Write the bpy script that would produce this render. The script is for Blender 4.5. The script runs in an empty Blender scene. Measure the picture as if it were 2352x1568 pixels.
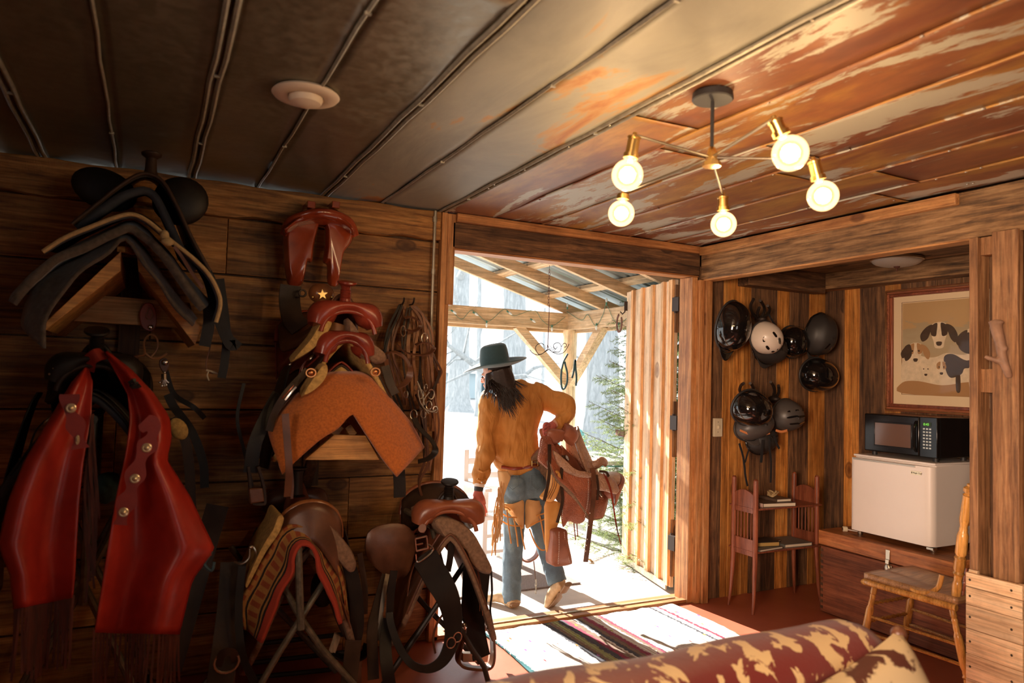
import bpy, bmesh, math, random
from mathutils import Vector, Matrix, Euler, noise
random.seed(7)
PI = math.pi
SC = bpy.context.scene
COL = SC.collection
R = math.radians

# ------------------------------------------------------------------ camera (measured from the photograph)
YAW, PITCH, ROLL, FPX = R(26.846), R(2.748), R(1.653), 1648.74
EYE = Vector((0, 0, 1.5))
_fw = Vector((math.sin(YAW)*math.cos(PITCH), math.cos(YAW)*math.cos(PITCH), math.sin(PITCH)))
_rt = Vector((math.cos(YAW), -math.sin(YAW), 0))
_up = _rt.cross(_fw)
RT = _rt*math.cos(ROLL) + _up*math.sin(ROLL)
UP = -_rt*math.sin(ROLL) + _up*math.cos(ROLL)
FW = _fw
def at(px, py, axis, val):
    """real-world point seen at pixel (px, py) on the plane <axis> = val (0 x, 1 y, 2 z)"""
    d = RT*((px-1176)/FPX) - UP*((py-784)/FPX) + FW
    return EYE + d*((val-EYE[axis])/d[axis])
def PY(px, py, y): return at(px, py, 1, y)
def PX(px, py, x): return at(px, py, 0, x)
def PZ(px, py, z): return at(px, py, 2, z)

cam = bpy.data.cameras.new('camera'); camo = bpy.data.objects.new('camera', cam); COL.objects.link(camo)
m3 = Matrix((RT, UP, -FW)).transposed()
camo.matrix_world = Matrix.Translation(EYE) @ m3.to_4x4()
cam.sensor_width = 36; cam.lens = FPX/2352*36; cam.clip_start = .05; cam.clip_end = 300
cam.dof.use_dof = True; cam.dof.focus_distance = 4.9; cam.dof.aperture_fstop = 2.6
SC.camera = camo

# ------------------------------------------------------------------ object helpers
ORG = {}
def setp(o, label=None, cat=None, group=None, kind=None):
    if label: o['label'] = label
    if cat: o['category'] = cat
    if group: o['group'] = group
    if kind: o['kind'] = kind
    return o
def thing(name, label, cat, loc=(0, 0, 0), group=None):
    o = bpy.data.objects.new(name, None); COL.objects.link(o)
    o.location = loc; o.empty_display_size = .1
    ORG[o.name] = Vector(loc)
    return setp(o, label, cat, group)
class MB:
    def __init__(s, M=None):
        s.v = []; s.f = []; s.M = M
    def add(s, vs, fs):
        b = len(s.v)
        if s.M is not None: vs = [s.M @ Vector(v) for v in vs]
        s.v += [tuple(v) for v in vs]; s.f += [tuple(b+i for i in f) for f in fs]
    def box(s, x0, x1, y0, y1, z0, z1):
        vs = [(x, y, z) for z in (z0, z1) for y in (y0, y1) for x in (x0, x1)]
        s.add(vs, [(0, 2, 3, 1), (4, 5, 7, 6), (0, 1, 5, 4), (2, 6, 7, 3), (0, 4, 6, 2), (1, 3, 7, 5)])
    def beam(s, p0, p1, w, h, up=(0, 0, 1)):
        """bar from p0 to p1, w wide sideways, h along 'up'"""
        p0, p1 = Vector(p0), Vector(p1); t = (p1-p0).normalized(); up = Vector(up)
        sd = t.cross(up).normalized(); u = sd.cross(t)
        vs = []
        for p in (p0, p1):
            for a, b in ((-1, -1), (1, -1), (1, 1), (-1, 1)): vs.append(p + sd*(a*w/2) + u*(b*h/2))
        s.add(vs, [(0, 3, 2, 1), (4, 5, 6, 7), (0, 1, 5, 4), (1, 2, 6, 5), (2, 3, 7, 6), (3, 0, 4, 7)])
    def rings(s, rings, caps=True, closed=False):
        n = len(rings[0]); vs = [v for r in rings for v in r]; fs = []
        m = len(rings)
        for i in range(m if closed else m-1):
            a, b = i*n, ((i+1) % m)*n
            for j in range(n):
                k = (j+1) % n; fs.append((a+j, a+k, b+k, b+j))
        if caps and not closed:
            fs.append(tuple(range(n-1, -1, -1))); fs.append(tuple((m-1)*n+j for j in range(n)))
        s.add(vs, fs)
    def tube(s, pts, r, n=8, closed=False, ref=None):
        pts = [Vector(p) for p in pts]; m = len(pts)
        rr = r if isinstance(r, (list, tuple)) else [r]*m
        T = []
        for i in range(m):
            a = pts[(i-1) % m] if (closed or i > 0) else pts[i]
            b = pts[(i+1) % m] if (closed or i < m-1) else pts[i]
            T.append((b-a).normalized() if (b-a).length > 1e-9 else Vector((0, 0, 1)))
        u = Vector(ref) if ref else (Vector((0, 0, 1)) if abs(T[0].z) < .9 else Vector((1, 0, 0)))
        rings = []
        for i in range(m):
            u = (u - T[i]*u.dot(T[i]));
            u = u.normalized() if u.length > 1e-6 else T[i].orthogonal().normalized()
            w = T[i].cross(u); q = rr[i]
            rx, ry = q if isinstance(q, (tuple, list)) else (q, q)
            rings.append([pts[i] + u*(ry*math.cos(2*PI*k/n)) + w*(rx*math.sin(2*PI*k/n)) for k in range(n)])
        s.rings(rings, True, closed)
    def strap(s, pts, w, t=.004, side=None, closed=False, flat=(0, -1, 0)):
        """ribbon through pts; its face looks towards 'flat' as far as the path allows"""
        pts = [Vector(p) for p in pts]; m = len(pts); rings = []
        ww = w if isinstance(w, (list, tuple)) else [w]*m
        for i in range(m):
            a = pts[(i-1) % m] if (closed or i > 0) else pts[i]
            b = pts[(i+1) % m] if (closed or i < m-1) else pts[i]
            T = (b-a).normalized()
            if side is not None: sd = Vector(side); sd = (sd - T*sd.dot(T)).normalized()
            else:
                sd = T.cross(Vector(flat))
                sd = sd.normalized() if sd.length > 1e-4 else T.orthogonal().normalized()
            nn = sd.cross(T)
            rings.append([pts[i]+sd*(a_*ww[i]/2)+nn*(b_*t/2) for a_, b_ in ((-1, -1), (1, -1), (1, 1), (-1, 1))])
        s.rings(rings, True, closed)
    def lathe(s, prof, M=None, n=20, caps=True):
        rings = []
        for r, z in prof:
            ring = [Vector((r*math.cos(2*PI*k/n), r*math.sin(2*PI*k/n), z)) for k in range(n)]
            if M is not None: ring = [M @ p for p in ring]
            rings.append(ring)
        s.rings(rings, caps)
    def ell(s, c, r, M=None, nu=16, nv=10):
        prof = []
        c = Vector(c); rings = []
        for i in range(nv+1):
            a = -PI/2 + PI*i/nv; q = max(math.cos(a), .02)
            ring = [Vector((r[0]*q*math.cos(2*PI*k/nu), r[1]*q*math.sin(2*PI*k/nu), r[2]*math.sin(a))) for k in range(nu)]
            if M is not None: ring = [M @ p for p in ring]
            rings.append([c+p for p in ring])
        s.rings(rings)
    def grid(s, fn, nu, nv, wrap=False):
        vs = [fn(i/(nu), j/(nv)) for i in range(nu+1) for j in range(nv+1)]; fs = []
        for i in range(nu):
            for j in range(nv):
                a = i*(nv+1)+j; fs.append((a, a+1, a+nv+2, a+nv+1))
        s.add(vs, fs)
    def prism(s, poly, d):
        """closed outline (3D points) pushed by vector d"""
        d = Vector(d); n = len(poly); p = [Vector(q) for q in poly]
        s.add(p+[q+d for q in p], [tuple(range(n-1, -1, -1)), tuple(range(n, 2*n))] + [(i, (i+1) % n, n+(i+1) % n, n+i) for i in range(n)])
    def sub(s, other):
        s.v_ = None; b = len(s.v); s.v += other.v; s.f += [tuple(b+i for i in f) for f in other.f]
    def build(s, name, mat, parent=None, label=None, smooth=35, bevel=0, solid=0, subsurf=0, off=-1, kind=None, group=None):
        if parent is None:
            xs = [v[0] for v in s.v]; ys = [v[1] for v in s.v]; zs = [v[2] for v in s.v]
            org = Vector(((min(xs)+max(xs))/2, (min(ys)+max(ys))/2, min(zs)))
        else: org = ORG[parent.name]
        me = bpy.data.meshes.new(name)
        me.from_pydata([(v[0]-org.x, v[1]-org.y, v[2]-org.z) for v in s.v], [], s.f)
        bm = bmesh.new(); bm.from_mesh(me)
        if solid == 0: bmesh.ops.recalc_face_normals(bm, faces=bm.faces)
        bm.to_mesh(me); bm.free()
        if isinstance(mat, str): mat = MAT[mat]
        me.materials.append(mat)
        if smooth:
            me.polygons.foreach_set('use_smooth', [True]*len(me.polygons))
            me.set_sharp_from_angle(angle=R(smooth))
        o = bpy.data.objects.new(name, me); COL.objects.link(o)
        if parent is None: o.location = org
        else: o.parent = parent
        ORG[o.name] = org
        if bevel:
            b = o.modifiers.new('bevel', 'BEVEL'); b.width = bevel; b.segments = 2; b.limit_method = 'ANGLE'; b.angle_limit = R(50)
        if solid:
            b = o.modifiers.new('solid', 'SOLIDIFY'); b.thickness = solid; b.offset = off
        if subsurf:
            b = o.modifiers.new('subsurf', 'SUBSURF'); b.levels = b.render_levels = subsurf
        if label: o['label'] = label
        if kind: o['kind'] = kind
        if group: o['group'] = group
        return o
def remesh(o, size, smooth=4):
    b = o.modifiers.new('remesh', 'REMESH'); b.mode = 'VOXEL'; b.voxel_size = size; b.use_smooth_shade = True
    if smooth:
        b = o.modifiers.new('smooth', 'SMOOTH'); b.factor = .5; b.iterations = smooth
def displace(o, size, strength, name='folds', direction='NORMAL'):
    t = bpy.data.textures.new(name, 'CLOUDS'); t.noise_scale = size; t.noise_depth = 1
    b = o.modifiers.new('displace', 'DISPLACE'); b.texture = t; b.strength = strength; b.texture_coords = 'LOCAL'; b.mid_level = .5
def dup(root, loc=None, label=None):
    c = root.copy(); COL.objects.link(c); ORG[c.name] = ORG[root.name]
    if loc is not None: c.location = loc
    if label: c['label'] = label
    for ch in list(root.children):
        d = dup(ch); d.parent = c; d.matrix_parent_inverse = ch.matrix_parent_inverse.copy()
    return c
def crv(pts, n=6, closed=False):
    """Catmull-Rom through pts"""
    P = [Vector(p) for p in pts]; m = len(P); out = []
    if m < 3: return P
    rng = range(m if closed else m-1)
    for i in rng:
        p1, p2 = P[i], P[(i+1) % m]
        p0 = P[(i-1) % m] if (closed or i > 0) else p1*2-p2
        p3 = P[(i+2) % m] if (closed or i < m-2) else p2*2-p1
        for k in range(n):
            t = k/n
            out.append(.5*((2*p1)+(p2-p0)*t+(2*p0-5*p1+4*p2-p3)*t*t+(3*p1-p0-3*p2+p3)*t**3))
    if not closed: out.append(P[-1])
    return out
def resamp(pts, n):
    P = [Vector(p) for p in pts]; L = [0]
    for a, b in zip(P, P[1:]): L.append(L[-1]+(b-a).length)
    out = []
    for i in range(n+1):
        t = L[-1]*i/n; k = 0
        while k < len(P)-2 and L[k+1] < t: k += 1
        u = (t-L[k])/max(1e-9, L[k+1]-L[k]); out.append(P[k].lerp(P[k+1], min(1, max(0, u))))
    return out
def sheet_rows(mb, rows, nu=24, nv=5, wob=0):
    """surface through polylines (each a list of 3D points), smooth both ways"""
    Rw = [resamp(crv(r, 5), nu) for r in rows]
    cols = [crv([r[j] for r in Rw], nv) for j in range(nu+1)]
    m = len(cols[0]); vs = []
    for i in range(m):
        for j in range(nu+1):
            p = cols[j][i]
            if wob: p = p + noise.noise_vector(p*9)*wob
            vs.append(p)
    mb.add(vs, [(i*(nu+1)+j, i*(nu+1)+j+1, (i+1)*(nu+1)+j+1, (i+1)*(nu+1)+j) for i in range(m-1) for j in range(nu)])
def px(pts, y): return [PY(a, b, y) for a, b in pts]
def ppx(pts): return [PY(a, b, c) for a, b, c in pts]
def text_mesh(txt, size, M, ext=.0005, font_shear=0, align='LEFT'):
    cu = bpy.data.curves.new('t', 'FONT'); cu.body = txt; cu.size = size; cu.extrude = ext; cu.shear = font_shear; cu.align_x = align
    cu.resolution_u = 3
    o = bpy.data.objects.new('t', cu); COL.objects.link(o)
    dg = bpy.context.evaluated_depsgraph_get(); me = bpy.data.meshes.new_from_object(o.evaluated_get(dg))
    vs = [M @ v.co for v in me.vertices]; fs = [tuple(p.vertices) for p in me.polygons]
    bpy.data.objects.remove(o); bpy.data.curves.remove(cu); bpy.data.meshes.remove(me)
    return vs, fs
def frame(o, x, y, z=None):
    """matrix from origin and axes"""
    x = Vector(x).normalized(); y = Vector(y); y = (y-x*y.dot(x)).normalized(); z = x.cross(y)
    return Matrix.Translation(Vector(o)) @ Matrix((x, y, z)).transposed().to_4x4()

# ------------------------------------------------------------------ materials
MAT = {}
class N:
    def __init__(s, name):
        s.m = bpy.data.materials.new(name); s.m.use_nodes = True; s.t = s.m.node_tree; MAT[name] = s.m
        s.b = s.t.nodes['Principled BSDF']; s.out = s.t.nodes['Material Output']
    def n(s, typ, **k):
        nd = s.t.nodes.new(typ)
        for a, v in k.items():
            if a.startswith('i_'):
                key = a[2:]; nd.inputs[int(key) if key.isdigit() else key.replace('_', ' ')].default_value = v
            else: setattr(nd, a, v)
        return nd
    def l(s, a, b): s.t.links.new(a, b)
    def pos(s, scale=(1, 1, 1), rnd=True):
        c = s.n('ShaderNodeTexCoord'); mp = s.n('ShaderNodeMapping'); mp.inputs['Scale'].default_value = scale
        src = c.outputs['Object']
        if rnd:
            g = s.n('ShaderNodeNewGeometry'); mu = s.n('ShaderNodeVectorMath', operation='SCALE'); mu.inputs[3].default_value = 37.0
            cb = s.n('ShaderNodeCombineXYZ'); 
            for i in range(3): s.l(g.outputs['Random Per Island'], cb.inputs[i])
            s.l(cb.outputs[0], mu.inputs[0]); ad = s.n('ShaderNodeVectorMath', operation='ADD')
            s.l(src, ad.inputs[0]); s.l(mu.outputs[0], ad.inputs[1]); src = ad.outputs[0]
        s.l(src, mp.inputs['Vector']); return mp.outputs[0]
    def noise(s, vec, scale=5, detail=6, rough=.6, dist=0):
        nd = s.n('ShaderNodeTexNoise'); nd.inputs['Scale'].default_value = scale; nd.inputs['Detail'].default_value = detail
        nd.inputs['Roughness'].default_value = rough; nd.inputs['Distortion'].default_value = dist
        if vec is not None: s.l(vec, nd.inputs['Vector'])
        return nd.outputs['Fac']
    def ramp(s, fac, stops, interp='LINEAR'):
        nd = s.n('ShaderNodeValToRGB'); nd.color_ramp.interpolation = interp; e = nd.color_ramp.elements
        while len(e) < len(stops): e.new(.5)
        for el, (p, c) in zip(e, stops):
            el.position = p; el.color = (c[0], c[1], c[2], 1) if not isinstance(c, (int, float)) else (c, c, c, 1)
        s.l(fac, nd.inputs[0]); return nd.outputs[0]
    def mix(s, fac, a, b, mode='MIX'):
        nd = s.n('ShaderNodeMix', data_type='RGBA', blend_type=mode)
        for sock, v in ((nd.inputs[0], fac), (nd.inputs[6], a), (nd.inputs[7], b)):
            if isinstance(v, (int, float)): sock.default_value = v
            elif isinstance(v, tuple): sock.default_value = (*v, 1) if len(v) == 3 else v
            else: s.l(v, sock)
        return nd.outputs[2]
    def bump(s, h, strength=.3, dist=.01):
        b = s.n('ShaderNodeBump'); b.inputs['Strength'].default_value = strength; b.inputs['Distance'].default_value = dist
        s.l(h, b.inputs['Height']); s.l(b.outputs[0], s.b.inputs['Normal'])
    def col(s, c):
        if isinstance(c, tuple): s.b.inputs['Base Color'].default_value = (*c, 1)
        else: s.l(c, s.b.inputs['Base Color'])
    def set(s, **k):
        for a, v in k.items(): s.b.inputs[a.replace('_', ' ')].default_value = v
        return s
def wood(name, dark, mid, light, axis='x', fine=1., rough=.65, bump=.35, knots=True, contrast=1., saw=False):
    w = N(name); st = {'x': (1.2, 14, 14), 'y': (14, 1.2, 14), 'z': (14, 14, 1.2)}[axis]
    p = w.pos(tuple(a*fine for a in st)); f1 = w.noise(p, 2.2, 8, .62, .6)
    st2 = {'x': (.35, 5, 5), 'y': (5, .35, 5), 'z': (5, 5, .35)}[axis]
    p2 = w.pos(st2); f2 = w.noise(p2, 1.1, 3, .5, .3)
    c = w.ramp(f1, [(.33, dark), (.5, mid), (.67, light)])
    fa = {'x': (3.5, 110, 110), 'y': (110, 3.5, 110), 'z': (110, 110, 3.5)}[axis]
    f5 = w.noise(w.pos(fa), 1., 5, .65, .2); f6 = w.noise(w.pos((9, 9, 9)), 1., 8, .7)
    c = w.mix(.85, c, w.mix(1, c, w.ramp(f5, [(.32, .5), (.5, 1.), (.68, 1.28)]), 'MULTIPLY')); c = w.mix(.6, c, w.mix(1, c, w.ramp(f6, [(.3, .6), (.5, 1.), (.7, 1.2)]), 'MULTIPLY'))
    big = w.ramp(f2, [(.35, .45), (.62, 1.15)]) if contrast else None
    if contrast: c = w.mix(.75*contrast, c, w.mix(1, c, big, 'MULTIPLY'))
    g = w.n('ShaderNodeNewGeometry'); isl = w.ramp(g.outputs['Random Per Island'], [(0, .62), (.5, .95), (1, 1.25)])
    c = w.mix(.8, c, w.mix(1, c, isl, 'MULTIPLY'))
    if knots:
        p3 = w.pos({'x': (1.5, 2.6, 2.6), 'y': (2.6, 1.5, 2.6), 'z': (2.6, 2.6, 1.5)}[axis])
        vo = w.n('ShaderNodeTexVoronoi', i_Scale=1.2); w.l(p3, vo.inputs['Vector'])
        k = w.ramp(vo.outputs['Distance'], [(.03, .9), (.07, .55), (.10, .8), (.125, 0.)])
        c = w.mix(k, c, (dark[0]*.35, dark[1]*.3, dark[2]*.3))
    w.col(c); w.set(Roughness=rough)
    h = w.mix(.5, f1, f5)
    if saw:
        p4 = w.pos((1, 1, 1)); wv = w.n('ShaderNodeTexWave', i_Scale=55., i_Distortion=3.); wv.bands_direction = {'x': 'X', 'y': 'Y', 'z': 'Z'}[axis]
        w.l(p4, wv.inputs['Vector']); h = w.mix(.3, h, wv.outputs['Fac'])
    w.bump(h, bump, .004)
    return w
def leather(name, c, c2=None, rough=.42, bump=.25, tool=0, spec=.5):
    w = N(name); c2 = c2 or tuple(a*.45 for a in c); p = w.pos((1, 1, 1))
    f = w.noise(p, 7, 5, .6); w.col(w.mix(w.ramp(f, [(.35, 0.), (.65, 1.)]), c2, c)); w.set(Roughness=rough, Specular_IOR_Level=spec)
    f2 = w.noise(p, 160, 3, .6)
    if tool:
        vo = w.n('ShaderNodeTexVoronoi', feature='SMOOTH_F1', i_Scale=tool); 
        nz = w.n('ShaderNodeTexNoise', i_Scale=22., i_Detail=2.); w.l(p, nz.inputs['Vector'])
        w.l(w.mix(.12, p, nz.outputs['Color']), vo.inputs['Vector'])
        f2 = w.ramp(vo.outputs['Distance'], [(0, 0.), (.5, 1.)])
    w.bump(f2, bump if not tool else .8, .002 if not tool else .004)
    return w
def plain(name, c, rough=.5, metal=0, nz=0, nscale=40, bump=0, c2=None, **k):
    w = N(name)
    if nz or bump:
        p = w.pos((1, 1, 1)); f = w.noise(p, nscale, 4)
        w.col(w.mix(w.ramp(f, [(.35, 0.), (.65, 1.)]), c2 or tuple(a*(1-nz) for a in c), c))
        if bump: w.bump(f, bump, .004)
    else: w.col(c)
    w.set(Roughness=rough, Metallic=metal, **k); return w
# interior woods
wood('wall_wood', (.15, .055, .012), (.42, .18, .045), (.62, .31, .09), 'x', rough=.6, saw=True)
wood('barn_wood', (.07, .034, .016), (.19, .09, .038), (.36, .18, .075), 'z', fine=1.2, rough=.8, saw=True)
wood('barn_wood_x', (.07, .032, .014), (.17, .08, .034), (.34, .17, .07), 'x', fine=1.2, rough=.75, saw=True)
wood('barn_wood_y', (.09, .045, .018), (.3, .16, .065), (.5, .29, .13), 'y', fine=1.2, rough=.75, saw=True)
wood('barn_orange', (.36, .12, .02), (.68, .27, .055), (.8, .38, .1), 'z', rough=.6)
wood('fir_z', (.36, .14, .045), (.58, .26, .09), (.7, .37, .15), 'z', rough=.55, contrast=.5)
wood('fir_x', (.33, .12, .035), (.5, .21, .07), (.62, .3, .11), 'x', rough=.55, contrast=.5)
wood('fir_y', (.33, .13, .04), (.52, .24, .08), (.64, .33, .12), 'y', rough=.55, contrast=.5)
wood('post_z', (.2, .09, .035), (.36, .17, .07), (.5, .27, .12), 'z', fine=1.4, rough=.6, contrast=.6)
wood('rack_wood', (.35, .15, .04), (.55, .27, .08), (.66, .36, .12), 'x', rough=.55, contrast=.4, knots=False)
wood('rack_dark', (.05, .022, .01), (.1, .045, .018), (.16, .08, .03), 'z', rough=.7, knots=False)
wood('pine_x', (.55, .36, .19), (.72, .5, .29), (.82, .62, .4), 'x', rough=.6, contrast=.35)
wood('pine_y', (.55, .36, .19), (.72, .5, .29), (.82, .62, .4), 'y', rough=.6, contrast=.35)
wood('pine_z', (.6, .42, .24), (.76, .56, .35), (.86, .7, .47), 'z', rough=.6, contrast=.3)
wood('door_wood', (.66, .42, .24), (.8, .56, .35), (.86, .65, .45), 'z', rough=.6, contrast=.3)
wood('door_batten', (.62, .3, .11), (.78, .42, .18), (.84, .5, .24), 'z', rough=.6, contrast=.3, knots=False)
wood('crate_wood', (.6, .36, .19), (.74, .5, .29), (.8, .58, .36), 'y', rough=.5, contrast=.3, knots=False, bump=.1)
wood('trunk_dark', (.2, .055, .02), (.3, .09, .035), (.38, .13, .055), 'y', rough=.75, knots=False, bump=.1)
wood('trunk_lid', (.28, .075, .02), (.5, .17, .045), (.6, .24, .08), 'y', rough=.5, bump=.1)
wood('mahogany', (.16, .04, .02), (.26, .075, .035), (.34, .11, .055), 'z', rough=.32, knots=False, bump=.1, contrast=.4)
wood('oak_chair', (.4, .17, .035), (.55, .26, .06), (.64, .34, .1), 'z', rough=.25, knots=False, bump=.08, contrast=.4)
wood('oak_seat', (.3, .15, .07), (.42, .22, .1), (.52, .3, .15), 'x', rough=.3, knots=False, bump=.08, contrast=.4)
# leathers
leather('black_leather', (.016, .011, .008), (.007, .005, .004), .5, spec=.3)
leather('dark_leather', (.05, .024, .012), (.022, .011, .006), .5, spec=.3)
leather('brown_leather', (.16, .06, .028), (.075, .028, .014), .38)
leather('red_leather', (.3, .045, .022), (.15, .02, .012), .25)
leather('tan_leather', (.42, .2, .08), (.26, .11, .04), .5)
leather('rein_leather', (.3, .13, .06), (.14, .055, .028), .5)
leather('saddle_tan', (.36, .12, .06), (.2, .06, .03), .42)
leather('saddle_tooled', (.4, .12, .055), (.22, .06, .03), .45, tool=75)
leather('saddle_seat', (.44, .25, .15), (.28, .14, .08), .3, tool=60)
leather('chaps_red', (.5, .035, .02), (.33, .02, .012), .36, bump=.15)
leather('chaps_dark_red', (.3, .025, .014), (.2, .016, .01), .5)
leather('fringe_leather', (.16, .035, .016), (.07, .02, .01), .7)
leather('chinks_tan', (.72, .43, .19), (.6, .33, .13), .7, bump=.1)
leather('strap_orange', (.72, .34, .09), (.6, .26, .06), .5, bump=.1)
plain('fleece', (.5, .34, .16), .95, nz=.4, nscale=90, bump=.8)
plain('fleece_yellow', (.62, .38, .12), .95, nz=.4, nscale=60, bump=.6)
plain('fleece_brown', (.26, .15, .09), .95, nz=.4, nscale=70, bump=.7)
plain('rust_felt', (.52, .14, .022), .95, nz=.35, nscale=120, bump=.35, Sheen_Weight=.3)
plain('grey_felt', (.12, .095, .075), 1., nz=.45, nscale=45, bump=.8, Sheen_Weight=.3)
plain('grey_felt_light', (.3, .22, .14), 1., nz=.4, nscale=45, bump=.8)
plain('navy_pad', (.03, .034, .045), .8, nz=.3, nscale=30, bump=.2)
plain('cream_binding', (.52, .36, .17), .8, nz=.3, nscale=60)
plain('wood_tree', (.36, .06, .018), .22, nz=.45, nscale=6, c2=(.22, .03, .01), Coat_Weight=.5, Coat_Roughness=.12)
plain('chrome', (.72, .68, .62), .2, 1.)
plain('copper', (.6, .26, .1), .35, 1.)
plain('brass', (.75, .48, .16), .28, 1.)
plain('nickel', (.55, .48, .38), .35, 1.)
plain('dark_iron', (.05, .035, .028), .5, .6)
plain('rust_iron', (.14, .055, .035), .7, .3)
plain('galv', (.5, .46, .36), .45, .6, nz=.3, nscale=25)
plain('stand_pipe', (.2, .17, .12), .45, .5, nz=.5, nscale=30)
plain('arm_metal', (.22, .19, .15), .35, .9)
plain('black_pipe', (.02, .016, .014), .5)
plain('black_plastic', (.008, .007, .007), .16, Specular_IOR_Level=.3)
plain('matte_black', (.02, .018, .018), .55)
plain('helmet_gloss', (.007, .006, .006), .08, Coat_Weight=.6)
plain('helmet_matte', (.03, .026, .024), .5)
plain('helmet_grey', (.075, .065, .06), .4)
plain('helmet_white', (.72, .62, .52), .3)
plain('orange_strap', (.75, .28, .1), .6)
plain('webbing', (.012, .011, .012), .8)
plain('white_enamel', (.8, .72, .66), .35, nz=.04, nscale=3)
plain('white_plastic', (.78, .7, .64), .4)
plain('cream_plastic', (.7, .6, .42), .4)
plain('speaker_white', (.7, .58, .44), .5)
plain('paper', (.78, .68, .52), .9)
plain('book_dark', (.03, .026, .026), .45)
plain('book_brown', (.1, .065, .045), .5)
plain('book_grey', (.16, .16, .14), .5)
plain('book_gold', (.55, .36, .12), .5)
plain('book_pink', (.72, .5, .42), .5)
plain('skin', (.68, .36, .26), .5, nz=.15, nscale=30, Subsurface_Weight=.1)
plain('glove', (.52, .13, .1), .65, nz=.2, nscale=40)
plain('sock_cuff', (.78, .68, .6), .8)
plain('hair', (.03, .017, .013), .45, nz=.5, nscale=60)
plain('hair_tip', (.25, .11, .05), .5)
plain('hat_felt', (.028, .07, .08), .85, nz=.15, nscale=50, Sheen_Weight=.4)
plain('boot_tan', (.62, .43, .24), .6, nz=.25, nscale=18, c2=(.42, .26, .13))
plain('boot_sole', (.3, .18, .1), .7)
plain('gold_paint', (.6, .33, .1), .3, .7)
plain('mat_board', (.72, .55, .34), .9)
plain('teal_metal', (.12, .36, .36), .5)
plain('white_resin', (.85, .85, .85), .5)
plain('wire_green', (.05, .2, .14), .5)
plain('bulb_glass', (.85, .92, .9), .1, Alpha=.6)
plain('strap_teal', (.03, .07, .085), .6)
plain('branch', (.36, .2, .12), .6, nz=.4, nscale=12, bump=.4)
plain('screw', (.05, .035, .02), .5, .5)
plain('leaf_dry', (.4, .26, .12), .8)
plain('spruce_bark', (.2, .14, .1), .9, nz=.4)
# denim
w = N('denim'); p = w.pos((1, 1, 1)); f = w.noise(p, 6, 5); f2 = w.noise(w.pos((90, 90, 300)), 3, 2)
c = w.ramp(f, [(.3, (.035, .06, .09)), (.55, (.09, .15, .2)), (.72, (.22, .32, .37))]); w.col(w.mix(.25, c, w.ramp(f2, [(.3, (.03, .05, .08)), (.7, (.4, .5, .55))])))
w.set(Roughness=.85); w.bump(f2, .2, .002)
# canvas jacket
w = N('duck_canvas'); p = w.pos((1, 1, 1)); f = w.noise(p, 5, 5); f3 = w.noise(w.pos((18, 18, 5)), 1.0, 2, .5, 1.)
w.col(w.ramp(f, [(.3, (.4, .155, .025)), (.7, (.58, .25, .05))])); w.set(Roughness=.75)
w.bump(f3, .55, .03)
# striped wool blanket (serape): bands run across s = generated Y of the sheet -> use attribute-free object coords
w = N('serape'); tc = w.n('ShaderNodeUVMap'); sep = w.n('ShaderNodeSeparateXYZ'); w.l(tc.outputs[0], sep.inputs[0])
nz = w.noise(tc.outputs[0], 30, 3)
ad = w.n('ShaderNodeMath', operation='MULTIPLY_ADD'); w.l(nz, ad.inputs[0]); ad.inputs[1].default_value = .02; w.l(sep.outputs[1], ad.inputs[2])
red, blk, gold, org = (.38, .045, .022), (.015, .01, .01), (.36, .17, .045), (.26, .06, .02)
c = w.ramp(ad.outputs[0], [(0, red), (.15, red), (.16, blk), (.2, gold), (.235, blk), (.28, gold), (.31, org), (.52, gold), (.54, blk), (.58, gold), (.62, org), (.8, gold), (.84, blk), (.88, red)], 'CONSTANT')
ck = w.n('ShaderNodeTexWave', i_Scale=7.); w.l(tc.outputs[0], ck.inputs['Vector'])
ck.bands_direction = 'X'
inz = w.ramp(ad.outputs[0], [(0, 0.), (.31, 1.), (.52, 0.), (.62, 1.), (.8, 0.)], 'CONSTANT')
mm = w.n('ShaderNodeMath', operation='MULTIPLY'); w.l(w.ramp(ck.outputs['Fac'], [(.4, 0.), (.6, 1.)]), mm.inputs[0]); w.l(inz, mm.inputs[1])
w.col(w.mix(mm.outputs[0], c, gold)); w.set(Roughness=1.); w.bump(w.noise(w.pos(), 160, 2), .6, .004)
# cowhide
w = N('cowhide'); p = w.pos((5., 3.4, 5.0), False); f = w.noise(p, 2.9, 5, .56, .6)
c = w.ramp(f, [(.53, (.15, .014, .01)), (.55, (.66, .46, .22))]); w.col(c); w.set(Roughness=.45, Sheen_Weight=.2); w.bump(w.noise(w.pos((1, 1, 1), False), 60, 2), .1)
w = N('cowhide_pale'); p = w.pos((2.6, 3, 2.6), False); f = w.noise(p, 2.6, 5, .58, .5)
c = w.ramp(f, [(.45, (.1, .03, .02)), (.48, (.68, .52, .3))]); w.col(c); w.set(Roughness=.5)
# red floor paint
w = N('floor_red'); p = w.pos((1, 1, 1), False); f = w.noise(p, 3, 6); f2 = w.noise(p, 90, 2)
w.col(w.mix(w.ramp(f, [(.35, 0.), (.7, 1.)]), (.38, .095, .048), (.47, .135, .075))); w.set(Roughness=.42); w.bump(f2, .12, .003)
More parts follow.
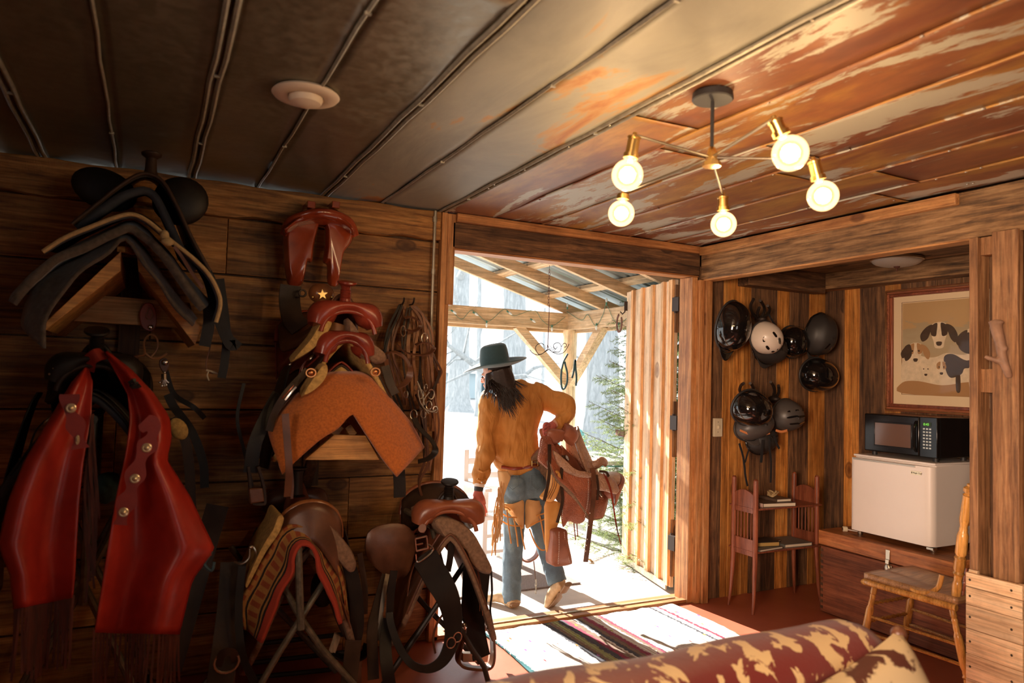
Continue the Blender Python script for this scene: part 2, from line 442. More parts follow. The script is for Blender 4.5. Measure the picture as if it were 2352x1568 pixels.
# porch slab
w = N('porch_slab'); p = w.pos((1, 1, 1), False); f = w.noise(p, 4, 6); w.col(w.ramp(f, [(.35, (.52, .49, .47)), (.65, (.64, .6, .57))])); w.set(Roughness=.8)
w.bump(w.noise(p, 60, 3), .1)
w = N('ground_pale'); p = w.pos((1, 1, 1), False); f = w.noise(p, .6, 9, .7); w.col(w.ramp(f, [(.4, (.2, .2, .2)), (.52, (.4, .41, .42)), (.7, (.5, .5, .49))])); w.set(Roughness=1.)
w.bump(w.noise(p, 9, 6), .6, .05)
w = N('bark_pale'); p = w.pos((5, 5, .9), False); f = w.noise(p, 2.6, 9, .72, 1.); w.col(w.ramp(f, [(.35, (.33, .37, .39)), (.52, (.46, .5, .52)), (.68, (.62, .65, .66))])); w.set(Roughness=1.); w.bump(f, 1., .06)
# metal roof underside
w = N('roof_metal'); w.col((.42, .5, .52)); w.set(Metallic=.75, Roughness=.38)
# ceiling tin, clean and rusted
w = N('tin_clean'); p = w.pos((1, 1, 1)); f = w.noise(p, 1.6, 5, .6, .4); f2 = w.noise(p, 30, 5)
c = w.ramp(f, [(.3, (.17, .145, .095)), (.7, (.3, .265, .19))]); c = w.mix(.2, c, w.ramp(f2, [(.4, (.1, .08, .045)), (.6, (.44, .4, .3))])); w.col(c)
w.set(Metallic=.55, Roughness=.36); w.l(w.ramp(f2, [(.3, .28), (.7, .46)]), w.b.inputs['Roughness']); w.bump(f, .25, .03)
w = N('tin_grey'); p = w.pos((1, 1, 1)); f = w.noise(w.pos((2.2, .9, 1)), 1.5, 7, .62, .7); f2 = w.noise(p, 30, 5)
c = w.ramp(f, [(.34, (.25, .235, .185)), (.56, (.34, .315, .24)), (.6, (.46, .27, .1)), (.66, (.4, .17, .045)), (.75, (.25, .09, .03))]); w.col(c)
w.set(Metallic=.1, Roughness=.55); w.bump(f, .2, .02)
w = N('tin_rust'); f = w.noise(w.pos((2.6, .55, 1)), 1.7, 9, .66, .8); f2 = w.noise(w.pos((3, 1, 1)), 1.1, 5, .6, .4)
a = w.ramp(f2, [(.35, (.17, .05, .025)), (.5, (.28, .105, .04)), (.6, (.42, .21, .05)), (.7, (.46, .26, .07)), (.8, (.26, .1, .035))])
fl = w.noise(w.pos((26, 7, 9)), 1., 6, .7, .5); mf = w.ramp(w.mix(.22, f, fl), [(.535, 0.), (.56, 1.)]); c = w.mix(mf, w.mix(w.ramp(fl, [(.4, 0.), (.65, .35)]), a, (.1, .05, .03)), (.46, .43, .34)); w.col(c)
w.set(Metallic=.05, Roughness=.42); w.bump(f, .25, .01)
# rag rug
w = N('rag_rug'); tc = w.n('ShaderNodeTexCoord'); sep = w.n('ShaderNodeSeparateXYZ'); w.l(tc.outputs['Generated'], sep.inputs[0])
nz = w.noise(w.pos((3, 8, 1), False), 6, 4); ad = w.n('ShaderNodeMath', operation='MULTIPLY_ADD'); w.l(nz, ad.inputs[0]); ad.inputs[1].default_value = .03; w.l(sep.outputs[0], ad.inputs[2])
cream, dk, wine, olive, brn, teal = (.66, .62, .58), (.055, .055, .07), (.24, .03, .07), (.3, .32, .14), (.2, .13, .09), (.03, .14, .16)
st = [(0, teal), (.035, cream), (.30, dk), (.325, brn), (.345, olive), (.375, dk), (.4, wine), (.42, brn), (.445, cream), (.455, dk), (.475, brn), (.5, wine), (.52, cream), (.56, brn), (.575, wine), (.59, cream), (.86, dk), (.875, cream), (.9, wine), (.915, cream)]
c = w.ramp(ad.outputs[0], st, 'CONSTANT')
vo = w.n('ShaderNodeTexVoronoi', i_Scale=1.); w.l(w.pos((34, 12, 1), False), vo.inputs['Vector'])
fl = w.ramp(vo.outputs['Distance'], [(.16, 1.), (.2, 0.)]); 
hs = w.n('ShaderNodeHueSaturation', i_Saturation=1.2, i_Value=.45); w.l(vo.outputs['Color'], hs.inputs['Color'])
gate = w.n('ShaderNodeMath', operation='GREATER_THAN', i_1=.62); sp2 = w.n('ShaderNodeSeparateColor'); w.l(vo.outputs['Color'], sp2.inputs[0]); w.l(sp2.outputs[0], gate.inputs[0])
gm = w.n('ShaderNodeMath', operation='MULTIPLY'); w.l(fl, gm.inputs[0]); w.l(gate.outputs[0], gm.inputs[1])
w.col(w.mix(gm.outputs[0], c, hs.outputs[0])); w.set(Roughness=1.)
wv = w.n('ShaderNodeTexWave', i_Scale=14., i_Distortion=1.5); w.l(w.pos((1, 0, 0), False), wv.inputs['Vector']); w.bump(wv.outputs['Fac'], .6, .01)
# glass / lamps
def glassy(name, tint, gl=.03, fac=1.):
    m = bpy.data.materials.new(name); m.use_nodes = True; t = m.node_tree; t.nodes.clear(); MAT[name] = m
    o = t.nodes.new('ShaderNodeOutputMaterial'); mx = t.nodes.new('ShaderNodeMixShader'); tr = t.nodes.new('ShaderNodeBsdfTransparent'); g = t.nodes.new('ShaderNodeBsdfGlossy')
    fr = t.nodes.new('ShaderNodeFresnel'); tr.inputs[0].default_value = (*tint, 1); g.inputs['Roughness'].default_value = gl; fr.inputs[0].default_value = 1.45 if name != 'glass_coated' else 1.16
    t.links.new(fr.outputs[0], mx.inputs[0]); t.links.new(tr.outputs[0], mx.inputs[1]); t.links.new(g.outputs[0], mx.inputs[2]); t.links.new(mx.outputs[0], o.inputs[0])
    return m
glassy('glass_clear', (1, 1, 1)); glassy('glass_coated', (1, 1, 1))
m = glassy('glass_lit', (1, .93, .8)); t = m.node_tree
em = t.nodes.new('ShaderNodeEmission'); em.inputs[0].default_value = (1, .62, .28, 1); em.inputs[1].default_value = .75
ads = t.nodes.new('ShaderNodeAddShader'); o = [n for n in t.nodes if n.type == 'OUTPUT_MATERIAL'][0]; src = o.inputs[0].links[0].from_socket
t.links.new(src, ads.inputs[0]); t.links.new(em.outputs[0], ads.inputs[1]); t.links.new(ads.outputs[0], o.inputs[0])
def emit(name, c, s):
    w = N(name); w.col((0, 0, 0)); w.b.inputs['Emission Color'].default_value = (*c, 1); w.b.inputs['Emission Strength'].default_value = s
emit('filament', (1, .72, .42), 90)
emit('led_green', (.3, 1, .1), .9)
emit('lcd_glow', (.6, 1, .2), .02)
w = N('frosted'); w.col((.62, .56, .47)); w.set(Roughness=.35, Transmission_Weight=.1)
w = N('microwave_window'); w.col((.12, .065, .045)); w.set(Roughness=.12)
# spruce needles
w = N('needles'); g = w.n('ShaderNodeNewGeometry'); w.col(w.ramp(g.outputs['Random Per Island'], [(0, (.05, .09, .035)), (.6, (.12, .18, .07)), (1, (.26, .32, .13))])); w.set(Roughness=.5)
tl = w.n('ShaderNodeBsdfTranslucent'); tl.inputs[0].default_value = (.3, .38, .12, 1); mx = w.n('ShaderNodeMixShader'); mx.inputs[0].default_value = .35
w.l(w.b.outputs[0], mx.inputs[1]); w.l(tl.outputs[0], mx.inputs[2]); w.l(mx.outputs[0], w.out.inputs[0])
# framed print: sky wash with a pale field
w = N('print_paper'); tc = w.n('ShaderNodeTexCoord'); sep = w.n('ShaderNodeSeparateXYZ'); w.l(tc.outputs['Generated'], sep.inputs[0])
nz = w.noise(w.pos((2, 2, 9), False), 3, 6, .65, .5); ad = w.n('ShaderNodeMath', operation='MULTIPLY_ADD'); w.l(nz, ad.inputs[0]); ad.inputs[1].default_value = .5; w.l(sep.outputs[2], ad.inputs[2])
w.col(w.ramp(ad.outputs[0], [(.2, (.22, .16, .09)), (.5, (.42, .29, .15)), (.8, (.4, .31, .18)), (1.1, (.36, .27, .15)), (1.3, (.45, .28, .12))])); w.set(Roughness=.85)
plain('dog_white', (.74, .58, .38), .9, nz=.2, nscale=25); plain('dog_dark', (.07, .04, .022), .9, nz=.3, nscale=25); plain('dog_tan', (.38, .2, .08), .9)
plain('gilt_frame', (.28, .12, .04), .35, .3, nz=.5, nscale=20)
plain('mesh_mat', (.3, .25, .24), .9, nz=.5, nscale=120)
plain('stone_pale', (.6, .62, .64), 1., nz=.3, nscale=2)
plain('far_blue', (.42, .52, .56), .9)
# ================================================================== THE ROOM
YB, ZC, XR = 3.87, 2.436, 3.40
def struct(name, mb, mat, **k): return mb.build(name, mat, kind='structure', **k)
m = MB(); m.box(-1.75, 4.8, -2.3, 3.93, -.12, 0); struct('floor', m, 'floor_red', smooth=0)
# saddle wall, horizontal boards
seams = [0, .29, .6, .93, 1.29, 1.62, 1.97, 2.26]
m = MB()
rs = random.Random(3)
for i, (a, b) in enumerate(zip(seams, seams[1:])):
    cuts = sorted([-1.7, 1.47] + ([.33] if i == 6 else [rs.uniform(-1.2, 1.1)] if i % 2 else [rs.uniform(-1, .2), 1.0 if i < 3 else .9]))
    for c, d in zip(cuts, cuts[1:]): m.box(c+.0015, d-.0015, YB+rs.uniform(-.004, .004), 3.95, a+.004, b-.005)
wall = struct('wall_front', m, 'wall_wood', bevel=.003)
m = MB(); m.box(-1.7, 1.47, YB+.03, 4.0, 0, 2.3); struct('wall_front_backing', m, 'rack_dark')
m = MB()
n = 40
for k in range(n): pass
rings = []
for k in range(n+1):
    x = -1.7+3.17*k/n; z0 = 2.262+.008*math.sin(k*.7)+.006*math.sin(k*1.9); y0 = YB-.03+.006*math.sin(k*.5)
    rings.append([Vector((x, y0, z0)), Vector((x, y0, 2.43+.004*math.sin(k*1.3))), Vector((x, 4.0, 2.43)), Vector((x, 4.0, z0))])
m.rings(rings); struct('trim_1', m, 'wall_wood', bevel=.006)
# door surround
m = MB(); m.box(1.470, 1.505, YB-.035, 3.975, 0, 2.43); m.box(1.505, 1.56, YB-.02, 3.975, 1.9, 2.43); m.box(1.503, 1.532, YB-.02, 3.975, 0, 1.9)
struct('trim_2', m, 'fir_z', bevel=.003)
m = MB(); m.box(1.56, 3.40, YB-.045, 4.0, 2.385, 2.434); struct('trim_3', m, 'fir_x', bevel=.003)
m = MB(); m.box(1.545, 3.40, YB-.02, 3.97, 2.236, 2.383); struct('trim_4', m, 'barn_wood_x', bevel=.003)
m = MB(); m.box(1.532, 3.40, YB-.01, 3.975, 2.222, 2.235); struct('trim_5', m, 'fir_x', bevel=.003)
m = MB(); m.box(3.328, 3.375, YB-.03, 3.975, 0, 2.22); struct('trim_6', m, 'fir_z', bevel=.003)
m = MB(); m.box(3.37, 3.41, YB-.06, 4.0, 0, 2.20); m.box(3.412, 3.465, YB-.08, YB+.03, 0, 2.2); struct('trim_7', m, 'fir_z', bevel=.003)
m = MB(); m.box(1.505, 3.36, YB-.02, YB+.03, 0, .022); m.box(1.50, 3.40, YB+.03, 4.02, -.03, .012); struct('trim_8', m, 'fir_x', bevel=.003)
m = MB(); m.box(1.6, 3.3, YB+.06, YB+.075, .012, .02); struct('trim_9', m, 'galv')
# header beam over the alcove and the strip above it
m = MB(); m.box(3.40, 3.50, -2.2, YB-.03, 2.205, 2.43); struct('trim_10', m, 'barn_wood_y', bevel=.004)
m = MB(); m.box(3.365, 3.40, 2.055, YB-.05, 2.37, 2.425); struct('trim_11', m, 'fir_y', bevel=.003)
m = MB(); m.box(3.405, 3.495, 2.0, YB-.05, 2.196, 2.205); struct('trim_12', m, 'fir_y')
# helmet wall of the alcove, vertical boards (weathered and orange)
m = MB(); m2 = MB(); xs = [3.41, 3.63, 3.69, 3.83, 3.90, 4.05, 4.16, 4.29, 4.38, 4.5, 4.60, 4.68]
for i, (a, b) in enumerate(zip(xs, xs[1:])):
    (m if i in (0, 4, 5, 7, 8) else m2).box(a+.0015, b-.0015, 3.86+rs.uniform(-.006, .004), 3.93, 0, 2.3)
struct('wall_alcove_left', m, 'barn_wood', bevel=.002); struct('wall_alcove_left_board', m2, 'barn_orange', bevel=.002)
m = MB(); m2 = MB(); y = 3.86; i = 0
while y > .9:
    w = [.17, .13, .21, .12, .26, .16][i % 6]
    (m2 if i in (1, 3) else m).box(4.67+rs.uniform(-.006, .004), 4.76, y-w+.0015, y-.0015, 0, 2.26-.02*(i % 3))
    y -= w; i += 1
struct('wall_alcove_end', m, 'barn_wood', bevel=.002); struct('wall_alcove_end_board', m2, 'barn_orange', bevel=.002)
m = MB(); m.box(3.41, 4.8, 3.93, 4.0, 0, 2.45); m.box(4.76, 4.82, .8, 4.0, 0, 2.45); m.box(3.5, 4.8, .8, .88, 0, 2.45); struct('wall_alcove_backing', m, 'rack_dark')
m = MB(); m.box(3.5, 4.76, .8, 3.93, 2.34, 2.42); struct('ceiling_alcove', m, 'barn_wood_y')
m = MB(); m.box(4.53, 4.67, .88, 3.86, 2.22, 2.34); struct('trim_13', m, 'barn_wood_y', bevel=.004)
m = MB(); m.box(3.75, 4.53, 3.74, 3.85, 2.19, 2.34); struct('trim_14', m, 'barn_wood_x', bevel=.004)
# upright stile, filler blocks and post at the right
m = MB(); m.box(3.375, 3.47, 1.96, 1.998, 0, 2.2); struct('trim_15', m, 'post_z', bevel=.003)
z1 = PX(2290, 582, 3.4).z; z2 = PX(2290, 847, 3.4).z; z3 = PX(2290, 902, 3.4).z
m = MB(); m.box(3.40, 3.45, 1.905, 1.96, z1, 2.2); struct('trim_16', m, 'post_z', bevel=.002)
m = MB(); m.box(3.40, 3.45, 1.905, 1.96, z3, z2); struct('trim_17', m, 'post_z', bevel=.002)
m = MB(); m.box(3.47, 3.5, 1.6, 1.96, 0, 2.2); struct('trim_18', m, 'rack_dark')
m = MB(); m.box(3.385, 3.43, 1.793, 1.903, 0, 2.215); struct('trim_19', m, 'post_z', bevel=.003)
m = MB(); y = 1.785
while y > -2.2: m.box(3.41, 3.47, y-.17, y-.003, 0, 2.21); y -= .17
struct('wall_right', m, 'barn_wood', bevel=.002)
# unseen sides of the room close it off; daylight comes through the window behind the camera
m = MB(); m.box(-1.8, -1.7, -2.3, -1.15, 0, 2.45); m.box(-1.8, -1.7, -.05, 4.0, 0, 2.45); m.box(-1.8, -1.7, -1.15, -.05, 0, 1.05); m.box(-1.8, -1.7, -1.15, -.05, 2.15, 2.45); struct('wall_left', m, 'wall_wood')
m = MB()
for a in (-1.15, -.62, -.09): m.box(-1.78, -1.74, a, a+.04, 1.05, 2.15)
for a in (1.05, 1.58, 2.11): m.box(-1.78, -1.74, -1.15, -.05, a, a+.04)
struct('added_window', m, 'fir_z')  # added window, out of view, to justify warm fill on left-facing surfaces
m = MB(); m.box(-1.7, .9, -2.3, -2.2, 0, 2.45); m.box(2.1, 3.5, -2.3, -2.2, 0, 2.45); m.box(.9, 2.1, -2.3, -2.2, 0, 1.0); m.box(.9, 2.1, -2.3, -2.2, 2.1, 2.45)
struct('wall_back', m, 'wall_wood')
m = MB()
for a in (.9, 1.48, 2.05): m.box(a, a+.05, -2.25, -2.2, 1.0, 2.1)
for a in (1.0, 1.53, 2.05): m.box(.9, 2.1, -2.25, -2.2, a, a+.05)
struct('window_1', m, 'fir_x')
# ceiling sheets of reused roofing tin
bat = [-1.75, -1.12, -.47, .155, .804, 1.478, 3.42]
m = MB(); m.box(-1.75, 4.8, -2.3, 4.0, 2.452, 2.5); struct('ceiling_deck', m, 'rack_dark')
for nm, x0, x1, mat in (('ceiling', -1.75, .804, 'tin_clean'), ('ceiling_pale', .804, 1.478, 'tin_grey'), ('ceiling_rusted', 1.478, 3.41, 'tin_rust')):
    m = MB()
    xs2 = [b for b in ([-1.75, -1.12, -.79, -.47, -.173, .155, .468, .804, 1.115, 1.478, 1.80, 2.13, 2.45, 2.78, 3.1, 3.41]) if x0-.001 <= b <= x1+.001]
    for i, (a, b) in enumerate(zip(xs2, xs2[1:])):
        ys = [-2.2, 1.56 if nm == 'ceiling' else [2.05, 2.3][i % 2] if nm == 'ceiling_rusted' else .9, 3.98]
        for j, (c, d) in enumerate(zip(ys, ys[1:])):
            nn = 14; sag = .004
            def fn(u, v, a=a, b=b, c=c, d=d, j=j, i=i):
                x = a+(b-a)*u; yy = c+(d-c+.02)*v
                e = .010 if j == 1 and v < .0001 else 0
                return Vector((x, yy, ZC+.004+.006*noise.noise(Vector((x*2.5, yy*2.5, i)))-(.006 if (v < .02 and j == 1) else 0)))
            m.grid(fn, 8, 40)
    struct(nm, m, mat, smooth=60, solid=.002)
def seam(x, double):
    m = MB(); pts = []
    for k in range(31):
        yy = -2.2+6.15*k/30; pts.append((x+.003*math.sin(k*2.1), yy, ZC-.001))
    for dx in ((-.016, .012) if double else (0,)):
        m.tube([(a+dx, b, c) for a, b, c in pts], .0085 if double else .006, 6)
    for k in range(5): 
        yy = -1.3+1.13*k+.4*math.sin(k*2+x*9); m.box(x-.009, x+.009, yy, yy+.008, ZC-.009, ZC)
    return m
sm = MB(); cnt = 20
for x in (-.47, .155, .804, 1.478): sm.sub(seam(x, True))
for x in (-1.12, -.173, .468, 1.115): sm.sub(seam(x, False))
struct('trim_20', sm, 'galv', smooth=60)
sm = MB()
for x in (1.80, 2.13, 2.45, 2.78, 3.1):
    sm.tube([(x+.004*math.sin(k*2.3), -2.2+6.1*k/30, ZC+.002) for k in range(31)], .005, 6)
struct('trim_21', sm, 'tin_rust', smooth=60)
nm_ = MB()
for k in range(40):
    x = rs.choice([1.80, 2.13, 2.45, 2.78, 3.1, 1.478, 3.3]); yy = rs.uniform(.9, 3.7); nm_.ell((x+rs.uniform(-.01, .01), yy, ZC-.002), (.006, .006, .004), nu=6, nv=4)
struct('trim_22', nm_, 'nickel')
# galvanised conduit beside the door
m = MB(); c0 = PY(1003, 500, 3.84); c1 = PY(990, 800, 3.84)
m.tube([(c0.x-.01, 3.835, 2.43), (c0.x-.012, 3.835, 2.2), (c0.x-.012, 3.835, 1.65)], .009, 8)
for z in (2.38, 2.08, 1.75): m.tube([(c0.x-.012, 3.835, z-.015), (c0.x-.012, 3.835, z+.015)], .013, 8)
o = m.build('electrical_conduit', 'galv'); setp(o, 'thin metal conduit pipe running up the boards beside the doorway', 'pipe')

# ================================================================== PORCH
m = MB(); m.box(.2, 4.5, 4.02, 5.3, -.2, -.02); m.box(.2, 4.5, 5.306, 7.0, -.2, -.02); struct('floor_porch', m, 'porch_slab', smooth=0)
m = MB(); m.grid(lambda u, v: Vector((-40+130*u, 3.2+110*v, -.16+.12*noise.noise(Vector((u*20, v*20, 0)))*(min(1, max(0, (v-.06)*8))))), 60, 60)
struct('floor_yard', m, 'ground_pale')
YP, XP = 6.5, 3.97
m = MB(); m.box(-.9, XP+.07, YP-.04, YP, 2.0, 2.175); m.box(-.9, XP+.07, YP+.05, YP+.09, 1.97, 2.175); struct('trim_23', m, 'pine_x', bevel=.004)
m = MB(); m.box(XP-.05, XP-.01, 4.06, YP+.05, 2.0, 2.178); m.box(XP+.04, XP+.08, 4.06, YP+.05, 1.97, 2.175); struct('trim_24', m, 'pine_y', bevel=.004)
m = MB(); m.tube([(XP+.02, YP+.02, -.1), (XP+.02, YP+.02, .8), (XP+.015, YP+.02, 1.5), (XP+.02, YP+.02, 2.0)], [.085, .08, .075, .078], 14); struct('trim_25', m, 'pine_z')
m = MB(); m.box(-.95, -.81, YP-.05, YP+.09, -.1, 2.0); struct('trim_26', m, 'pine_z', bevel=.006)
# braces
m = MB(); m.beam((XP+.0, YP+.02, 1.42), (XP-.62, YP+.02, 2.02), .09, .09); struct('trim_27', m, 'pine_x', bevel=.004)
m = MB(); m.beam((XP+.015, YP+.0, 1.42), (XP+.015, YP-.62, 2.03), .09, .09); struct('trim_28', m, 'pine_y', bevel=.004)
XRG, SL = 1.35, .29
def zr(x): return 2.178 + SL*(XP-x) if x >= XRG else 2.178 + SL*(XP-XRG) - SL*(XRG-x)
tn = 29
for i, yy in enumerate((6.52, 5.86, 5.2, 4.54)):
    m = MB()
    m.beam((XRG, yy, zr(XRG)+.04), (4.35, yy, zr(4.35)+.04), .05, .10); m.beam((XRG, yy, zr(XRG)+.04), (-1.5, yy, zr(-1.5)+.04), .05, .10)
    struct('trim_%d' % tn, m, 'pine_x', bevel=.003); tn += 1
m = MB()
for x in (4.3, 3.72, 3.14, 2.56, 1.98, 1.45, .9, .3, -.4, -1.1): m.beam((x, 4.2, zr(x)+.105), (x, 6.75, zr(x)+.105), .09, .04, up=(SL if x > XRG else -SL, 0, 1))
struct('trim_%d' % tn, m, 'pine_y', bevel=.002); tn += 1
m = MB()
def rf(x0, x1):
    nrib = int(abs(x1-x0)/.01)
    def fn(u, v):
        x = x0+(x1-x0)*v; yy = 4.1+2.8*u; q = (yy/.23) % 1
        return Vector((x, yy, zr(x)+.13+(.02 if q < .12 else .006 if .45 < q < .5 or .7 < q < .75 else 0)))
    m.grid(fn, 160, 2)
rf(XRG, 4.45); rf(XRG-.001, -1.6); struct('ceiling_porch', m, 'roof_metal', smooth=20, solid=.001)

# ------------------------------------------------------------------ open batten door
H0 = Vector((3.425, 4.12, 0)); H1 = Vector((3.63, 5.0, 0)); dv = (H1-H0).normalized(); nv = Vector((-dv.y, dv.x, 0))  # towards the opening
dr = thing('door_1', None, None, H0); dr['kind'] = 'structure'
L = (H1-H0).length
m = MB(); bs = [0, .17, .36, .55, .74, L]
for a, b in zip(bs, bs[1:]): m.beam(H0+dv*(a+.002)+Vector((0, 0, 1.13)), H0+dv*(b-.002)+Vector((0, 0, 1.13)), .025, 2.22)
m.build('door_board', 'door_wood', dr, bevel=.002)
m = MB()
for a in (.025, .05, .17, .36, .55, .74):
    c = H0+dv*a+nv*.024; m.beam(c+Vector((0, 0, .03)), c+Vector((0, 0, 2.24)), .04 if a != .05 else .03, .024, up=nv)
m.build('batten', 'door_batten', dr, bevel=.002)
m = MB(); m.beam(H0+dv*.03+nv*.03+Vector((0, 0, .02)), H0+dv*(L)+nv*.03+Vector((0, 0, .02)), .012, .045); m.build('bottom_sweep', 'galv', dr)
for z in (.35, 1.2, 2.05):
    m = MB(); c = H0-dv*.02+Vector((-.02, 0, z)); m.tube([c+Vector((0, 0, -.06)), c+Vector((0, 0, .06))], .012, 8)
    m.box(c.x-.035, c.x+.0, c.y-.07, c.y, z-.05, z+.05); m.beam(c, c+dv*.06, .004, .09); m.build('hinge', 'dark_iron', dr)
m = MB()
for z0, z1 in ((.1, .5), (.95, 1.35), (1.85, 2.2)): m.beam(H0-dv*.005+Vector((0, 0, z0)), H0-dv*.005+Vector((0, 0, z1)), .02, .03, up=nv)
m.build('hinge_block', 'barn_wood', dr)
m = MB(); c = H1+nv*.02+Vector((0, 0, PY(1430, 996, 5.0).z)); m.beam(c-dv*.02, c+dv*.16, .006, .05); sc_ = m.build('latch_strap', 'rust_iron', dr)
m = MB(); c = H1-dv*.05+nv*.04; zt = PY(1443, 700, 4.95).z
m.tube([c+Vector((0, 0, zt)), c+Vector((0, 0, zt-.06))+nv*.01, c+nv*.03+Vector((0, 0, zt-.08)), c+nv*.05+Vector((0, 0, zt-.06))], .006, 6)
m.beam(c+Vector((0, 0, zt+.03)), c+Vector((0, 0, zt-.05)), .004, .03, up=nv); m.build('hook', 'dark_iron', dr)
# horseshoe hanging on the hook
m = MB(); hc = c+nv*.045-dv*(-.03)+Vector((0, 0, zt-.155)); pts = []
for k in range(17):
    a = R(-150+300*k/16+180+20); r_ = .058
    pts.append(hc+dv*(r_*.95*math.cos(a+PI/2))+Vector((0, 0, r_*1.25*math.sin(a+PI/2))))
m.strap(pts, .02, .009, flat=nv)
o = m.build('horseshoe', 'rust_iron', bevel=.002); setp(o, 'rusty horseshoe hanging from the iron hook at the top of the open door', 'horseshoe')

# ------------------------------------------------------------------ porch things
# string lights along the beams
sl = thing('string_lights', 'green wire of clear bulb string lights wound round the porch beams', 'string lights', (XP, YP-.05, 2.05))
pts = []
nodes = [(1020, 720), (1035, 712), (1060, 733), (1085, 712), (1120, 738), (1158, 710), (1180, 725), (1226, 712), (1245, 735), (1268, 748), (1298, 728)]
pts = [PY(a, b, YP-.052) for a, b in nodes]
m = MB(); m.tube(crv(pts, 6), .0025, 5)
pts2 = [PX(a, b, XP-.058) for a, b in ((1302, 715), (1335, 735), (1350, 722), (1368, 748), (1385, 722), (1393, 700), (1410, 735), (1425, 742), (1440, 730))]
m.tube(crv(pts2, 6), .0025, 5); m.build('wire', 'wire_green', sl)
bp = [PY(a, b, YP-.06) for a, b in ((1036, 712), (1086, 716), (1118, 736), (1164, 714), (1218, 732), (1268, 746), (1303, 710))]+[PX(a, b, XP-.065) for a, b in ((1370, 742), (1393, 700), (1421, 740))]
for i, p in enumerate(bp):
    s_ = -1 if i in (2, 5, 7, 9) else (1 if i in (6, 8) else 0)
    d = Vector((0, 0, s_)) if s_ else Vector((.6, -.5, -.5)).normalized()
    M = frame(p, d.orthogonal(), d.cross(d.orthogonal()))
    m = MB(M); m.lathe([(.007, 0), (.0085, .004), (.0085, .022), (.007, .024)], n=10); sk = m.build('bulb_socket', 'wire_green', sl)
    m = MB(M); m.lathe([(.004, .024), (.011, .034), (.012, .044), (.008, .06), (.001, .07)], n=10); m.build('bulb', 'bulb_glass', sk)
# wrought iron hanging sign
sg = thing('iron_scroll_sign', 'thin wrought iron scroll sign hanging by a chain from the porch roof', 'hanging sign', PY(1262, 815, 5.3))
m = MB()
top = PY(1262, 622, 5.3); mid_ = PY(1262, 700, 5.3); bot = PY(1258, 802, 5.3)
m.tube([mid_, bot], .004, 6)
k = 0; z = top.z
rod = m.build('rod', 'rust_iron', sg)
m = MB()
m.tube([Vector((top.x, 5.3, zr(top.x)+.0)), Vector((top.x, 5.3, top.z+.02))], .002, 5)
while z > mid_.z:
    ax = Vector((1, 0, 0)) if k % 2 else Vector((0, 1, 0)); c = Vector((top.x, 5.3, z))
    m.tube([c+ax*(.008*math.cos(t))+Vector((0, 0, .016*math.sin(t))) for t in [2*PI*q/10 for q in range(10)]], .002, 5, closed=True); z -= .026; k += 1
m.build('chain', 'rust_iron', sg)
def pp(l): return [PY(a, b, 5.3) for a, b in l]
m = MB()
for l in ([(1216, 802), (1224, 811), (1236, 815), (1247, 811), (1255, 804), (1262, 803), (1270, 809), (1284, 813), (1296, 808), (1304, 796), (1307, 790)],
          [(1258, 804), (1240, 814), (1232, 806), (1230, 797), (1236, 790), (1244, 788), (1249, 792)],
          [(1268, 808), (1284, 808), (1289, 798), (1286, 789), (1279, 787), (1272, 791), (1272, 799), (1277, 801), (1280, 796)],
          [(1290, 796), (1292, 791), (1297, 788), (1301, 791), (1300, 796), (1296, 797)]):
    m.tube(crv(pp(l), 5), .0032, 6)
m.build('scroll', 'dark_iron', sg)
m = MB()
for k in range(11): 
    a = 1249+k*2.6; m.tube(pp([(a, 790+k*.6+(k % 3)*2), (a+1.5, 803+k*.5)]), .0022, 5)
m.build('lettering', 'dark_iron', sg)
# loops of strap on the post
for nmn, lab, l, yy in (('hanging_strap', 'long teal strap looped over the brace at the porch post', [(1304, 812), (1294, 832), (1289, 860), (1290, 888), (1295, 893), (1302, 880), (1303, 858), (1299, 840), (1297, 830)], 6.3),
                        ('hanging_strap', 'short dark double strap hanging right of the porch post brace', [(1314, 868), (1318, 850), (1321, 826), (1322, 845), (1324, 865), (1323, 886)], 6.05)):
    m = MB(); m.strap(crv([PY(a, b, yy) for a, b in l], 6), .018, .008); o = m.build(nmn, 'strap_teal'); setp(o, lab, 'strap')
# far wild wood: pale tree trunks
def tree(name, lab, base, r, h, lean, brs, seed):
    t = thing(name, lab, 'tree', base); rs_ = random.Random(seed); b = Vector(base); m = MB(); rings = []; nn = 36
    for i in range(26):
        f = i/25; z = h*f; rr = r*(1+.9*math.exp(-z/(r*.9)))*(1-.35*f)
        c = b+Vector((lean*z+.12*r*math.sin(z*.8), 0, z-.1))
        rings.append([c+Vector((math.cos(a), math.sin(a), 0))*rr*(1+.10*noise.noise(Vector((math.cos(a)*2.2, math.sin(a)*2.2, z*.35+seed)))*2+.06*math.exp(-z/r)*math.sin(5*a+seed)+.03*math.sin(13*a+z)) for a in [2*PI*k/nn for k in range(nn)]])
    m.rings(rings); m.build('trunk', 'bark_pale', t, smooth=80)
    for pl, r0 in brs:
        P = crv(pl, 6); m = MB(); m.tube(P, [max(.006, r0*(1-.8*k/len(P))) for k in range(len(P))], 8)
        for k in range(3, len(P)-1, 2):
            d = (P[k]-P[k-1]).normalized(); q = P[k]; rr = r0*(1-.8*k/len(P))*.4
            dd = (d+Vector((rs_.uniform(-1, 1), rs_.uniform(-.6, .6), rs_.uniform(-1, 1)))).normalized(); ln = rs_.uniform(.4, 1.2)*max(.5, (P[-1]-P[0]).length*.2)
            m.tube([q, q+dd*ln*.5+Vector((0, 0, rs_.uniform(-.1, .1)))*ln, q+dd*ln], [rr, rr*.7, rr*.2], 5)
        m.build('branch', 'bark_pale', t, smooth=80)
    return t
B = PZ(1050, 945, -.15); y1 = B.y
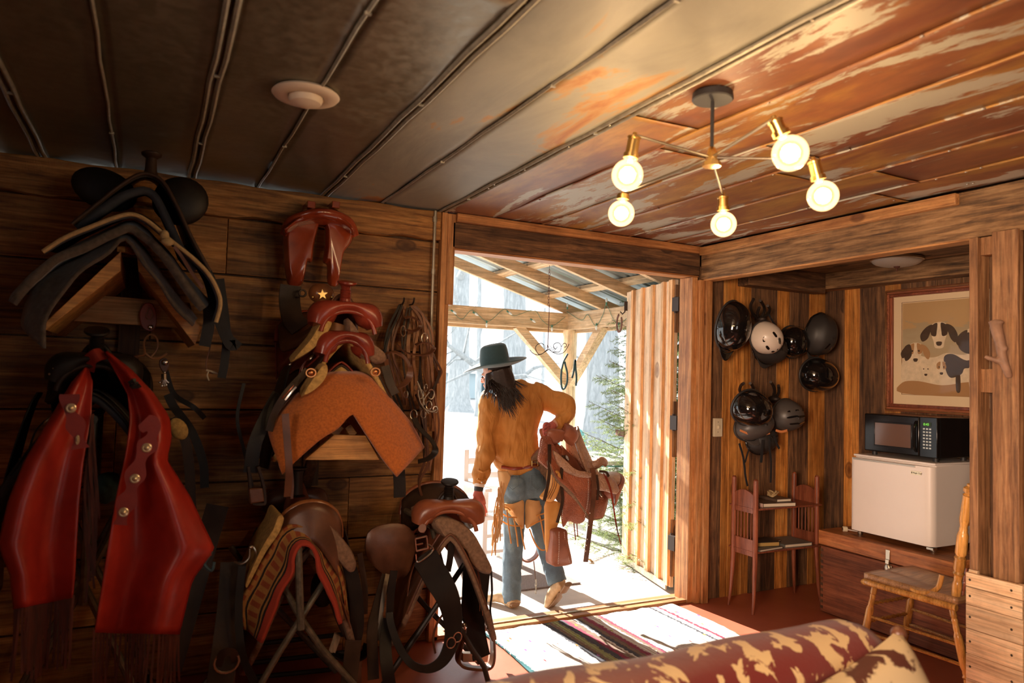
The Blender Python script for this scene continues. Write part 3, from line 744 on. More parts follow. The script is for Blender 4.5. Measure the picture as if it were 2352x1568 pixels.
tree('shade_tree', 'pale hazy tree trunk at the left edge of the doorway view', B, .46, 11, .004, [([PY(1052, 700, y1), PY(1040, 660, y1-1), PY(1020, 630, y1-1)], .12), ([PY(1055, 640, y1), PY(1075, 600, y1-2), PY(1090, 560, y1-2)], .2)], 1)
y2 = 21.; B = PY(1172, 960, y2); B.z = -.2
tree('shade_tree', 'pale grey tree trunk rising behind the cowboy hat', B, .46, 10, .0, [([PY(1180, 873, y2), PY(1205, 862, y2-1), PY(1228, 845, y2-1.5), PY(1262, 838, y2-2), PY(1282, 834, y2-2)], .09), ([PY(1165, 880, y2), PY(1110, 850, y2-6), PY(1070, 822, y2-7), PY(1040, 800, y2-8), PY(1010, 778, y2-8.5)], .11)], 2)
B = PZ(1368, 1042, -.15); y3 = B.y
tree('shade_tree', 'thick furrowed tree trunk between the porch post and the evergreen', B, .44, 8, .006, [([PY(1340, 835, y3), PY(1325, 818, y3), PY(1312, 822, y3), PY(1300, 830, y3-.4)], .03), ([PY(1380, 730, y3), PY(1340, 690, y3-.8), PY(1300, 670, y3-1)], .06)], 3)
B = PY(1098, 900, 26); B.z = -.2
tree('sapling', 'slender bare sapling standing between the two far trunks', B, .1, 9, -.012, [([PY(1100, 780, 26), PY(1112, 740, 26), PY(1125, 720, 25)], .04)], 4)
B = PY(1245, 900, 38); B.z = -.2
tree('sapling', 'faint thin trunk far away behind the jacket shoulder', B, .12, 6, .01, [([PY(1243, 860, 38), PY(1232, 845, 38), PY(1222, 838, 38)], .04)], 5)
# low pale building far off at the left
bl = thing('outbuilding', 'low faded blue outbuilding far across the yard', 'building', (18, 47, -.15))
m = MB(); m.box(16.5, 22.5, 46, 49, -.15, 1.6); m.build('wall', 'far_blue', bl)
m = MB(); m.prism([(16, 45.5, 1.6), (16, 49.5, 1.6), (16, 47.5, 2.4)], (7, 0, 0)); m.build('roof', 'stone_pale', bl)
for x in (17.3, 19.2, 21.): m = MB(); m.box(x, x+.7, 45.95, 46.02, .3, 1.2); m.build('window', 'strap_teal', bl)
# spruce
def spruce(c, h, r, seed):
    rs_ = random.Random(seed); t = thing('spruce_tree', 'green spruce with drooping needled branches behind the open door', 'tree', c)
    m = MB(); m.tube([Vector(c), Vector(c)+Vector((0, 0, h*.5)), Vector(c)+Vector((0, 0, h))], [.09, .06, .01], 8); m.build('trunk', 'spruce_bark', t)
    f = MB(); tw = MB(); z = .12; V = []; F = []
    def needles(a, b, ln, n):
        d = (b-a).normalized(); u = d.orthogonal().normalized(); w_ = d.cross(u)
        for k in range(n):
            p = a.lerp(b, k/n); ang = rs_.uniform(0, 2*PI); o_ = u*math.cos(ang)+w_*math.sin(ang); tip = p+(o_*.85+d*.75)*ln*rs_.uniform(.7, 1.1)
            s_ = d*.0026; i0 = len(V); V.extend([p-s_, p+s_, tip]); F.append((i0, i0+1, i0+2))
    while z < h-.2:
        rad = r*(1-z/h)**.8; nb = 15
        for k in range(nb):
            ang = 2*PI*k/nb+z*3.7+rs_.uniform(-.2, .2); o_ = Vector((math.cos(ang), math.sin(ang), 0)); L_ = rad*rs_.uniform(.8, 1.08)
            if o_.y < -.05: L_ = min(L_, .80/(-o_.y))
            if o_.x > .55 and z > .1: continue   # side away from the camera, never seen from the room
            b0 = Vector(c)+Vector((0, 0, z)); P = [b0+o_*L_*q+Vector((0, 0, -.22*L_*math.sin(q*PI*.75)+(.10*q*q*L_))) for q in (0, .25, .5, .75, 1.)]
            tw.tube(P, [.008, .006, .005, .003, .002], 4)
            sd = Vector((-o_.y, o_.x, 0))
            for q in range(1, 19):
                u = .12+.88*q/19; i0 = min(3, int(u*4)); p = P[i0].lerp(P[i0+1], u*4-i0)
                for s_ in (-1, 1):
                    l2 = L_*.36*(1-u*.72); e = p+(sd*s_*.8+o_*.62).normalized()*l2+Vector((0, 0, -.18*l2+rs_.uniform(-.02, .02)))
                    needles(p, e, .026, int(16+l2*260))
            needles(P[1], P[4], .028, 90)
        z += .125
    f.v = [tuple(v) for v in V]; f.f = F
    tw.build('twig', 'spruce_bark', t, kind='stuff'); f.build('needle_foliage', 'needles', t, smooth=0, kind='stuff', solid=-0.0 if False else 0)
spruce((4.74, 5.0, -.15), 5.6, 1.55, 5)
# things standing on the porch
tb = thing('patio_table', 'round white patio table beyond the saddle being carried', 'table', (4.02, 5.85, -.02))
tc_ = PY(1368, 1050, 5.9); TX = tc_.x
ORG[tb.name] = Vector((TX, 5.9, -.02)); tb.location = (TX, 5.9, -.02)
m = MB(Matrix.Translation((TX, 5.9, 0))); m.lathe([(.36, .70), (.40, .705), (.405, .735), (.39, .745), (0.01, .748)], n=36); m.build('tabletop', 'white_resin', tb)
m = MB(Matrix.Translation((TX, 5.9, 0))); m.lathe([(.395, .69), (.406, .69), (.406, .702), (.395, .702)], n=36, caps=False); m.build('rim', 'teal_metal', tb)
for k in range(4):
    a = PI/4+k*PI/2; m = MB(); m.tube([(TX+.2*math.cos(a), 5.9+.2*math.sin(a), .7), (TX+.28*math.cos(a), 5.9+.28*math.sin(a), -.02)], .02, 8); m.build('leg', 'white_resin', tb)
def patio_chair(c, rz, mat, lab, name):
    t = thing(name, lab, 'chair', c); M = Matrix.Translation(c) @ Matrix.Rotation(rz, 4, 'Z')
    m = MB(M); m.grid(lambda u, v: Vector((-.23+.46*u, -.02+.42*v-.0, .42-.03*math.sin(v*PI))), 8, 8); m.build('seat', mat, t, solid=.012, smooth=60)
    m = MB(M); m.grid(lambda u, v: Vector(((-.24+.48*u)*(1-.25*v*v), .40+.12*v-.06*(1-(2*u-1)**2)+.0, .42+.5*v*(1-.16*(2*u-1)**4))), 10, 8); m.build('backrest', mat, t, solid=.012, smooth=60)
    for s in (-1, 1):
        m = MB(M); m.tube(crv([(s*.25, .0, 0), (s*.26, -.02, .3), (s*.27, 0, .6), (s*.27, .12, .64), (s*.27, .35, .62), (s*.24, .45, .6)], 4), .014, 6); m.build('armrest', mat, t)
        m = MB(M); m.tube([(s*.24, .5, 0), (s*.22, .4, .42)], .014, 6); m.build('leg', mat, t)
    return t
patio_chair((PY(1345, 1030, 7.2).x, 7.05, -.15), R(200), 'white_resin', 'white plastic patio chair behind the round white table', 'patio_chair')
patio_chair((PY(1298, 960, 9.5).x, 9.5, -.15), R(160), 'teal_metal', 'teal metal lawn chair out in the yard past the post', 'lawn_chair')
# slatted white porch chair behind the hanging hand
C0 = PY(1140, 1330, 5.15); C0.z = -.02
t = thing('slatted_chair', 'white slatted porch chair standing beyond the hanging glove', 'chair', C0)
xl, xr = PY(1108, 1150, 5.15).x, PY(1190, 1150, 5.15).x
for x in (xl, xr):
    for yy in (5.1, 5.5):
        m = MB(); m.box(x-.02, x+.02, yy-.02, yy+.02, -.02, .88 if yy > 5.2 else .62); m.build('leg', 'white_resin', t, bevel=.004)
m = MB(); m.box(xl-.02, xr+.02, 5.06, 5.54, .38, .41); m.build('seat', 'white_resin', t, bevel=.004)
for z in (.52, .64, .76):
    m = MB(); m.box(xl, xr, 5.49, 5.51, z, z+.05); m.build('back_slat', 'white_resin', t, bevel=.003)
for x in (xl, xr): m = MB(); m.box(x-.03, x+.03, 5.04, 5.54, .60, .625); m.build('armrest', 'white_resin', t, bevel=.004)
for z in (.12, .24): m = MB(); m.box(xl, xr, 5.09, 5.11, z, z+.025); m.build('stretcher', 'white_resin', t)
m = MB(); m.box(1.95, 2.93, 4.55, 5.2, -.02, -.008); o = m.build('wire_doormat', 'mesh_mat', bevel=.004); setp(o, 'rectangular wire mesh doormat on the sunny porch slab', 'doormat')
m = MB(); lc = PZ(1354, 1290, -.02); m.grid(lambda u, v: lc+Vector((-.03+.06*u, -.02+.04*v, .012+.012*math.sin(u*5)+.008*math.cos(v*6))), 6, 4); o = m.build('fallen_leaf', 'leaf_dry', solid=.001); setp(o, 'curled brown leaf on the porch slab below the saddle strap', 'leaf')
# ================================================================== CEILING LAMP
BULBS = []
HUB = PY(1637, 362, 1.72)
cx = PZ(1637, 215, ZC); 
hub = Vector((cx.x, cx.y, 0)); hub.z = PY(1637, 362, cx.y).z
lt = thing('ceiling_lamp', 'black and brass ceiling lamp with five bare globe bulbs on spread arms', 'lamp', (hub.x, hub.y, ZC))
m = MB(Matrix.Translation((hub.x, hub.y, 0))); m.lathe([(.064, ZC), (.066, ZC-.02), (.062, ZC-.024), (.005, ZC-.026)], n=28); m.build('canopy', 'matte_black', lt)
m = MB(); m.tube([(hub.x, hub.y, ZC-.02), (hub.x, hub.y, hub.z+.02)], .006, 8); m.build('stem', 'matte_black', lt)
m = MB(Matrix.Translation(hub)); m.lathe([(.006, .035), (.012, .03), (.018, .012), (.018, -.012), (.03, -.016), (.03, -.03), (.005, -.032)], n=8); m.build('hub', 'brass', lt)
# arms: tip pixel, globe centre pixel, globe radius in px (gives its distance)
spec = [((1458, 310), (1441, 402), 36), ((1432, 442), (1427, 490), 30), ((1660, 448), (1662, 515), 29), ((1868, 366), (1890, 450), 35), ((1778, 272), (1815, 352), 41)]
RG = .0475
for (tx, ty), (gx, gy), rp in spec:
    dist = FPX*RG/rp
    d = RT*((gx-1176)/FPX) - UP*((gy-784)/FPX) + FW; G = EYE+d*dist
    d2 = RT*((tx-1176)/FPX) - UP*((ty-784)/FPX) + FW; T = EYE+d2*dist
    BULBS.append(G)
    ax = (G-T).normalized(); M = frame(T, ax.orthogonal(), ax.cross(ax.orthogonal()))
    ln = (G-T).length
    a = hub+(T-hub).normalized()*.015
    m = MB(); m.tube([a, T], .0045, 8); arm = m.build('arm', 'arm_metal', lt)
    m = MB(M); m.lathe([(.006, -.008), (.008, 0), (.021, .006), (.021, .012), (.0185, .014), (.019, ln-RG-.02), (.023, ln-RG-.018), (.023, ln-RG-.004), (.012, ln-RG-.002)], n=20); sk = m.build('socket', 'brass', lt)
    m = MB(Matrix.Translation(T)); 
    prof = [(.012, ln-RG-.005)]+[(max(.001, RG*math.sin(t)), ln-RG*math.cos(t)) for t in [R(16)+R(164)*k/16 for k in range(17)]]
    m = MB(M); m.lathe(prof, n=28, caps=False); m.build('bulb', 'glass_lit', lt, smooth=80)
    m = MB(M)
    for k in range(6):
        q = 2*PI*k/6; m.tube([(.008*math.cos(q), .008*math.sin(q), ln-.022), (.016*math.cos(q+.5), .016*math.sin(q+.5), ln), (.008*math.cos(q+1), .008*math.sin(q+1), ln+.02)], .0022, 5)
    m.build('filament', 'filament', lt)
m = MB(); q = PZ(703, 215, ZC); mm_ = Matrix.Translation((q.x, q.y, 0)); m = MB(mm_); m.lathe([(.105, ZC+.002), (.112, ZC-.006), (.105, ZC-.014), (.062, ZC-.016), (.058, ZC-.012)], n=36, caps=False)
sp = thing('ceiling_vent', 'round off-white ceiling disc with a domed centre on dark tin', 'vent', (q.x, q.y, ZC)); m.build('flange', 'speaker_white', sp, smooth=50)
m = MB(mm_); m.lathe([(.055, ZC), (.057, ZC-.02), (.05, ZC-.034), (.03, ZC-.042), (.002, ZC-.044)], n=30); m.build('dome', 'speaker_white', sp)
# ================================================================== SADDLES
def saddle(root, M, mats, horn=True, horn_tilt=18, fender=.42, stirrup=True, sides=(-1, 1), swell=1., seat_w=1., skirt_drop=1., spread=1., cantle=True, fork=True, strings=True, studs=False, concho=True, skirt_len=.74, seat=True, fleece='fleece'):
    """western saddle, local frame: x right, y towards the horn, z up, origin on the ridge under the seat"""
    lea, skm, rim = mats['body'], mats['skirt'], mats['rim']
    def arc(s, lift=0):   # cross-section over the horse's back
        a = abs(s); x = .30*spread*(a**.95); z = -.36*skirt_drop*(a**1.35)-.01
        return math.copysign(x, s), z+lift
    def skirt(lift, L, smax, name, mat, th, y0=0.):
        m = MB(M)
        def fn(u, v):
            uu = 2*u-1; s = 2*v-1
            lim = smax*(1-.28*max(0, abs(uu)-.55)**2/.2)
            ss = s*lim; x, z = arc(ss, lift); yy = y0+uu*L/2*(1-.10*abs(ss)**2)-.02
            z += .016*math.sin(uu*3+1)*abs(ss)
            return Vector((x*(1+lift*.8), yy, z))
        m.grid(fn, 26, 34); return m.build(name, mat, root, solid=th, smooth=60, off=0)
    skirt(.012, skirt_len, 1., 'skirt', skm, .009); skirt(-.006, skirt_len-.01, .99, 'fleece_lining', fleece, .024)
    skirt(.026, .50, .50, 'jockey', lea, .007, -.02)
    if fork:
        m = MB(M); rings = []
        for i in range(29):
            t = PI*(.10+.80*i/28); ct, st = math.cos(t), math.sin(t)
            c = Vector((.135*swell*ct, .235, -.02+.15*st**.75))
            sw = math.exp(-((abs(ct)-.72)/.32)**2)
            rad = .024+.036*sw*swell*(1 if st > .5 else .4+.6*(st-.3)/.2); ry = .055+.02*st; o_ = Vector((ct, 0, st)).normalized()
            rings.append([c+o_*(rad*math.cos(a))+Vector((0, ry*math.sin(a)*(1 if math.sin(a) > 0 else .75), 0)) for a in [2*PI*k/14 for k in range(14)]])
        m.rings(rings); m.build('fork', lea, root, smooth=60)
        m = MB(M); pts = [Vector((.118*swell*math.cos(t), .285, -.03+.135*math.sin(t)**.75)) for t in [PI*(.06+.88*k/20) for k in range(21)]]
        m.tube(pts, .011, 8); m.build('gullet_binding', rim, root, smooth=60)
    if horn:
        H = M @ Matrix.Translation((0, .225, .15)) @ Matrix.Rotation(R(-horn_tilt), 4, 'X')
        m = MB(H); m.lathe([(.034, -.02), (.026, .01), (.02, .035), (.019, .06), (.024, .075), (.03, .082)], n=18)
        hn = m.build('horn', mats.get('horn', lea), root, smooth=50)
        m = MB(H @ Matrix.Rotation(R(-8), 4, 'X')); m.lathe([(.012, .078), (.038, .084), (.044, .091), (.042, .098), (.02, .101), (.001, .101)], n=24); m.build('horn_cap', mats.get('horn', lea), hn, smooth=50)
        m = MB(H)
        for k in range(7): m.tube([(.0225*math.cos(a)+0, .0225*math.sin(a), .022+k*.006) for a in [2*PI*q/14 for q in range(14)]], .0032, 5, closed=True)
        m.build('horn_wrap', mats.get('horn', lea), hn)
    zc = .17 if cantle else .09
    if seat:
        def sfn(u, v):
            s = 2*v-1; y = .20-.47*u
            zr_ = .135*(1-u)**2.2+.05+.02*math.sin(u*PI)-.02*u+(zc-.03)*max(0, (u-.72)/.28)**1.6
            w_ = (.055+.13*min(1, u*1.35)**1.1)*seat_w; 
            x = w_*s*(1+.0*u); dr_ = (.055+.07*(1-abs(u-.5)*1.2))*abs(s)**2.2
            y -= .03*(1-s*s)*max(0, (u-.75)/.25)
            return Vector((x, y, zr_-dr_))
        m = MB(M); m.grid(sfn, 28, 20); m.build('seat', mats.get('seat', lea), root, solid=.016, smooth=60)
    if cantle:
        pts = [Vector((.19*seat_w*math.cos(t), -.275-.045*math.sin(t), .015+.165*math.sin(t)**.8)) for t in [PI*k/24 for k in range(25)]]
        m = MB(M); m.tube(pts, [(.016, .013)]*25, 10); m.build('cantle_roll', rim, root, smooth=60)
        m = MB(M)
        m.grid(lambda u, v: (lambda p: Vector((p.x*(1-.12*v), p.y-.012-.05*v, p.z*(1-v)+(.0+arc(p.x/.34)[1]+.03)*v)))(pts[int(round(u*24))]), 24, 5); m.build('cantle_back', lea, root, solid=.006, smooth=60)
    if concho:
        for s in (-1, 1):
            for y in (.16, -.24):
                x, z = arc(s*.42); Mc = M @ frame((x*1.08, y, z+.052), (0, 1, 0), (s*.55, 0, .8)); Mc = M @ Matrix.Translation((x*1.06, y, z+.042)) @ Matrix.Rotation(s*R(48), 4, 'Y')
                m = MB(Mc); m.lathe([(.022, 0), (.021, .004), (.012, .007), (.001, .009)], n=16); m.build('concho', mats.get('metal', 'nickel'), root)
    if strings:
        for s in (-1, 1):
            for y in (.15, -.26):
                x, z = arc(s*.44); m = MB(M); x *= 1.1; z += .05
                for dy in (-.006, .01): m.strap(crv([(x, y+dy, z), (x+s*.03, y+dy*2, z-.05), (x+s*.05, y+dy*3, z-.16), (x+s*.055, y+dy*5, z-.27)], 4), .007, .003, flat=(s, 0, 0))
                m.build('saddle_string', mats.get('string', lea), root)
    for s in sides:
        if fender:
            m = MB(M); 
            def ff(u, v):
                w_ = .085+.085*math.sin(min(1, u*1.25)*PI*.5)*(1-.62*max(0, u-.6)/.4)
                x = s*(.19+.10*u**.7*spread); z = .0-fender*u; return Vector((x+s*.006*math.sin(v*PI), .03+(v-.5)*2*w_*.8, z))
            m.grid(ff, 16, 10); m.build('fender', mats.get('fender', lea), root, solid=.007, smooth=60)
        if stirrup:
            zt = -(fender or .3); xx = s*(.19+.10*spread)
            m = MB(M); m.strap([(xx, .03, zt+.05), (xx, .03, zt-.06), (xx+s*.01, .03, zt-.11)], .05, .008, flat=(s, 0, 0)); m.build('stirrup_leather', mats.get('fender', lea), root)
            c = Vector((xx+s*.008, .03, zt-.18)); pts = [c+Vector(p) for p in [(0, -.045, .075), (0, -.062, .02), (0, -.07, -.045), (0, -.05, -.066), (0, .05, -.066), (0, .07, -.045), (0, .062, .02), (0, .045, .075)]]
            m = MB(M); m.strap(crv(pts, 4, True), .045, .012, side=(1, 0, 0), closed=True); m.build('stirrup', mats.get('stirrup', 'brown_leather'), root, bevel=.002)
            m = MB(M); m.tube([c+Vector((0, -.05, .078)), c+Vector((0, .05, .078))], .006, 6); m.build('stirrup_bolt', mats.get('metal', 'nickel'), root)
    if studs:
        m = MB(M)
        for k in range(15):
            t = PI*(.12+.76*k/14); q = Vector((.15*swell*math.cos(t), .292, .0+.145*math.sin(t)**.75)); m.ell(q, (.004, .004, .004), nu=6, nv=4)
        m.build('stud', 'nickel', root, kind='stuff')
def local(o, yaw, tilt=0, roll=0, scale=1.):
    return Matrix.Translation(Vector(o)) @ Matrix.Rotation(yaw, 4, 'Z') @ Matrix.Rotation(tilt, 4, 'X') @ Matrix.Rotation(roll, 4, 'Y') @ Matrix.Scale(scale, 4)
def buckle(m, c, w, h, r=.003, nrm=(0, -1, 0), rot=0):
    c = Vector(c); nrm = Vector(nrm).normalized(); u = Vector((0, 0, 1)).cross(nrm).normalized(); v = nrm.cross(u)
    u, v = u*math.cos(rot)+v*math.sin(rot), v*math.cos(rot)-u*math.sin(rot)
    P = [c+u*(a*w/2)+v*(b*h/2) for a, b in ((-1, -1), (1, -1), (1, 1), (-1, 1))]
    for a, b in zip(P, P[1:]+P[:1]): m.tube([a, b], r, 6)
    m.tube([c-u*w*.5, c+u*w*.1+nrm*.004], r*.8, 5)
def pole_mats(**k): return k
def strap_thing(name, lab, rows, w, mat, cat='strap', t=.005, group=None, buck=None, flat=(0, -1, 0)):
    m = MB(); m.strap(crv(ppx(rows), 6), w, t, flat=flat)
    if buck is None:
        o = m.build(name, mat); return setp(o, lab, cat, group)
    th = thing(name, lab, cat, PY(*rows[0]), group); m.build('strap', mat, th)
    m = MB(); buckle(m, *buck); m.build('buckle', 'nickel', th); return th

# ---------- top-left wall rack: two sloping boards, a cross board and an upright
y0, y1_ = 3.12, 3.84
rk = thing('saddle_rack', 'triangular wooden wall rack holding the dark saddle and felt pads near the ceiling', 'saddle rack', PY(300, 760, 3.8))
def slope_board(pa, pb, drop, mat='rack_wood', yf=y0, yb=y1_):
    A, B_ = PY(*pa, yf), PY(*pb, yf); m = MB(); d = (B_-A).normalized(); nrm = Vector((-d.z, 0, d.x));
    if nrm.z > 0: nrm = -nrm
    m.prism([A, B_, B_+nrm*drop, A+nrm*drop*1.0], (0, yb-yf, 0)); return m
m = slope_board((277, 572), (106, 738), .03); A = PY(277, 570, y0); 
m = MB(); m.prism([PY(278, 576, y0), PY(106, 738, y0), PY(104, 758, y0), PY(277, 622, y0)], (0, .7, 0)); m.build('sloping_board', 'rack_wood', rk, bevel=.002)
m = MB(); m.prism([PY(314, 580, y0+.12), PY(318, 622, y0+.12), PY(448, 792, y0+.12), PY(464, 752, y0+.12), PY(436, 722, y0+.12)], (0, .55, 0)); m.build('sloping_board', 'rack_wood', rk, bevel=.002)
m = MB(); m.prism([PY(140, 735, 3.5), PY(205, 676, 3.5), PY(436, 695, 3.5), PY(452, 755, 3.5)], (0, .03, 0)); m.build('cross_board', 'rack_wood', rk, bevel=.002)
m = MB(); a = PY(282, 590, 3.8); b = PY(318, 830, 3.8); m.box(a.x, b.x, 3.80, 3.86, b.z, a.z); m.build('upright', 'rack_dark', rk, bevel=.002)
m = MB(); m.beam(PY(278, 572, y0)+Vector((.0, 0, .0)), PY(312, 580, y0+.1), .03, .02); m.build('ridge_block', 'rack_wood', rk)
# felt pads (two layers) and a bound pad
def pad(name, lab, rows, mat, th, wob=.006, nu=30, group=None, edge=None):
    m = MB(); sheet_rows(m, [ppx(r) for r in rows], nu, 6, wob)
    o = m.build(name, mat, solid=th, smooth=70, off=-1); setp(o, lab, 'saddle pad', group); return o
def back(row, y, dz=.0, shrink=.0): return [(a, b, y) for a, b in row]
f1 = [(18, 690), (58, 640), (120, 590), (190, 560), (255, 528), (300, 512), (335, 535), (385, 585), (430, 650), (476, 705)]
f1b = [(40, 665), (90, 620), (140, 580), (200, 548), (258, 520), (300, 506), (340, 530), (392, 585), (440, 645), (480, 690)]
pad('felt_saddle_pad', 'thick grey-brown felt pad folded over the top left rack, lowest of its layers', [[(a, b, 3.02) for a, b in f1], [(a, b, 3.25) for a, b in f1b], [(a*.86+50, b*.98+14, 3.72) for a, b in f1b]], 'grey_felt', .030, .01)
f2 = [(48, 735), (60, 690), (95, 640), (160, 600), (230, 565), (285, 535), (330, 570), (380, 640), (420, 690), (450, 730)]
f2s = [(100, 800), (102, 742), (130, 680), (185, 620), (240, 585), (283, 545), (318, 585), (365, 645), (410, 705), (445, 745)]
pad('felt_saddle_pad', 'thinner ragged grey felt liner hanging lower under the thick felt pad', [[(a, b, 3.05) for a, b in f2s], [(a, b+3, 3.2) for a, b in f2], [(a*.86+50, b*.98+14, 3.70) for a, b in f2]], 'grey_felt', .012, .012)
f3 = [(98, 578), (150, 545), (210, 520), (262, 500), (302, 492), (340, 508), (392, 552), (440, 590), (478, 628), (500, 668), (506, 700), (496, 740)]
pad('bound_saddle_pad', 'dark saddle pad with a pale cream bound edge lying above the grey felt', [[(a, b, 3.0) for a, b in f3], [(a+4, b-6, 3.3) for a, b in f3], [(a*.86+52, b*.98+10, 3.74) for a, b in f3]], 'navy_pad', .014, .003)
m = MB(); m.tube(crv([PY(a, b, 2.995) for a, b in f3[:]], 5), .008, 8); bo = bpy.data.objects['bound_saddle_pad']; m.build('edge_binding', 'cream_binding', bo)
m = MB(); q = PY(385, 555, 2.97); m.ell(q, (.022, .012, .016), nu=10, nv=6); q = PY(378, 540, 2.975); m.ell(q, (.016, .01, .02), nu=10, nv=6); m.build('wear_patch', 'cream_binding', bo)
m = MB(); m.strap(crv(ppx([(400, 566, 2.97), (418, 590, 2.97), (440, 625, 2.965), (466, 662, 2.96)]), 4), .012, .004); m.build('tie_strap', 'brown_leather', bo)
# dark saddle on top, horn end towards the room
s1 = thing('western_saddle', 'dark saddle with a tall horn on the top left rack, just under the ceiling', 'saddle', PY(335, 500, 3.4), 'western saddles on racks and stands')
c1 = PY(335, 485, 3.35)
m = MB(); sheet_rows(m, [[PY(a, b, 3.02) for a, b in ((170, 512), (215, 474), (270, 430), (315, 404), (345, 402), (375, 420), (405, 470), (440, 545), (478, 620))], [PY(a, b, 3.3) for a, b in ((190, 500), (225, 470), (275, 430), (318, 406), (346, 404), (374, 422), (400, 470), (432, 540), (462, 610))], [PY(a, b, 3.72) for a, b in ((210, 500), (245, 470), (285, 436), (318, 412), (342, 410), (366, 426), (390, 470), (418, 540), (440, 600))]], 30, 6)
m.build('skirt', 'black_leather', s1, solid=.01, smooth=70)
m = MB(); sheet_rows(m, [[PY(a, b, 3.04) for a, b in ((165, 512), (215, 482), (268, 446), (312, 430), (342, 430), (366, 450), (392, 500), (425, 570), (452, 620))], [PY(a, b, 3.5) for a, b in ((205, 500), (240, 476), (285, 452), (318, 436), (342, 436), (366, 456), (386, 500), (408, 550), (424, 590))]], 30, 4)
m.build('padded_lining', 'navy_pad', s1, solid=.03, smooth=70)
m = MB(); m.tube(crv([PY(a, b, 3.01) for a, b in ((165, 514), (215, 474), (270, 430), (315, 402), (345, 400), (375, 418), (405, 470), (440, 545), (482, 622))], 4), .007, 8); m.build('edge_binding', 'dark_leather', s1, smooth=80)
for a, b, rx, rz, ro in ((240, 435, .125, .085, 18), (415, 462, .115, .105, -30)):
    m = MB(); m.ell(PY(a, b, 3.42), (rx, .035, rz), Matrix.Rotation(R(ro), 3, 'Y'), 24, 12); m.build('cantle_wing', 'black_leather', s1, smooth=80)
q = PY(346, 402, 3.2); mhn = MB(Matrix.Translation((q.x, 3.2, q.z-.01))); zh = PY(348, 350, 3.2).z-q.z+.01
mhn.lathe([(.03, 0), (.022, zh*.3), (.02, zh*.75), (.024, zh-.022), (.036, zh-.014), (.038, zh-.005), (.03, zh)], n=20); mhn.build('horn', 'dark_leather', s1, smooth=50)
# its hanging straps at the right
strap_thing('hanging_latigo', 'long black strap dropping from the top left saddle to the right of the rack', [(430, 560, 3.3), (480, 640, 3.3), (500, 720, 3.3), (530, 790, 3.3), (545, 780, 3.3)], .05, 'black_leather')
strap_thing('hanging_latigo', 'narrow black strap end hanging lowest beside the top left rack', [(505, 640, 3.35), (520, 760, 3.35), (516, 830, 3.35), (509, 868, 3.35)], [.03, .035, .035, .02]*0 or .035, 'black_leather')
strap_thing('hanging_latigo', 'short blunt black strap hanging against the right end of the felt pad', [(478, 690, 3.2), (480, 740, 3.2), (470, 795, 3.2)], .045, 'black_leather')
th = thing('tied_cord', 'thin leather cord with a white string knot hanging under the top left rack', 'cord', PY(480, 860, 3.4))
m = MB(); m.tube(crv(ppx([(484, 770, 3.4), (482, 800, 3.4), (474, 830, 3.4), (476, 850, 3.4), (490, 858, 3.4)]), 5), .003, 6); m.build('cord', 'rein_leather', th)
m = MB(); m.tube(ppx([(474, 850, 3.39), (486, 853, 3.38), (499, 858, 3.39)]), .0045, 6); m.tube(crv(ppx([(479, 853, 3.38), (476, 862, 3.38), (480, 874, 3.38)]), 4), .003, 5); m.build('knot', 'cream_plastic', th)
# spur straps and a rawhide coil hanging below
th = thing('spur_strap', 'reddish tooled spur strap with a chrome button hanging on the rack cross board', 'spur strap', PY(345, 755, 3.45))
m = MB(); pts = ppx([(334, 696, 3.46), (322, 712, 3.46), (321, 735, 3.46), (330, 755, 3.46), (350, 760, 3.46), (360, 742, 3.46), (358, 715, 3.46), (350, 698, 3.46)]); m.prism(crv(pts, 4, True), (0, .012, 0)); m.build('strap', 'red_leather', th, bevel=.003)
m = MB(); m.ell(PY(346, 751, 3.45), (.011, .006, .011), nu=12, nv=6); m.build('button', 'chrome', th)
m = MB(); m.tube(crv(ppx([(338, 718, 3.45), (344, 708, 3.447), (350, 720, 3.447), (344, 734, 3.447), (336, 728, 3.45)]), 4, True), .002, 5, closed=True); m.build('stitching', 'rein_leather', th)
th = thing('rawhide_coil', 'loop of pale rawhide cord hanging below the tooled spur strap', 'cord', PY(350, 800, 3.42))
m = MB(); m.tube(crv(ppx([(298, 830, 3.42), (318, 818, 3.41), (332, 812, 3.4), (331, 785, 3.4), (345, 768, 3.4), (360, 777, 3.41), (361, 800, 3.42), (345, 820, 3.41), (335, 812, 3.4), (350, 823, 3.4), (370, 820, 3.4), (384, 811, 3.4)]), 6), .0045, 6); m.build('cord', 'tan_leather', th)
m = MB(); m.tube(ppx([(296, 828, 3.42), (306, 822, 3.415), (318, 818, 3.41)]), .008, 6); m.build('wrapped_end', 'rein_leather', th)
th = thing('spur', 'chrome spur with a pointed rowel hanging on a dark strap below the rack', 'spur', PY(377, 885, 3.42))
m = MB(); pts = ppx([(366, 828, 3.42), (374, 822, 3.42), (384, 824, 3.42), (389, 838, 3.42), (384, 852, 3.42), (378, 858, 3.42), (372, 852, 3.42), (366, 840, 3.42)]); m.prism(crv(pts, 4, True), (0, .01, 0)); m.build('strap', 'brown_leather', th, bevel=.003)
m = MB(); m.ell(PY(379, 832, 3.41), (.013, .006, .013), nu=12, nv=6); m.build('button', 'chrome', th)
m = MB(); m.ell(PY(378, 855, 3.41), (.006, .005, .006), nu=8, nv=5); m.build('button', 'chrome', th)
m = MB(); m.tube(ppx([(377, 858, 3.415), (377, 872, 3.415)]), .011, 8)
for a, b in ((367, 878), (372, 886), (377, 886), (386, 878), (382, 884)): m.tube([PY(377, 868, 3.41), PY(a, b, 3.41)], [.005, .003], 6); m.ell(PY(a, b, 3.41), (.005, .004, .005), nu=8, nv=5)
m.build('rowel', 'chrome', th)

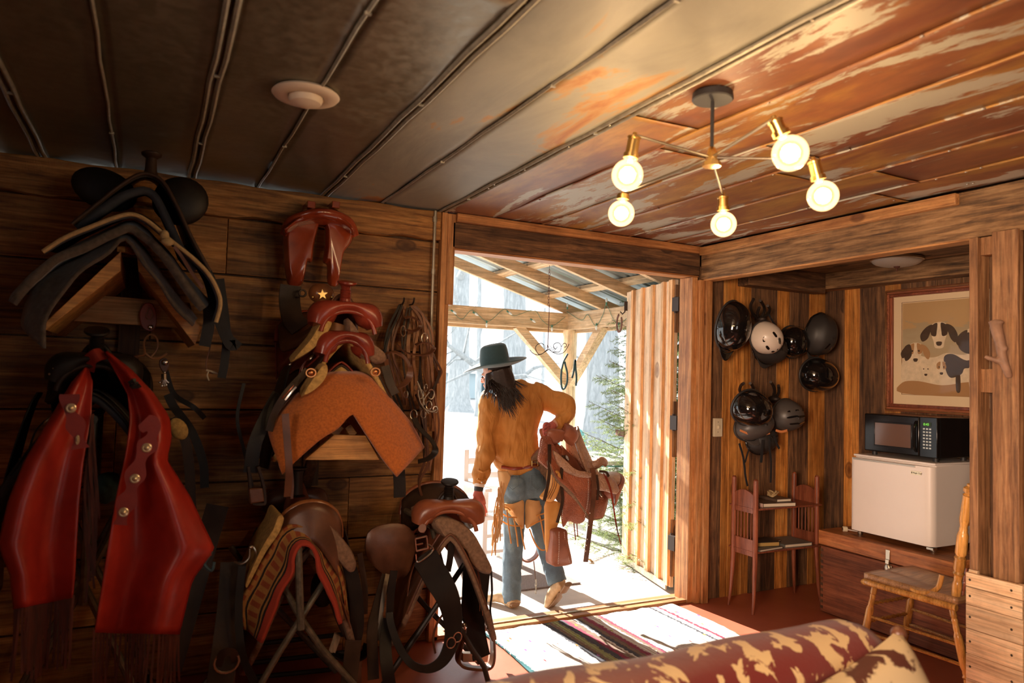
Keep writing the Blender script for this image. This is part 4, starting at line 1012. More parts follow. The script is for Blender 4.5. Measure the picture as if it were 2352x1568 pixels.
# ---------- lower-left: black studded saddle on a stand behind the red chaps
s2 = thing('western_saddle', 'black studded saddle behind the red chaps at the lower left', 'saddle', PY(225, 900, 3.4), 'western saddles on racks and stands')
c2 = PY(222, 905, 3.3)
saddle(s2, local((c2.x, 3.36, c2.z), PI, R(2)), dict(body='black_leather', skirt='black_leather', rim='dark_leather', horn='black_leather'), skirt_drop=1.2, spread=1.05, fender=.5, stirrup=True, studs=True, fleece='navy_pad')
def x_stand(lab, cx_, yf, zt, w=.34, name='saddle_stand', h2=None, mat='stand_pipe', cross=.5, sp=.30, yb=None, legs_only=False):
    """folding pipe stand: a crossed pair of legs at each end, a top rail and spacer bars"""
    st = thing(name, lab, 'saddle stand', (cx_, yf+.2, 0)); yb = yb or yf+.42; zx = zt*cross
    for yy in (yf, yb):
        for s in (-1, 1):
            d = .02*s; t_ = (zt-.18-zx)/zx; m = MB(); m.tube([(cx_-s*sp, yy+d, .0), (cx_, yy+d, zx), (cx_+s*sp*t_, yy+d, zt-.18)], .014, 8); m.build('leg', mat, st)
        m = MB(); m.tube([(cx_, yy-.03, zx-.07), (cx_, yy-.03, zt-.03)], .016, 8); m.build('upright', mat, st)
    m = MB(); m.tube([(cx_, yf-.05, zt-.04), (cx_, yb+.05, zt-.04)], .018, 8); m.build('top_rail', mat, st)
    for s in (-1, 1):
        m = MB(); m.tube([(cx_-s*sp*.8, yf, zx*.2), (cx_-s*sp*.8, yb, zx*.2)], .010, 8); m.build('spacer_bar', 'black_pipe', st)
    return st
x_stand('pipe saddle stand hidden behind the red chaps', c2.x, 3.2, c2.z-.05)
# red chaps hung over that saddle horn
ch = thing('leather_chaps', 'bright red leather chaps with silver conchos and fringed hems hanging over the black saddle', 'chaps', PY(230, 830, 3.0))
def panel(name, rows, mat, yb, foldn, folda, ph, parent, nu=30, th=.005):
    """hanging leather panel: rows of (y_px, left_px, right_px, depth)"""
    P = []
    m = MB(); Rr = []
    for i, (yp, a, b, dep, yp2) in enumerate(rows):
        f = i/(len(rows)-1); Rr.append([PY(a+(b-a)*k/nu, yp+(yp2-yp)*k/nu, dep-folda*(.25+.75*f)*math.sin(foldn*PI*k/nu+ph)-.05*math.sin(PI*k/nu)) for k in range(nu+1)])
    cols = [resamp([r[j] for r in Rr], 40) for j in range(nu+1)]; n_ = len(cols[0])
    m.add([cols[j][i] for i in range(n_) for j in range(nu+1)], [(i*(nu+1)+j, i*(nu+1)+j+1, (i+1)*(nu+1)+j+1, (i+1)*(nu+1)+j) for i in range(n_-1) for j in range(nu)])
    o = m.build(name, mat, parent, solid=th, smooth=80); return o, Rr
def fringe(parent, row, length, n, mat, seed, spread_=.0):
    rs_ = random.Random(seed); m = MB()
    L_ = resamp(row, n)
    for k in range(n+1):
        p = L_[k]; ln = length*rs_.uniform(.85, 1.05); dx = rs_.uniform(-.012, .012); m.strap(crv([p+Vector((0, 0, .01)), p+Vector((dx*.3, rs_.uniform(-.01, .01), -ln*.5)), p+Vector((dx, rs_.uniform(-.012, .012), -ln))], 3), .007, .0025)
    return m.build('fringe', mat, parent)
lg, Rl = panel('left_leg', [(845, 196, 200, 3.1, 845), (880, 166, 212, 3.04, 878), (960, 118, 210, 3.0, 955), (1060, 58, 192, 2.96, 1060), (1150, 22, 182, 2.94, 1155), (1250, -2, 176, 2.93, 1258), (1320, 26, 172, 2.93, 1330), (1398, 34, 168, 2.93, 1372)], 'chaps_red', 3, 1.9, .07, .9, ch)
rg, Rr_ = panel('right_leg', [(808, 242, 246, 3.1, 808), (850, 262, 300, 3.04, 850), (905, 292, 352, 3.0, 905), (960, 298, 388, 2.97, 960), (1012, 292, 392, 2.95, 1010), (1060, 284, 380, 2.94, 1055), (1140, 266, 434, 2.93, 1140), (1262, 246, 492, 2.92, 1262), (1340, 234, 440, 2.92, 1330), (1452, 216, 410, 2.92, 1456)], 'chaps_red', 3, 2.3, .075, 2.4, ch)
# hidden belt joining them over the horn
m = MB(); m.strap(crv(ppx([(200, 850, 3.09), (206, 828, 3.06), (222, 815, 3.04), (240, 812, 3.07), (246, 812, 3.1)]), 4), .05, .005, flat=(0, -1, .4)); m.build('belt', 'chaps_dark_red', ch)
for leg, row, sd in ((lg, Rl[-1], 1), (rg, Rr_[-1], 2)): fringe(leg, row, .235 if sd == 1 else .20, 26, 'fringe_leather', sd)
# side fringe of the left leg
rs4 = random.Random(9)
m = MB()
for k in range(16):
    f = k/15; a = PY(214-26*f, 950+230*f, 2.97); b = PY(222-14*f+rs4.uniform(-14, 10), 1180+200*f+rs4.uniform(-20, 20), 2.95); m.strap(crv([a, a.lerp(b, .5)+Vector((rs4.uniform(-.02, .02), -.01, 0)), b], 4), .007, .0025)
m.build('side_fringe', 'fringe_leather', lg)
# scalloped overlay strips with conchos
def overlay(parent, pts, w, dep, seed):
    P = crv([PY(a, b, dep) for a, b in pts], 5); ww = [w*(1+.35*math.sin(k*.62+seed)) for k in range(len(P))]; m = MB(); m.strap(P, ww, .004); return m.build('overlay', 'chaps_dark_red', parent)
overlay(rg, [(330, 965), (352, 985), (345, 1010), (332, 1035), (318, 1070), (306, 1105), (298, 1135), (286, 1165), (276, 1205)], .05, 2.80, 0)
overlay(lg, [(160, 905), (160, 940), (172, 970), (180, 1000), (184, 1030)], .045, 2.832, 1)
def concho(parent, a, b, dep, r=.016, sx=1.):
    M = Matrix.Translation(PY(a, b, dep)) @ Matrix.Rotation(R(90), 4, 'X') @ Matrix.Scale(sx, 4, (1, 0, 0)); m = MB(M); m.lathe([(r, -.004), (r, .001), (r*.8, .003), (r*.62, .002), (r*.5, .005), (r*.2, .009), (.001, .01)], n=20); m.build('concho', 'cream_metal', parent)
plain('cream_metal', (.8, .68, .46), .3, .6)
for a, b in ((337, 1028), (310, 1099), (284, 1176)): concho(rg, a, b, 2.797)
concho(lg, 163, 937, 2.82); concho(lg, 178, 1010, 2.82, sx=.4)
m = MB()
for a, b, c, d in ((296, 880, 312, 872), (300, 888, 318, 880), (306, 876, 314, 892), (298, 884, 308, 892), (310, 884, 322, 890)): m.strap(ppx([(a, b, 2.94), ((a+c)/2+2, (b+d)/2-3, 2.935), (c, d, 2.94)]), .012, .003)
m.build('lace_tie', 'black_leather', rg)
m = MB(); m.tube(crv(ppx([(487, 1265, 2.93), (478, 1280, 2.93), (470, 1296, 2.93), (486, 1310, 2.92), (492, 1290, 2.92)]), 4), .006, 6); m.build('tie_cord', 'strap_teal', rg)
plain('teal_cloth', (.07, .16, .17), .9, nz=.3)
m = MB(); q = PY(246, 1120, 3.15); m.ell(q, (.05, .05, .06), nu=16, nv=10); o = m.build('wool_pad', 'teal_cloth', smooth=80); setp(o, 'dull teal wool pad glimpsed between the two red chap legs', 'pad'); displace(o, .04, .02)
m = MB(); m.ell(PY(410, 985, 3.35), (.035, .02, .05), Matrix.Rotation(R(-30), 3, 'Y'), nu=12, nv=8); o = m.build('yellow_fleece_tuft', 'fleece_yellow', smooth=80); setp(o, 'patch of yellow fleece showing beside the shoulder of the red chaps', 'fleece')
# dark bridles heaped right of the chaps
grp = 'dark straps hanging left of the middle saddle'
BL = [([(385, 905, 3.45), (400, 935, 3.45), (440, 990, 3.42), (466, 1060, 3.42), (470, 1120, 3.42)], .035, 'black_leather', 'black strap curving down from behind the red chaps shoulder'),
      ([(395, 960, 3.4), (425, 1010, 3.38), (436, 1090, 3.38), (440, 1170, 3.38), (458, 1230, 3.38)], .04, 'dark_leather', 'dark brown strap hanging just right of the red chaps'),
      ([(380, 850, 3.5), (400, 905, 3.5), (445, 935, 3.48), (470, 960, 3.5)], .022, 'black_leather', 'thin black rein looping below the hanging spur'),
      ([(560, 880, 3.3), (545, 960, 3.28), (562, 1040, 3.26), (580, 1120, 3.25)], .014, 'black_leather', 'black rein curving down left of the rust felt pad'),
      ([(640, 905, 3.2), (610, 960, 3.15), (585, 1020, 3.12), (575, 1085, 3.12)], .055, 'black_leather', 'wide black cinch strap sweeping down beside the rust felt pad'),
      ([(706, 850, 3.15), (660, 900, 3.1), (630, 950, 3.1), (618, 990, 3.1)], .03, 'dark_leather', 'dark strap with a bright keeper above the rust felt pad'),
      ([(536, 1290, 3.2), (530, 1380, 3.15), (520, 1470, 3.1), (505, 1568, 3.05)], .10, 'dark_leather', 'broad dark breast collar hanging at the lower left of the striped blanket'),
      ([(556, 1300, 3.1), (548, 1400, 3.08), (556, 1500, 3.05), (585, 1568, 3.05)], .03, 'black_leather', 'narrow black strap along the left edge of the striped blanket'),
      ([(500, 1160, 3.3), (470, 1260, 3.3), (430, 1400, 3.25), (390, 1540, 3.2)], .09, 'dark_leather', 'wide brown strap slanting down between chaps and striped blanket')]
for pts, w, mt, lb in BL:
    strap_thing('tack_strap', lb, pts, w, mt, group=grp)
th = thing('cinch_hardware', 'chrome ring and buckle on a black strap beside the striped blanket', 'buckle', PY(560, 1280, 3.1))
m = MB(); m.tube(crv(ppx([(538, 1290, 3.12), (556, 1294, 3.1), (572, 1280, 3.1), (574, 1258, 3.1), (582, 1256, 3.1), (588, 1272, 3.1), (580, 1296, 3.12)]), 5), .004, 6); m.build('ring', 'nickel', th)
m = MB(); m.ell(PY(577, 1256, 3.09), (.009, .009, .008), nu=8, nv=6); m.build('roller', 'nickel', th)
th = thing('halter_buckle', 'round chrome buckle at the bottom end of the broad breast collar', 'buckle', PY(520, 1530, 3.0))
m = MB(); m.tube([PY(520, 1518, 3.0)+Vector((.045*math.cos(t), -.01, .04*math.sin(t))) for t in [2*PI*k/16 for k in range(16)]], .005, 6, closed=True); m.build('ring', 'nickel', th)
m = MB(); m.strap(crv(ppx([(500, 1530, 3.0), (512, 1500, 2.98), (535, 1498, 2.98), (540, 1520, 3.0)]), 4), .03, .005); m.build('keeper', 'dark_leather', th)
# boot-like blocked stirrup hanging below the rust pad, left
th = thing('hanging_stirrup', 'black stirrup with a worn leather tread hanging left of the rust pad', 'stirrup', PY(590, 1150, 3.12))
m = MB(); m.strap(crv(ppx([(570, 1070, 3.12), (574, 1110, 3.12), (578, 1150, 3.12), (600, 1156, 3.1), (608, 1150, 3.1), (604, 1110, 3.1), (592, 1070, 3.1)]), 4), .04, .01, side=(0, 1, 0)); m.build('frame', 'dark_leather', th, bevel=.002)
m = MB(); m.prism(ppx([(572, 1122, 3.08), (604, 1120, 3.08), (610, 1152, 3.08), (574, 1158, 3.08)]), (0, .05, 0)); m.build('tread', 'brown_leather', th, bevel=.006)
# ---------- red wooden saddle tree on the wall
tr = thing('saddle_tree', 'glossy red-brown bare saddle tree hanging high on the board wall', 'saddle tree', PY(735, 660, 3.8))
def outline(l, y): return [PY(a, b, y) for a, b in l]
for side, l in (('l', [(732, 520), (722, 560), (717, 600), (706, 602), (699, 640), (690, 655), (665, 655), (656, 620), (652, 570), (652, 535), (664, 510), (700, 500), (735, 500)]),
                ('r', [(748, 520), (748, 560), (744, 600), (753, 608), (755, 650), (776, 655), (782, 620), (790, 580), (806, 560), (813, 535), (806, 510), (780, 500), (745, 500)])):
    m = MB(); C = sum(outline(l, 3.7), Vector())/len(l); n_ = len(l)
    ring0 = crv(outline(l, 3.70), 3, True); ring1 = [C+(p-C)*.8+Vector((0, -.03, 0)) for p in ring0]; ring2 = [p+Vector((0, .03, 0)) for p in ring0]
    m.rings([ring2, ring0, ring1], True); m.build('bar', 'wood_tree', tr, bevel=.004, smooth=50)
m = MB(); P = crv(ppx([(655, 538, 3.70), (668, 510, 3.66), (700, 496, 3.62), (735, 490, 3.60), (772, 496, 3.62), (800, 512, 3.66), (812, 540, 3.70)]), 5); m.tube(P, [(.030, .022)]*len(P), 12); 
m.build('cantle', 'wood_tree', tr, smooth=70)
m = MB(); Rw = [[PY(a, b, 3.70) for a, b in ((654, 545), (690, 525), (732, 520), (775, 524), (812, 545))], [PY(a, b, 3.6) for a, b in ((656, 525), (690, 500), (735, 492), (780, 500), (810, 525))], [PY(a, b, 3.72) for a, b in ((670, 500), (700, 480), (735, 474), (770, 480), (798, 500))]]
sheet_rows(m, Rw, 20, 6); m.build('cantle_face', 'wood_tree', tr, solid=.01, smooth=70)
for a in (712, 768): m = MB(); q = PY(a, 472, 3.74); m.box(q.x-.02, q.x+.02, 3.70, 3.84, q.z-.02, q.z+.015); m.build('lug', 'wood_tree', tr, bevel=.003)
# dark stirrup-blocks just under it: a leather-covered ball with a star
th = thing('starred_stirrup', 'domed brown leather stirrup cap with a gold star beside the saddle horn', 'stirrup', PY(740, 700, 3.35))
q = PY(738, 674, 3.30)
leather('brown_leather_shiny', (.32, .12, .04), (.18, .06, .02), .2)
m = MB(); m.ell(q, (.058, .045, .046), nu=20, nv=12); m.build('cap', 'brown_leather_shiny', th, smooth=80)
c = PY(741, 676, 3.252); st = []
for k in range(10):
    a = PI/2+k*PI/5+.1; r_ = .024 if k % 2 == 0 else .010; st.append(c+Vector((r_*math.cos(a), 0, r_*math.sin(a))))
m = MB(); m.prism(st, (0, .012, 0)); m.build('star', 'brass', th)
m = MB(); 
for a in (718, 762): m.ell(PY(a, 682, 3.262), (.005, .004, .005), nu=8, nv=5)
m.build('stud', 'brass', th)
th = thing('leather_blocks', 'dark leather stirrup leathers with a round hole hanging below the red saddle tree', 'stirrup leather', PY(690, 740, 3.6))
m = MB(); P = crv(ppx([(668, 655, 3.62), (665, 690, 3.62), (672, 730, 3.6), (690, 755, 3.58)]), 5); m.strap(P, .10, .012); m.build('strap', 'dark_leather', th)
m = MB(); q = PY(695, 673, 3.58); m.tube([q+Vector((.016*math.cos(t), 0, .016*math.sin(t))) for t in [2*PI*k/14 for k in range(14)]], .005, 6, closed=True); m.build('ring', 'dark_iron', th)

# ---------- middle: upper red saddle (with horn) and lower one on the rust felt
s3 = thing('western_saddle', 'oxblood red saddle with a short horn, upper one of the stacked pair', 'saddle', PY(780, 740, 3.3), 'western saddles on racks and stands')
c3 = PY(783, 742, 3.22)
mats3 = dict(body='red_leather', skirt='dark_leather', rim='red_leather', horn='red_leather', seat='brown_leather', fender='black_leather')
saddle(s3, local((c3.x, 3.42, c3.z-.075), PI+R(3), R(4)), mats3, swell=1.05, skirt_drop=1.15, spread=.92, skirt_len=.6, fender=0, stirrup=False, horn_tilt=10, fleece='fleece_yellow')
m = MB(Matrix.Translation(PY(774, 775, 3.25)))
q = PY(774, 748, 3.25); m = MB(); m.tube([PY(775, 745, 3.24), PY(773, 752, 3.24), PY(773, 768, 3.24), PY(774, 782, 3.24)], [.055, .048, .05, .056], 16); o = m.build('wrapped_gullet_cover', 'tan_leather', s3, smooth=60)
s4 = thing('western_saddle', 'red leather saddle without a horn showing, resting on the rust felt pad', 'saddle', PY(770, 860, 3.3), 'western saddles on racks and stands')
c4 = PY(778, 845, 3.2)
saddle(s4, local((c4.x, 3.40, c4.z), PI+R(3), R(3)), dict(body='red_leather', skirt='dark_leather', rim='red_leather', seat='brown_leather', fender='black_leather', metal='chrome'), horn=False, swell=.82, skirt_len=.46, skirt_drop=1.15, spread=.9, fender=.45, sides=(1,), stirrup=False, fleece='fleece_yellow', seat=False, cantle=False)
# tongue-like fleece skirts seen from the front
for nm_, lb, l, yy, mt in (('fleece_flap', 'pale yellow fleece flap hanging left under the upper red saddle', [(752, 730), (735, 742), (715, 775), (690, 805), (668, 832), (690, 822), (722, 800), (748, 772), (764, 742)], 3.14, 'fleece_yellow'),
                       ('fleece_flap', 'brown fleece flap sticking out right under the upper red saddle', [(800, 730), (812, 745), (830, 770), (858, 790), (885, 810), (888, 828), (868, 836), (838, 828), (815, 800), (802, 770), (797, 745)], 3.14, 'fleece_brown'),
                       ('fleece_flap', 'yellow fleece tongue hanging left under the lower red saddle', [(742, 836), (730, 850), (715, 872), (700, 895), (694, 912), (718, 900), (742, 878), (754, 855), (752, 838)], 3.06, 'fleece_yellow')):
    m = MB(); ring = crv(outline(l, yy), 3, True); C = sum(ring, Vector())/len(ring); m.rings([[C+(p-C)*.9+Vector((0, .10, .01)) for p in ring], [p+Vector((0, .012, 0)) for p in ring], [C+(p-C)*.85+Vector((0, -.01, 0)) for p in ring]], True); o = m.build(nm_, mt, smooth=60); setp(o, lb, 'saddle lining')
# rust felt pad folded over a wooden rack
up = [(612, 985), (660, 925), (705, 885), (745, 862), (790, 858), (835, 862), (865, 885), (905, 930), (945, 980), (972, 1030)]
lo = [(648, 1090), (690, 1050), (735, 1010), (775, 985), (800, 958), (812, 952), (828, 975), (858, 1020), (885, 1060), (912, 1095)]
rows = [[(a, b, 3.02) for a, b in lo], [((a*.62+c*.38), (b*.62+d*.38), 3.03) for (a, b), (c, d) in zip(lo, up)], [(a*.15+c*.85, b*.15+d*.85, 3.10) for (a, b), (c, d) in zip(lo, up)], [(a+2, b-6, 3.2) for a, b in up], [(a*.92+50, b*.97+18, 3.68) for a, b in up]]
pad('wool_saddle_pad', 'thick rust orange felt pad folded over the wooden bracket in the middle', rows, 'rust_felt', .022, .002, 40)
rk = thing('saddle_rack', 'wooden bracket board under the rust orange felt pad', 'saddle rack', PY(780, 1050, 3.6))
A, B_, C_, D_ = PY(700, 1056, 3.12), PY(872, 1056, 3.12), PY(840, 1000, 3.12), PY(768, 998, 3.12)
m = MB(); m.prism([A, B_, C_, D_], (0, .03, 0)); m.build('front_board', 'rack_wood', rk, bevel=.002)
m = MB(); zt_ = PY(800, 985, 3.12).z; cxr = PY(795, 985, 3.12).x
for s in (-1, 1): m = MB(); m.beam((cxr+s*.03, 3.15, zt_-.01), (cxr+s*.03, 3.86, zt_-.01), .05, .03, up=(s*.8, 0, .6)); m.build('bearer', 'rack_wood', rk, bevel=.002)
m = MB(); m.beam(PY(716, 1060, 3.6), PY(690, 1160, 3.84), .05, .03); m.build('brace', 'rack_dark', rk)
m = MB(); m.box(cxr-.04, cxr+.04, 3.82, 3.868, .9, zt_); m.build('wall_cleat', 'rack_dark', rk)
m = MB(); q = PY(682, 1105, 3.55); MM = Matrix.Translation((q.x, 3.55, q.z)); m = MB(MM); m.lathe([(.045, -.07), (.03, -.06), (.026, 0), (.03, .05), (.045, .06), (.045, .065)], n=18); o = m.build('saddle_horn_wrap', 'dark_iron', smooth=50); setp(o, 'dark spool shaped horn poking up between rust pad and striped saddle', 'horn')
strap_thing('hanging_latigo', 'long thin brown strap hanging in front of the left side of the rust pad', [(655, 950, 2.98), (660, 1020, 2.98), (664, 1080, 2.98), (660, 1140, 3.0)], .028, 'brown_leather')
strap_thing('hanging_latigo', 'very thin strap end dangling over the striped blanket saddle', [(668, 1060, 3.0), (672, 1110, 3.0), (670, 1145, 3.0)], .01, 'brown_leather')
# rigging rings on the middle saddle
for lb, a, b in (('bronze rigging ring left above the rust pad', 714, 856), ('bronze rigging ring right above the rust pad', 862, 854)):
    m = MB(); q = PY(a, b, 3.04); m.tube([q+Vector((.02*math.cos(t), 0, .017*math.sin(t))) for t in [2*PI*k/14 for k in range(14)]], .004, 6, closed=True); m.ell(q, (.012, .008, .011), nu=8, nv=6); o = m.build('rigging_ring', 'copper'); setp(o, lb, 'ring')
m = MB(); P = ppx([(648, 915, 3.02), (660, 900, 3.0), (674, 884, 3.0)]); m.tube(P, .004, 6); P = ppx([(655, 918, 3.01), (668, 902, 3.0), (680, 888, 3.0)]); m.tube(P, .004, 6); o = m.build('strap_keeper', 'chrome'); setp(o, 'bright metal keeper bars on the dark strap left of the rust pad', 'buckle')
strap_thing('tack_strap', 'brown strap bent in an oval loop right of the upper red saddle', [(884, 812, 3.25), (905, 808, 3.22), (930, 822, 3.2), (942, 850, 3.2), (935, 875, 3.2), (915, 888, 3.2), (898, 878, 3.22), (890, 850, 3.24), (886, 825, 3.24)], .03, 'brown_leather', flat=(0, -.4, 1))
strap_thing('tack_strap', 'dark strap with square end beside the upper right edge of the rust pad', [(884, 840, 3.2), (896, 880, 3.18), (908, 905, 3.17)], .04, 'dark_leather')
strap_thing('tack_strap', 'black strap stub hanging below the right corner of the rust pad', [(916, 1080, 3.1), (918, 1110, 3.1), (918, 1142, 3.1)], .055, 'black_leather')
strap_thing('curved_strap', 'stiff black shiny strap bowing out right of the rust pad', [(950, 960, 3.12), (965, 985, 3.1), (992, 1012, 3.08), (1000, 1035, 3.08), (985, 1052, 3.08), (960, 1060, 3.1)], .03, 'black_leather', flat=(0, -.5, 1))

# ---------- bridles and reins bunched on wall hooks by the door
rs5 = random.Random(21)
hk = thing('wall_hook_rail', 'black iron hooks holding the bunched bridles beside the doorway', 'hooks', PY(935, 720, 3.84))
for a in (918, 941): m = MB(); q = PY(a, 700, 3.86); m.tube([q, q+Vector((0, -.05, -.0)), q+Vector((0, -.07, .015)), q+Vector((0, -.075, .035))], .005, 6); m.build('hook', 'dark_iron', hk)
labs = ['outermost left brown rein of the bunch on the wall hooks', 'second rein from the left in the bunch on the wall hooks', 'black rein at the far left back of the bunch', 'pale tan leadrope hanging in the centre of the bunch', 'tan rein just right of the centre of the bunch', 'brown rein curving over the right hook', 'outermost right rein that bows towards the door frame', 'dark rein hanging behind the bridle bits', 'wide tan cheek strap in front of the bunch', 'long brown rein ending near the saddle horn below', 'slim rein running down left of the bits', 'light rein hanging closest to the door frame']
specs = [([(922, 702), (896, 750), (890, 800), (893, 850), (905, 900)], .014, 'rein_leather'), ([(925, 703), (905, 750), (902, 810), (915, 870), (930, 930)], .012, 'rein_leather'), ([(918, 700), (890, 760), (884, 830), (900, 900), (925, 960)], .012, 'black_leather'),
         ([(930, 712), (932, 760), (938, 810), (942, 860), (946, 900)], .02, 'tan_leather'), ([(948, 712), (952, 760), (950, 820), (946, 860), (948, 920)], .016, 'tan_leather'), ([(945, 703), (965, 730), (980, 780), (984, 850), (990, 920), (995, 960)], .013, 'rein_leather'),
         ([(950, 704), (976, 745), (990, 800), (1000, 840), (1008, 860), (1004, 880)], .012, 'brown_leather'), ([(942, 703), (962, 760), (965, 830), (962, 900), (970, 980), (975, 1060)], .012, 'dark_leather'), ([(962, 740), (968, 790), (975, 850), (985, 920), (990, 990)], .02, 'tan_leather'),
         ([(955, 880), (968, 950), (980, 1010), (975, 1060), (962, 1100), (968, 1140)], .013, 'brown_leather'), ([(936, 706), (924, 770), (928, 850), (945, 940), (958, 1010)], .010, 'dark_leather'), ([(958, 715), (985, 770), (992, 860), (996, 940), (1000, 1010), (985, 1080)], .011, 'rein_leather')]
for i, ((pts, w, mt), lb) in enumerate(zip(specs, labs)):
    yy = 3.80-.018*(i % 6); m = MB(); P = crv([PY(a, b, yy-.03*math.sin(PI*k/(len(pts)-1))) for k, (a, b) in enumerate(pts)], 6)
    m.strap(P, w, .004); m.strap([p+Vector((.012*math.sin(k*.4)+.01, -.006, 0)) for k, p in enumerate(P)], w, .004)
    o = m.build('leather_rein', mt); setp(o, lb, 'rein', 'reins and bridles on the wall hooks')
for lb, l, w, yy, mt, fl in (('brown browband curled in an open loop at the right of the bunch', [(912, 790), (930, 808), (960, 815), (985, 812), (996, 800), (990, 790), (970, 786), (955, 792)], .025, 3.62, 'brown_leather', (0, -.3, 1)),
                       ('small dark noseband ring near the top of the bunch', [(928, 730), (945, 728), (962, 738), (964, 752), (950, 760), (932, 757)], .02, 3.66, 'brown_leather', (0, -.5, 1)),
                       ('long drooping headstall loop below the bunch', [(955, 905), (975, 935), (1005, 870), (1010, 850)], .014, 3.64, 'dark_leather', (0, -1, 0))):
    m = MB(); m.strap(crv([PY(a, b, yy) for a, b in l], 6), w, .005, flat=fl); o = m.build('headstall', mt); setp(o, lb, 'bridle', 'reins and bridles on the wall hooks')
th = thing('bridle_bits', 'tangled steel bits and snaps hanging among the reins beside the door', 'bit', PY(975, 960, 3.6))
for k, (a, b) in enumerate(((956, 890), (966, 905), (978, 890), (990, 905), (985, 930), (1000, 940), (972, 950), (950, 952), (932, 905), (926, 760), (975, 776))):
    m = MB(); q = PY(a, b, 3.62); r_ = rs5.uniform(.012, .02); ax = R(rs5.uniform(-60, 60))
    m.tube([q+Vector((r_*math.cos(t)*math.cos(ax), r_*math.cos(t)*math.sin(ax), r_*1.4*math.sin(t))) for t in [2*PI*j/12 for j in range(12)]], .003, 5, closed=True)
    m.build('ring', 'nickel', th)
for pts in ([(958, 875), (968, 900), (975, 930)], [(986, 900), (975, 915), (972, 935), (990, 945), (1002, 940)], [(960, 895), (966, 925), (985, 950)]):
    m = MB(); m.tube(crv([PY(a, b, 3.6) for a, b in pts], 4), .004, 6); m.build('shank', 'nickel', th)

# ---------- lower middle: striped blanket saddle, rear end towards the room
C5 = PY(690, 1255, 3.2)
s5 = thing('western_saddle', 'worn brown saddle facing away on a red and gold striped wool blanket', 'saddle', (C5.x, 3.4, C5.z), 'western saddles on racks and stands')
c5 = PY(705, 1262, 3.2)
saddle(s5, local((c5.x+.02, 3.46, c5.z+.035), R(-4), R(0)), dict(body='brown_leather', skirt='brown_leather', rim='brown_leather_shiny', seat='saddle_tan', fender='dark_leather'), horn=False, skirt_drop=1.5, spread=.82, seat_w=.72, skirt_len=.7, fender=.5, sides=(1, -1), stirrup=True, fleece='fleece_brown')
m = MB(); l = [(640, 1185), (652, 1190), (640, 1225), (612, 1265), (588, 1310), (568, 1348), (566, 1338), (584, 1295), (606, 1250), (628, 1215)]
ring = crv(outline(l, 3.08), 3, True); m.prism(ring, (0, .25, 0)); o = m.build('fleece_edge', 'fleece_yellow', smooth=50); setp(o, 'thin golden fleece edge along the left skirt of the striped blanket saddle', 'saddle lining')
l = [(700, 1190), (735, 1185), (765, 1210), (790, 1240), (808, 1265), (818, 1292), (814, 1310), (800, 1312), (780, 1290), (755, 1262), (728, 1232), (706, 1210)]
ring = crv(outline(l, 3.12), 3, True); C = sum(ring, Vector())/len(ring); m = MB(); m.rings([[p+Vector((0, .3, .0)) for p in ring], ring, [C+(p-C)*.88+Vector((0, -.012, 0)) for p in ring]], True); o = m.build('skirt_flap', 'fleece_brown', smooth=50); setp(o, 'rounded brown suede skirt flap right of the striped blanket', 'saddle lining')
def uvsheet(name, rows, mat, th, lab, cat, nu=40):
    m = MB(); Rw = [resamp(crv(r, 5), nu) for r in rows]; cols = [crv([r[j] for r in Rw], 8) for j in range(nu+1)]; mm_ = len(cols[0])
    m.add([cols[j][i]+noise.noise_vector(cols[j][i]*14)*.006 for i in range(mm_) for j in range(nu+1)], [(i*(nu+1)+j, i*(nu+1)+j+1, (i+1)*(nu+1)+j+1, (i+1)*(nu+1)+j) for i in range(mm_-1) for j in range(nu)])
    o = m.build(name, mat, solid=th, smooth=70); uv = o.data.uv_layers.new(name='UVMap')
    for lp in o.data.loops:
        vi = lp.vertex_index; uv.data[lp.index].uv = ((vi % (nu+1))/nu, (vi//(nu+1))/(mm_-1))
    return setp(o, lab, cat)
inner = [(598, 1475), (622, 1425), (640, 1370), (668, 1320), (672, 1275), (690, 1250), (718, 1252), (732, 1280), (738, 1320), (756, 1360), (775, 1400), (786, 1432)]
outer = [(555, 1440), (548, 1375), (575, 1330), (610, 1270), (640, 1220), (672, 1200), (705, 1212), (740, 1240), (768, 1272), (788, 1320), (793, 1370), (794, 1412)]
uvsheet('striped_saddle_blanket', [[PY(a, b, 3.02) for a, b in inner]] + [[PY(a*(1-f)+c*f, b*(1-f)+d*f, 3.02+.14*f) for (a, b), (c, d) in zip(inner, outer)] for f in (.33, .66, 1.)] + [[PY(a*.94+42, b*.98+24, 3.75) for a, b in outer]], 'serape', .014, 'red, gold and black striped wool blanket folded over the lower middle stand', 'blanket')
st5 = thing('saddle_stand', 'grey tubular steel stand with crossed legs under the striped blanket', 'saddle stand', (C5.x, 3.2, 0))
X0 = PY(690, 1435, 3.06); yb5 = 3.55
for nm_, P in (('leg', [(650, 1345, 3.10), (690, 1418, 3.08), (740, 1490, 3.07), (830, 1590, 3.06)]), ('leg', [(745, 1335, 3.10), (700, 1405, 3.05), (640, 1500, 3.04), (585, 1595, 3.03)])):
    m = MB(); p = ppx(P); p.append(Vector((p[-1].x+(p[-1].x-p[-2].x)*(p[-1].z/(p[-2].z-p[-1].z)), p[-1].y, .015))); m.tube(p, .0135, 10); m.build(nm_, 'stand_pipe', st5)
m = MB(); m.tube(ppx([(685, 1255, 3.04), (688, 1350, 3.035), (691, 1445, 3.03)]), .0155, 10); m.build('upright', 'stand_pipe', st5)
m = MB(); q = PY(686, 1262, 3.04); m.tube([q, q+Vector((0, .6, 0))], .016, 10); m.build('top_rail', 'stand_pipe', st5)
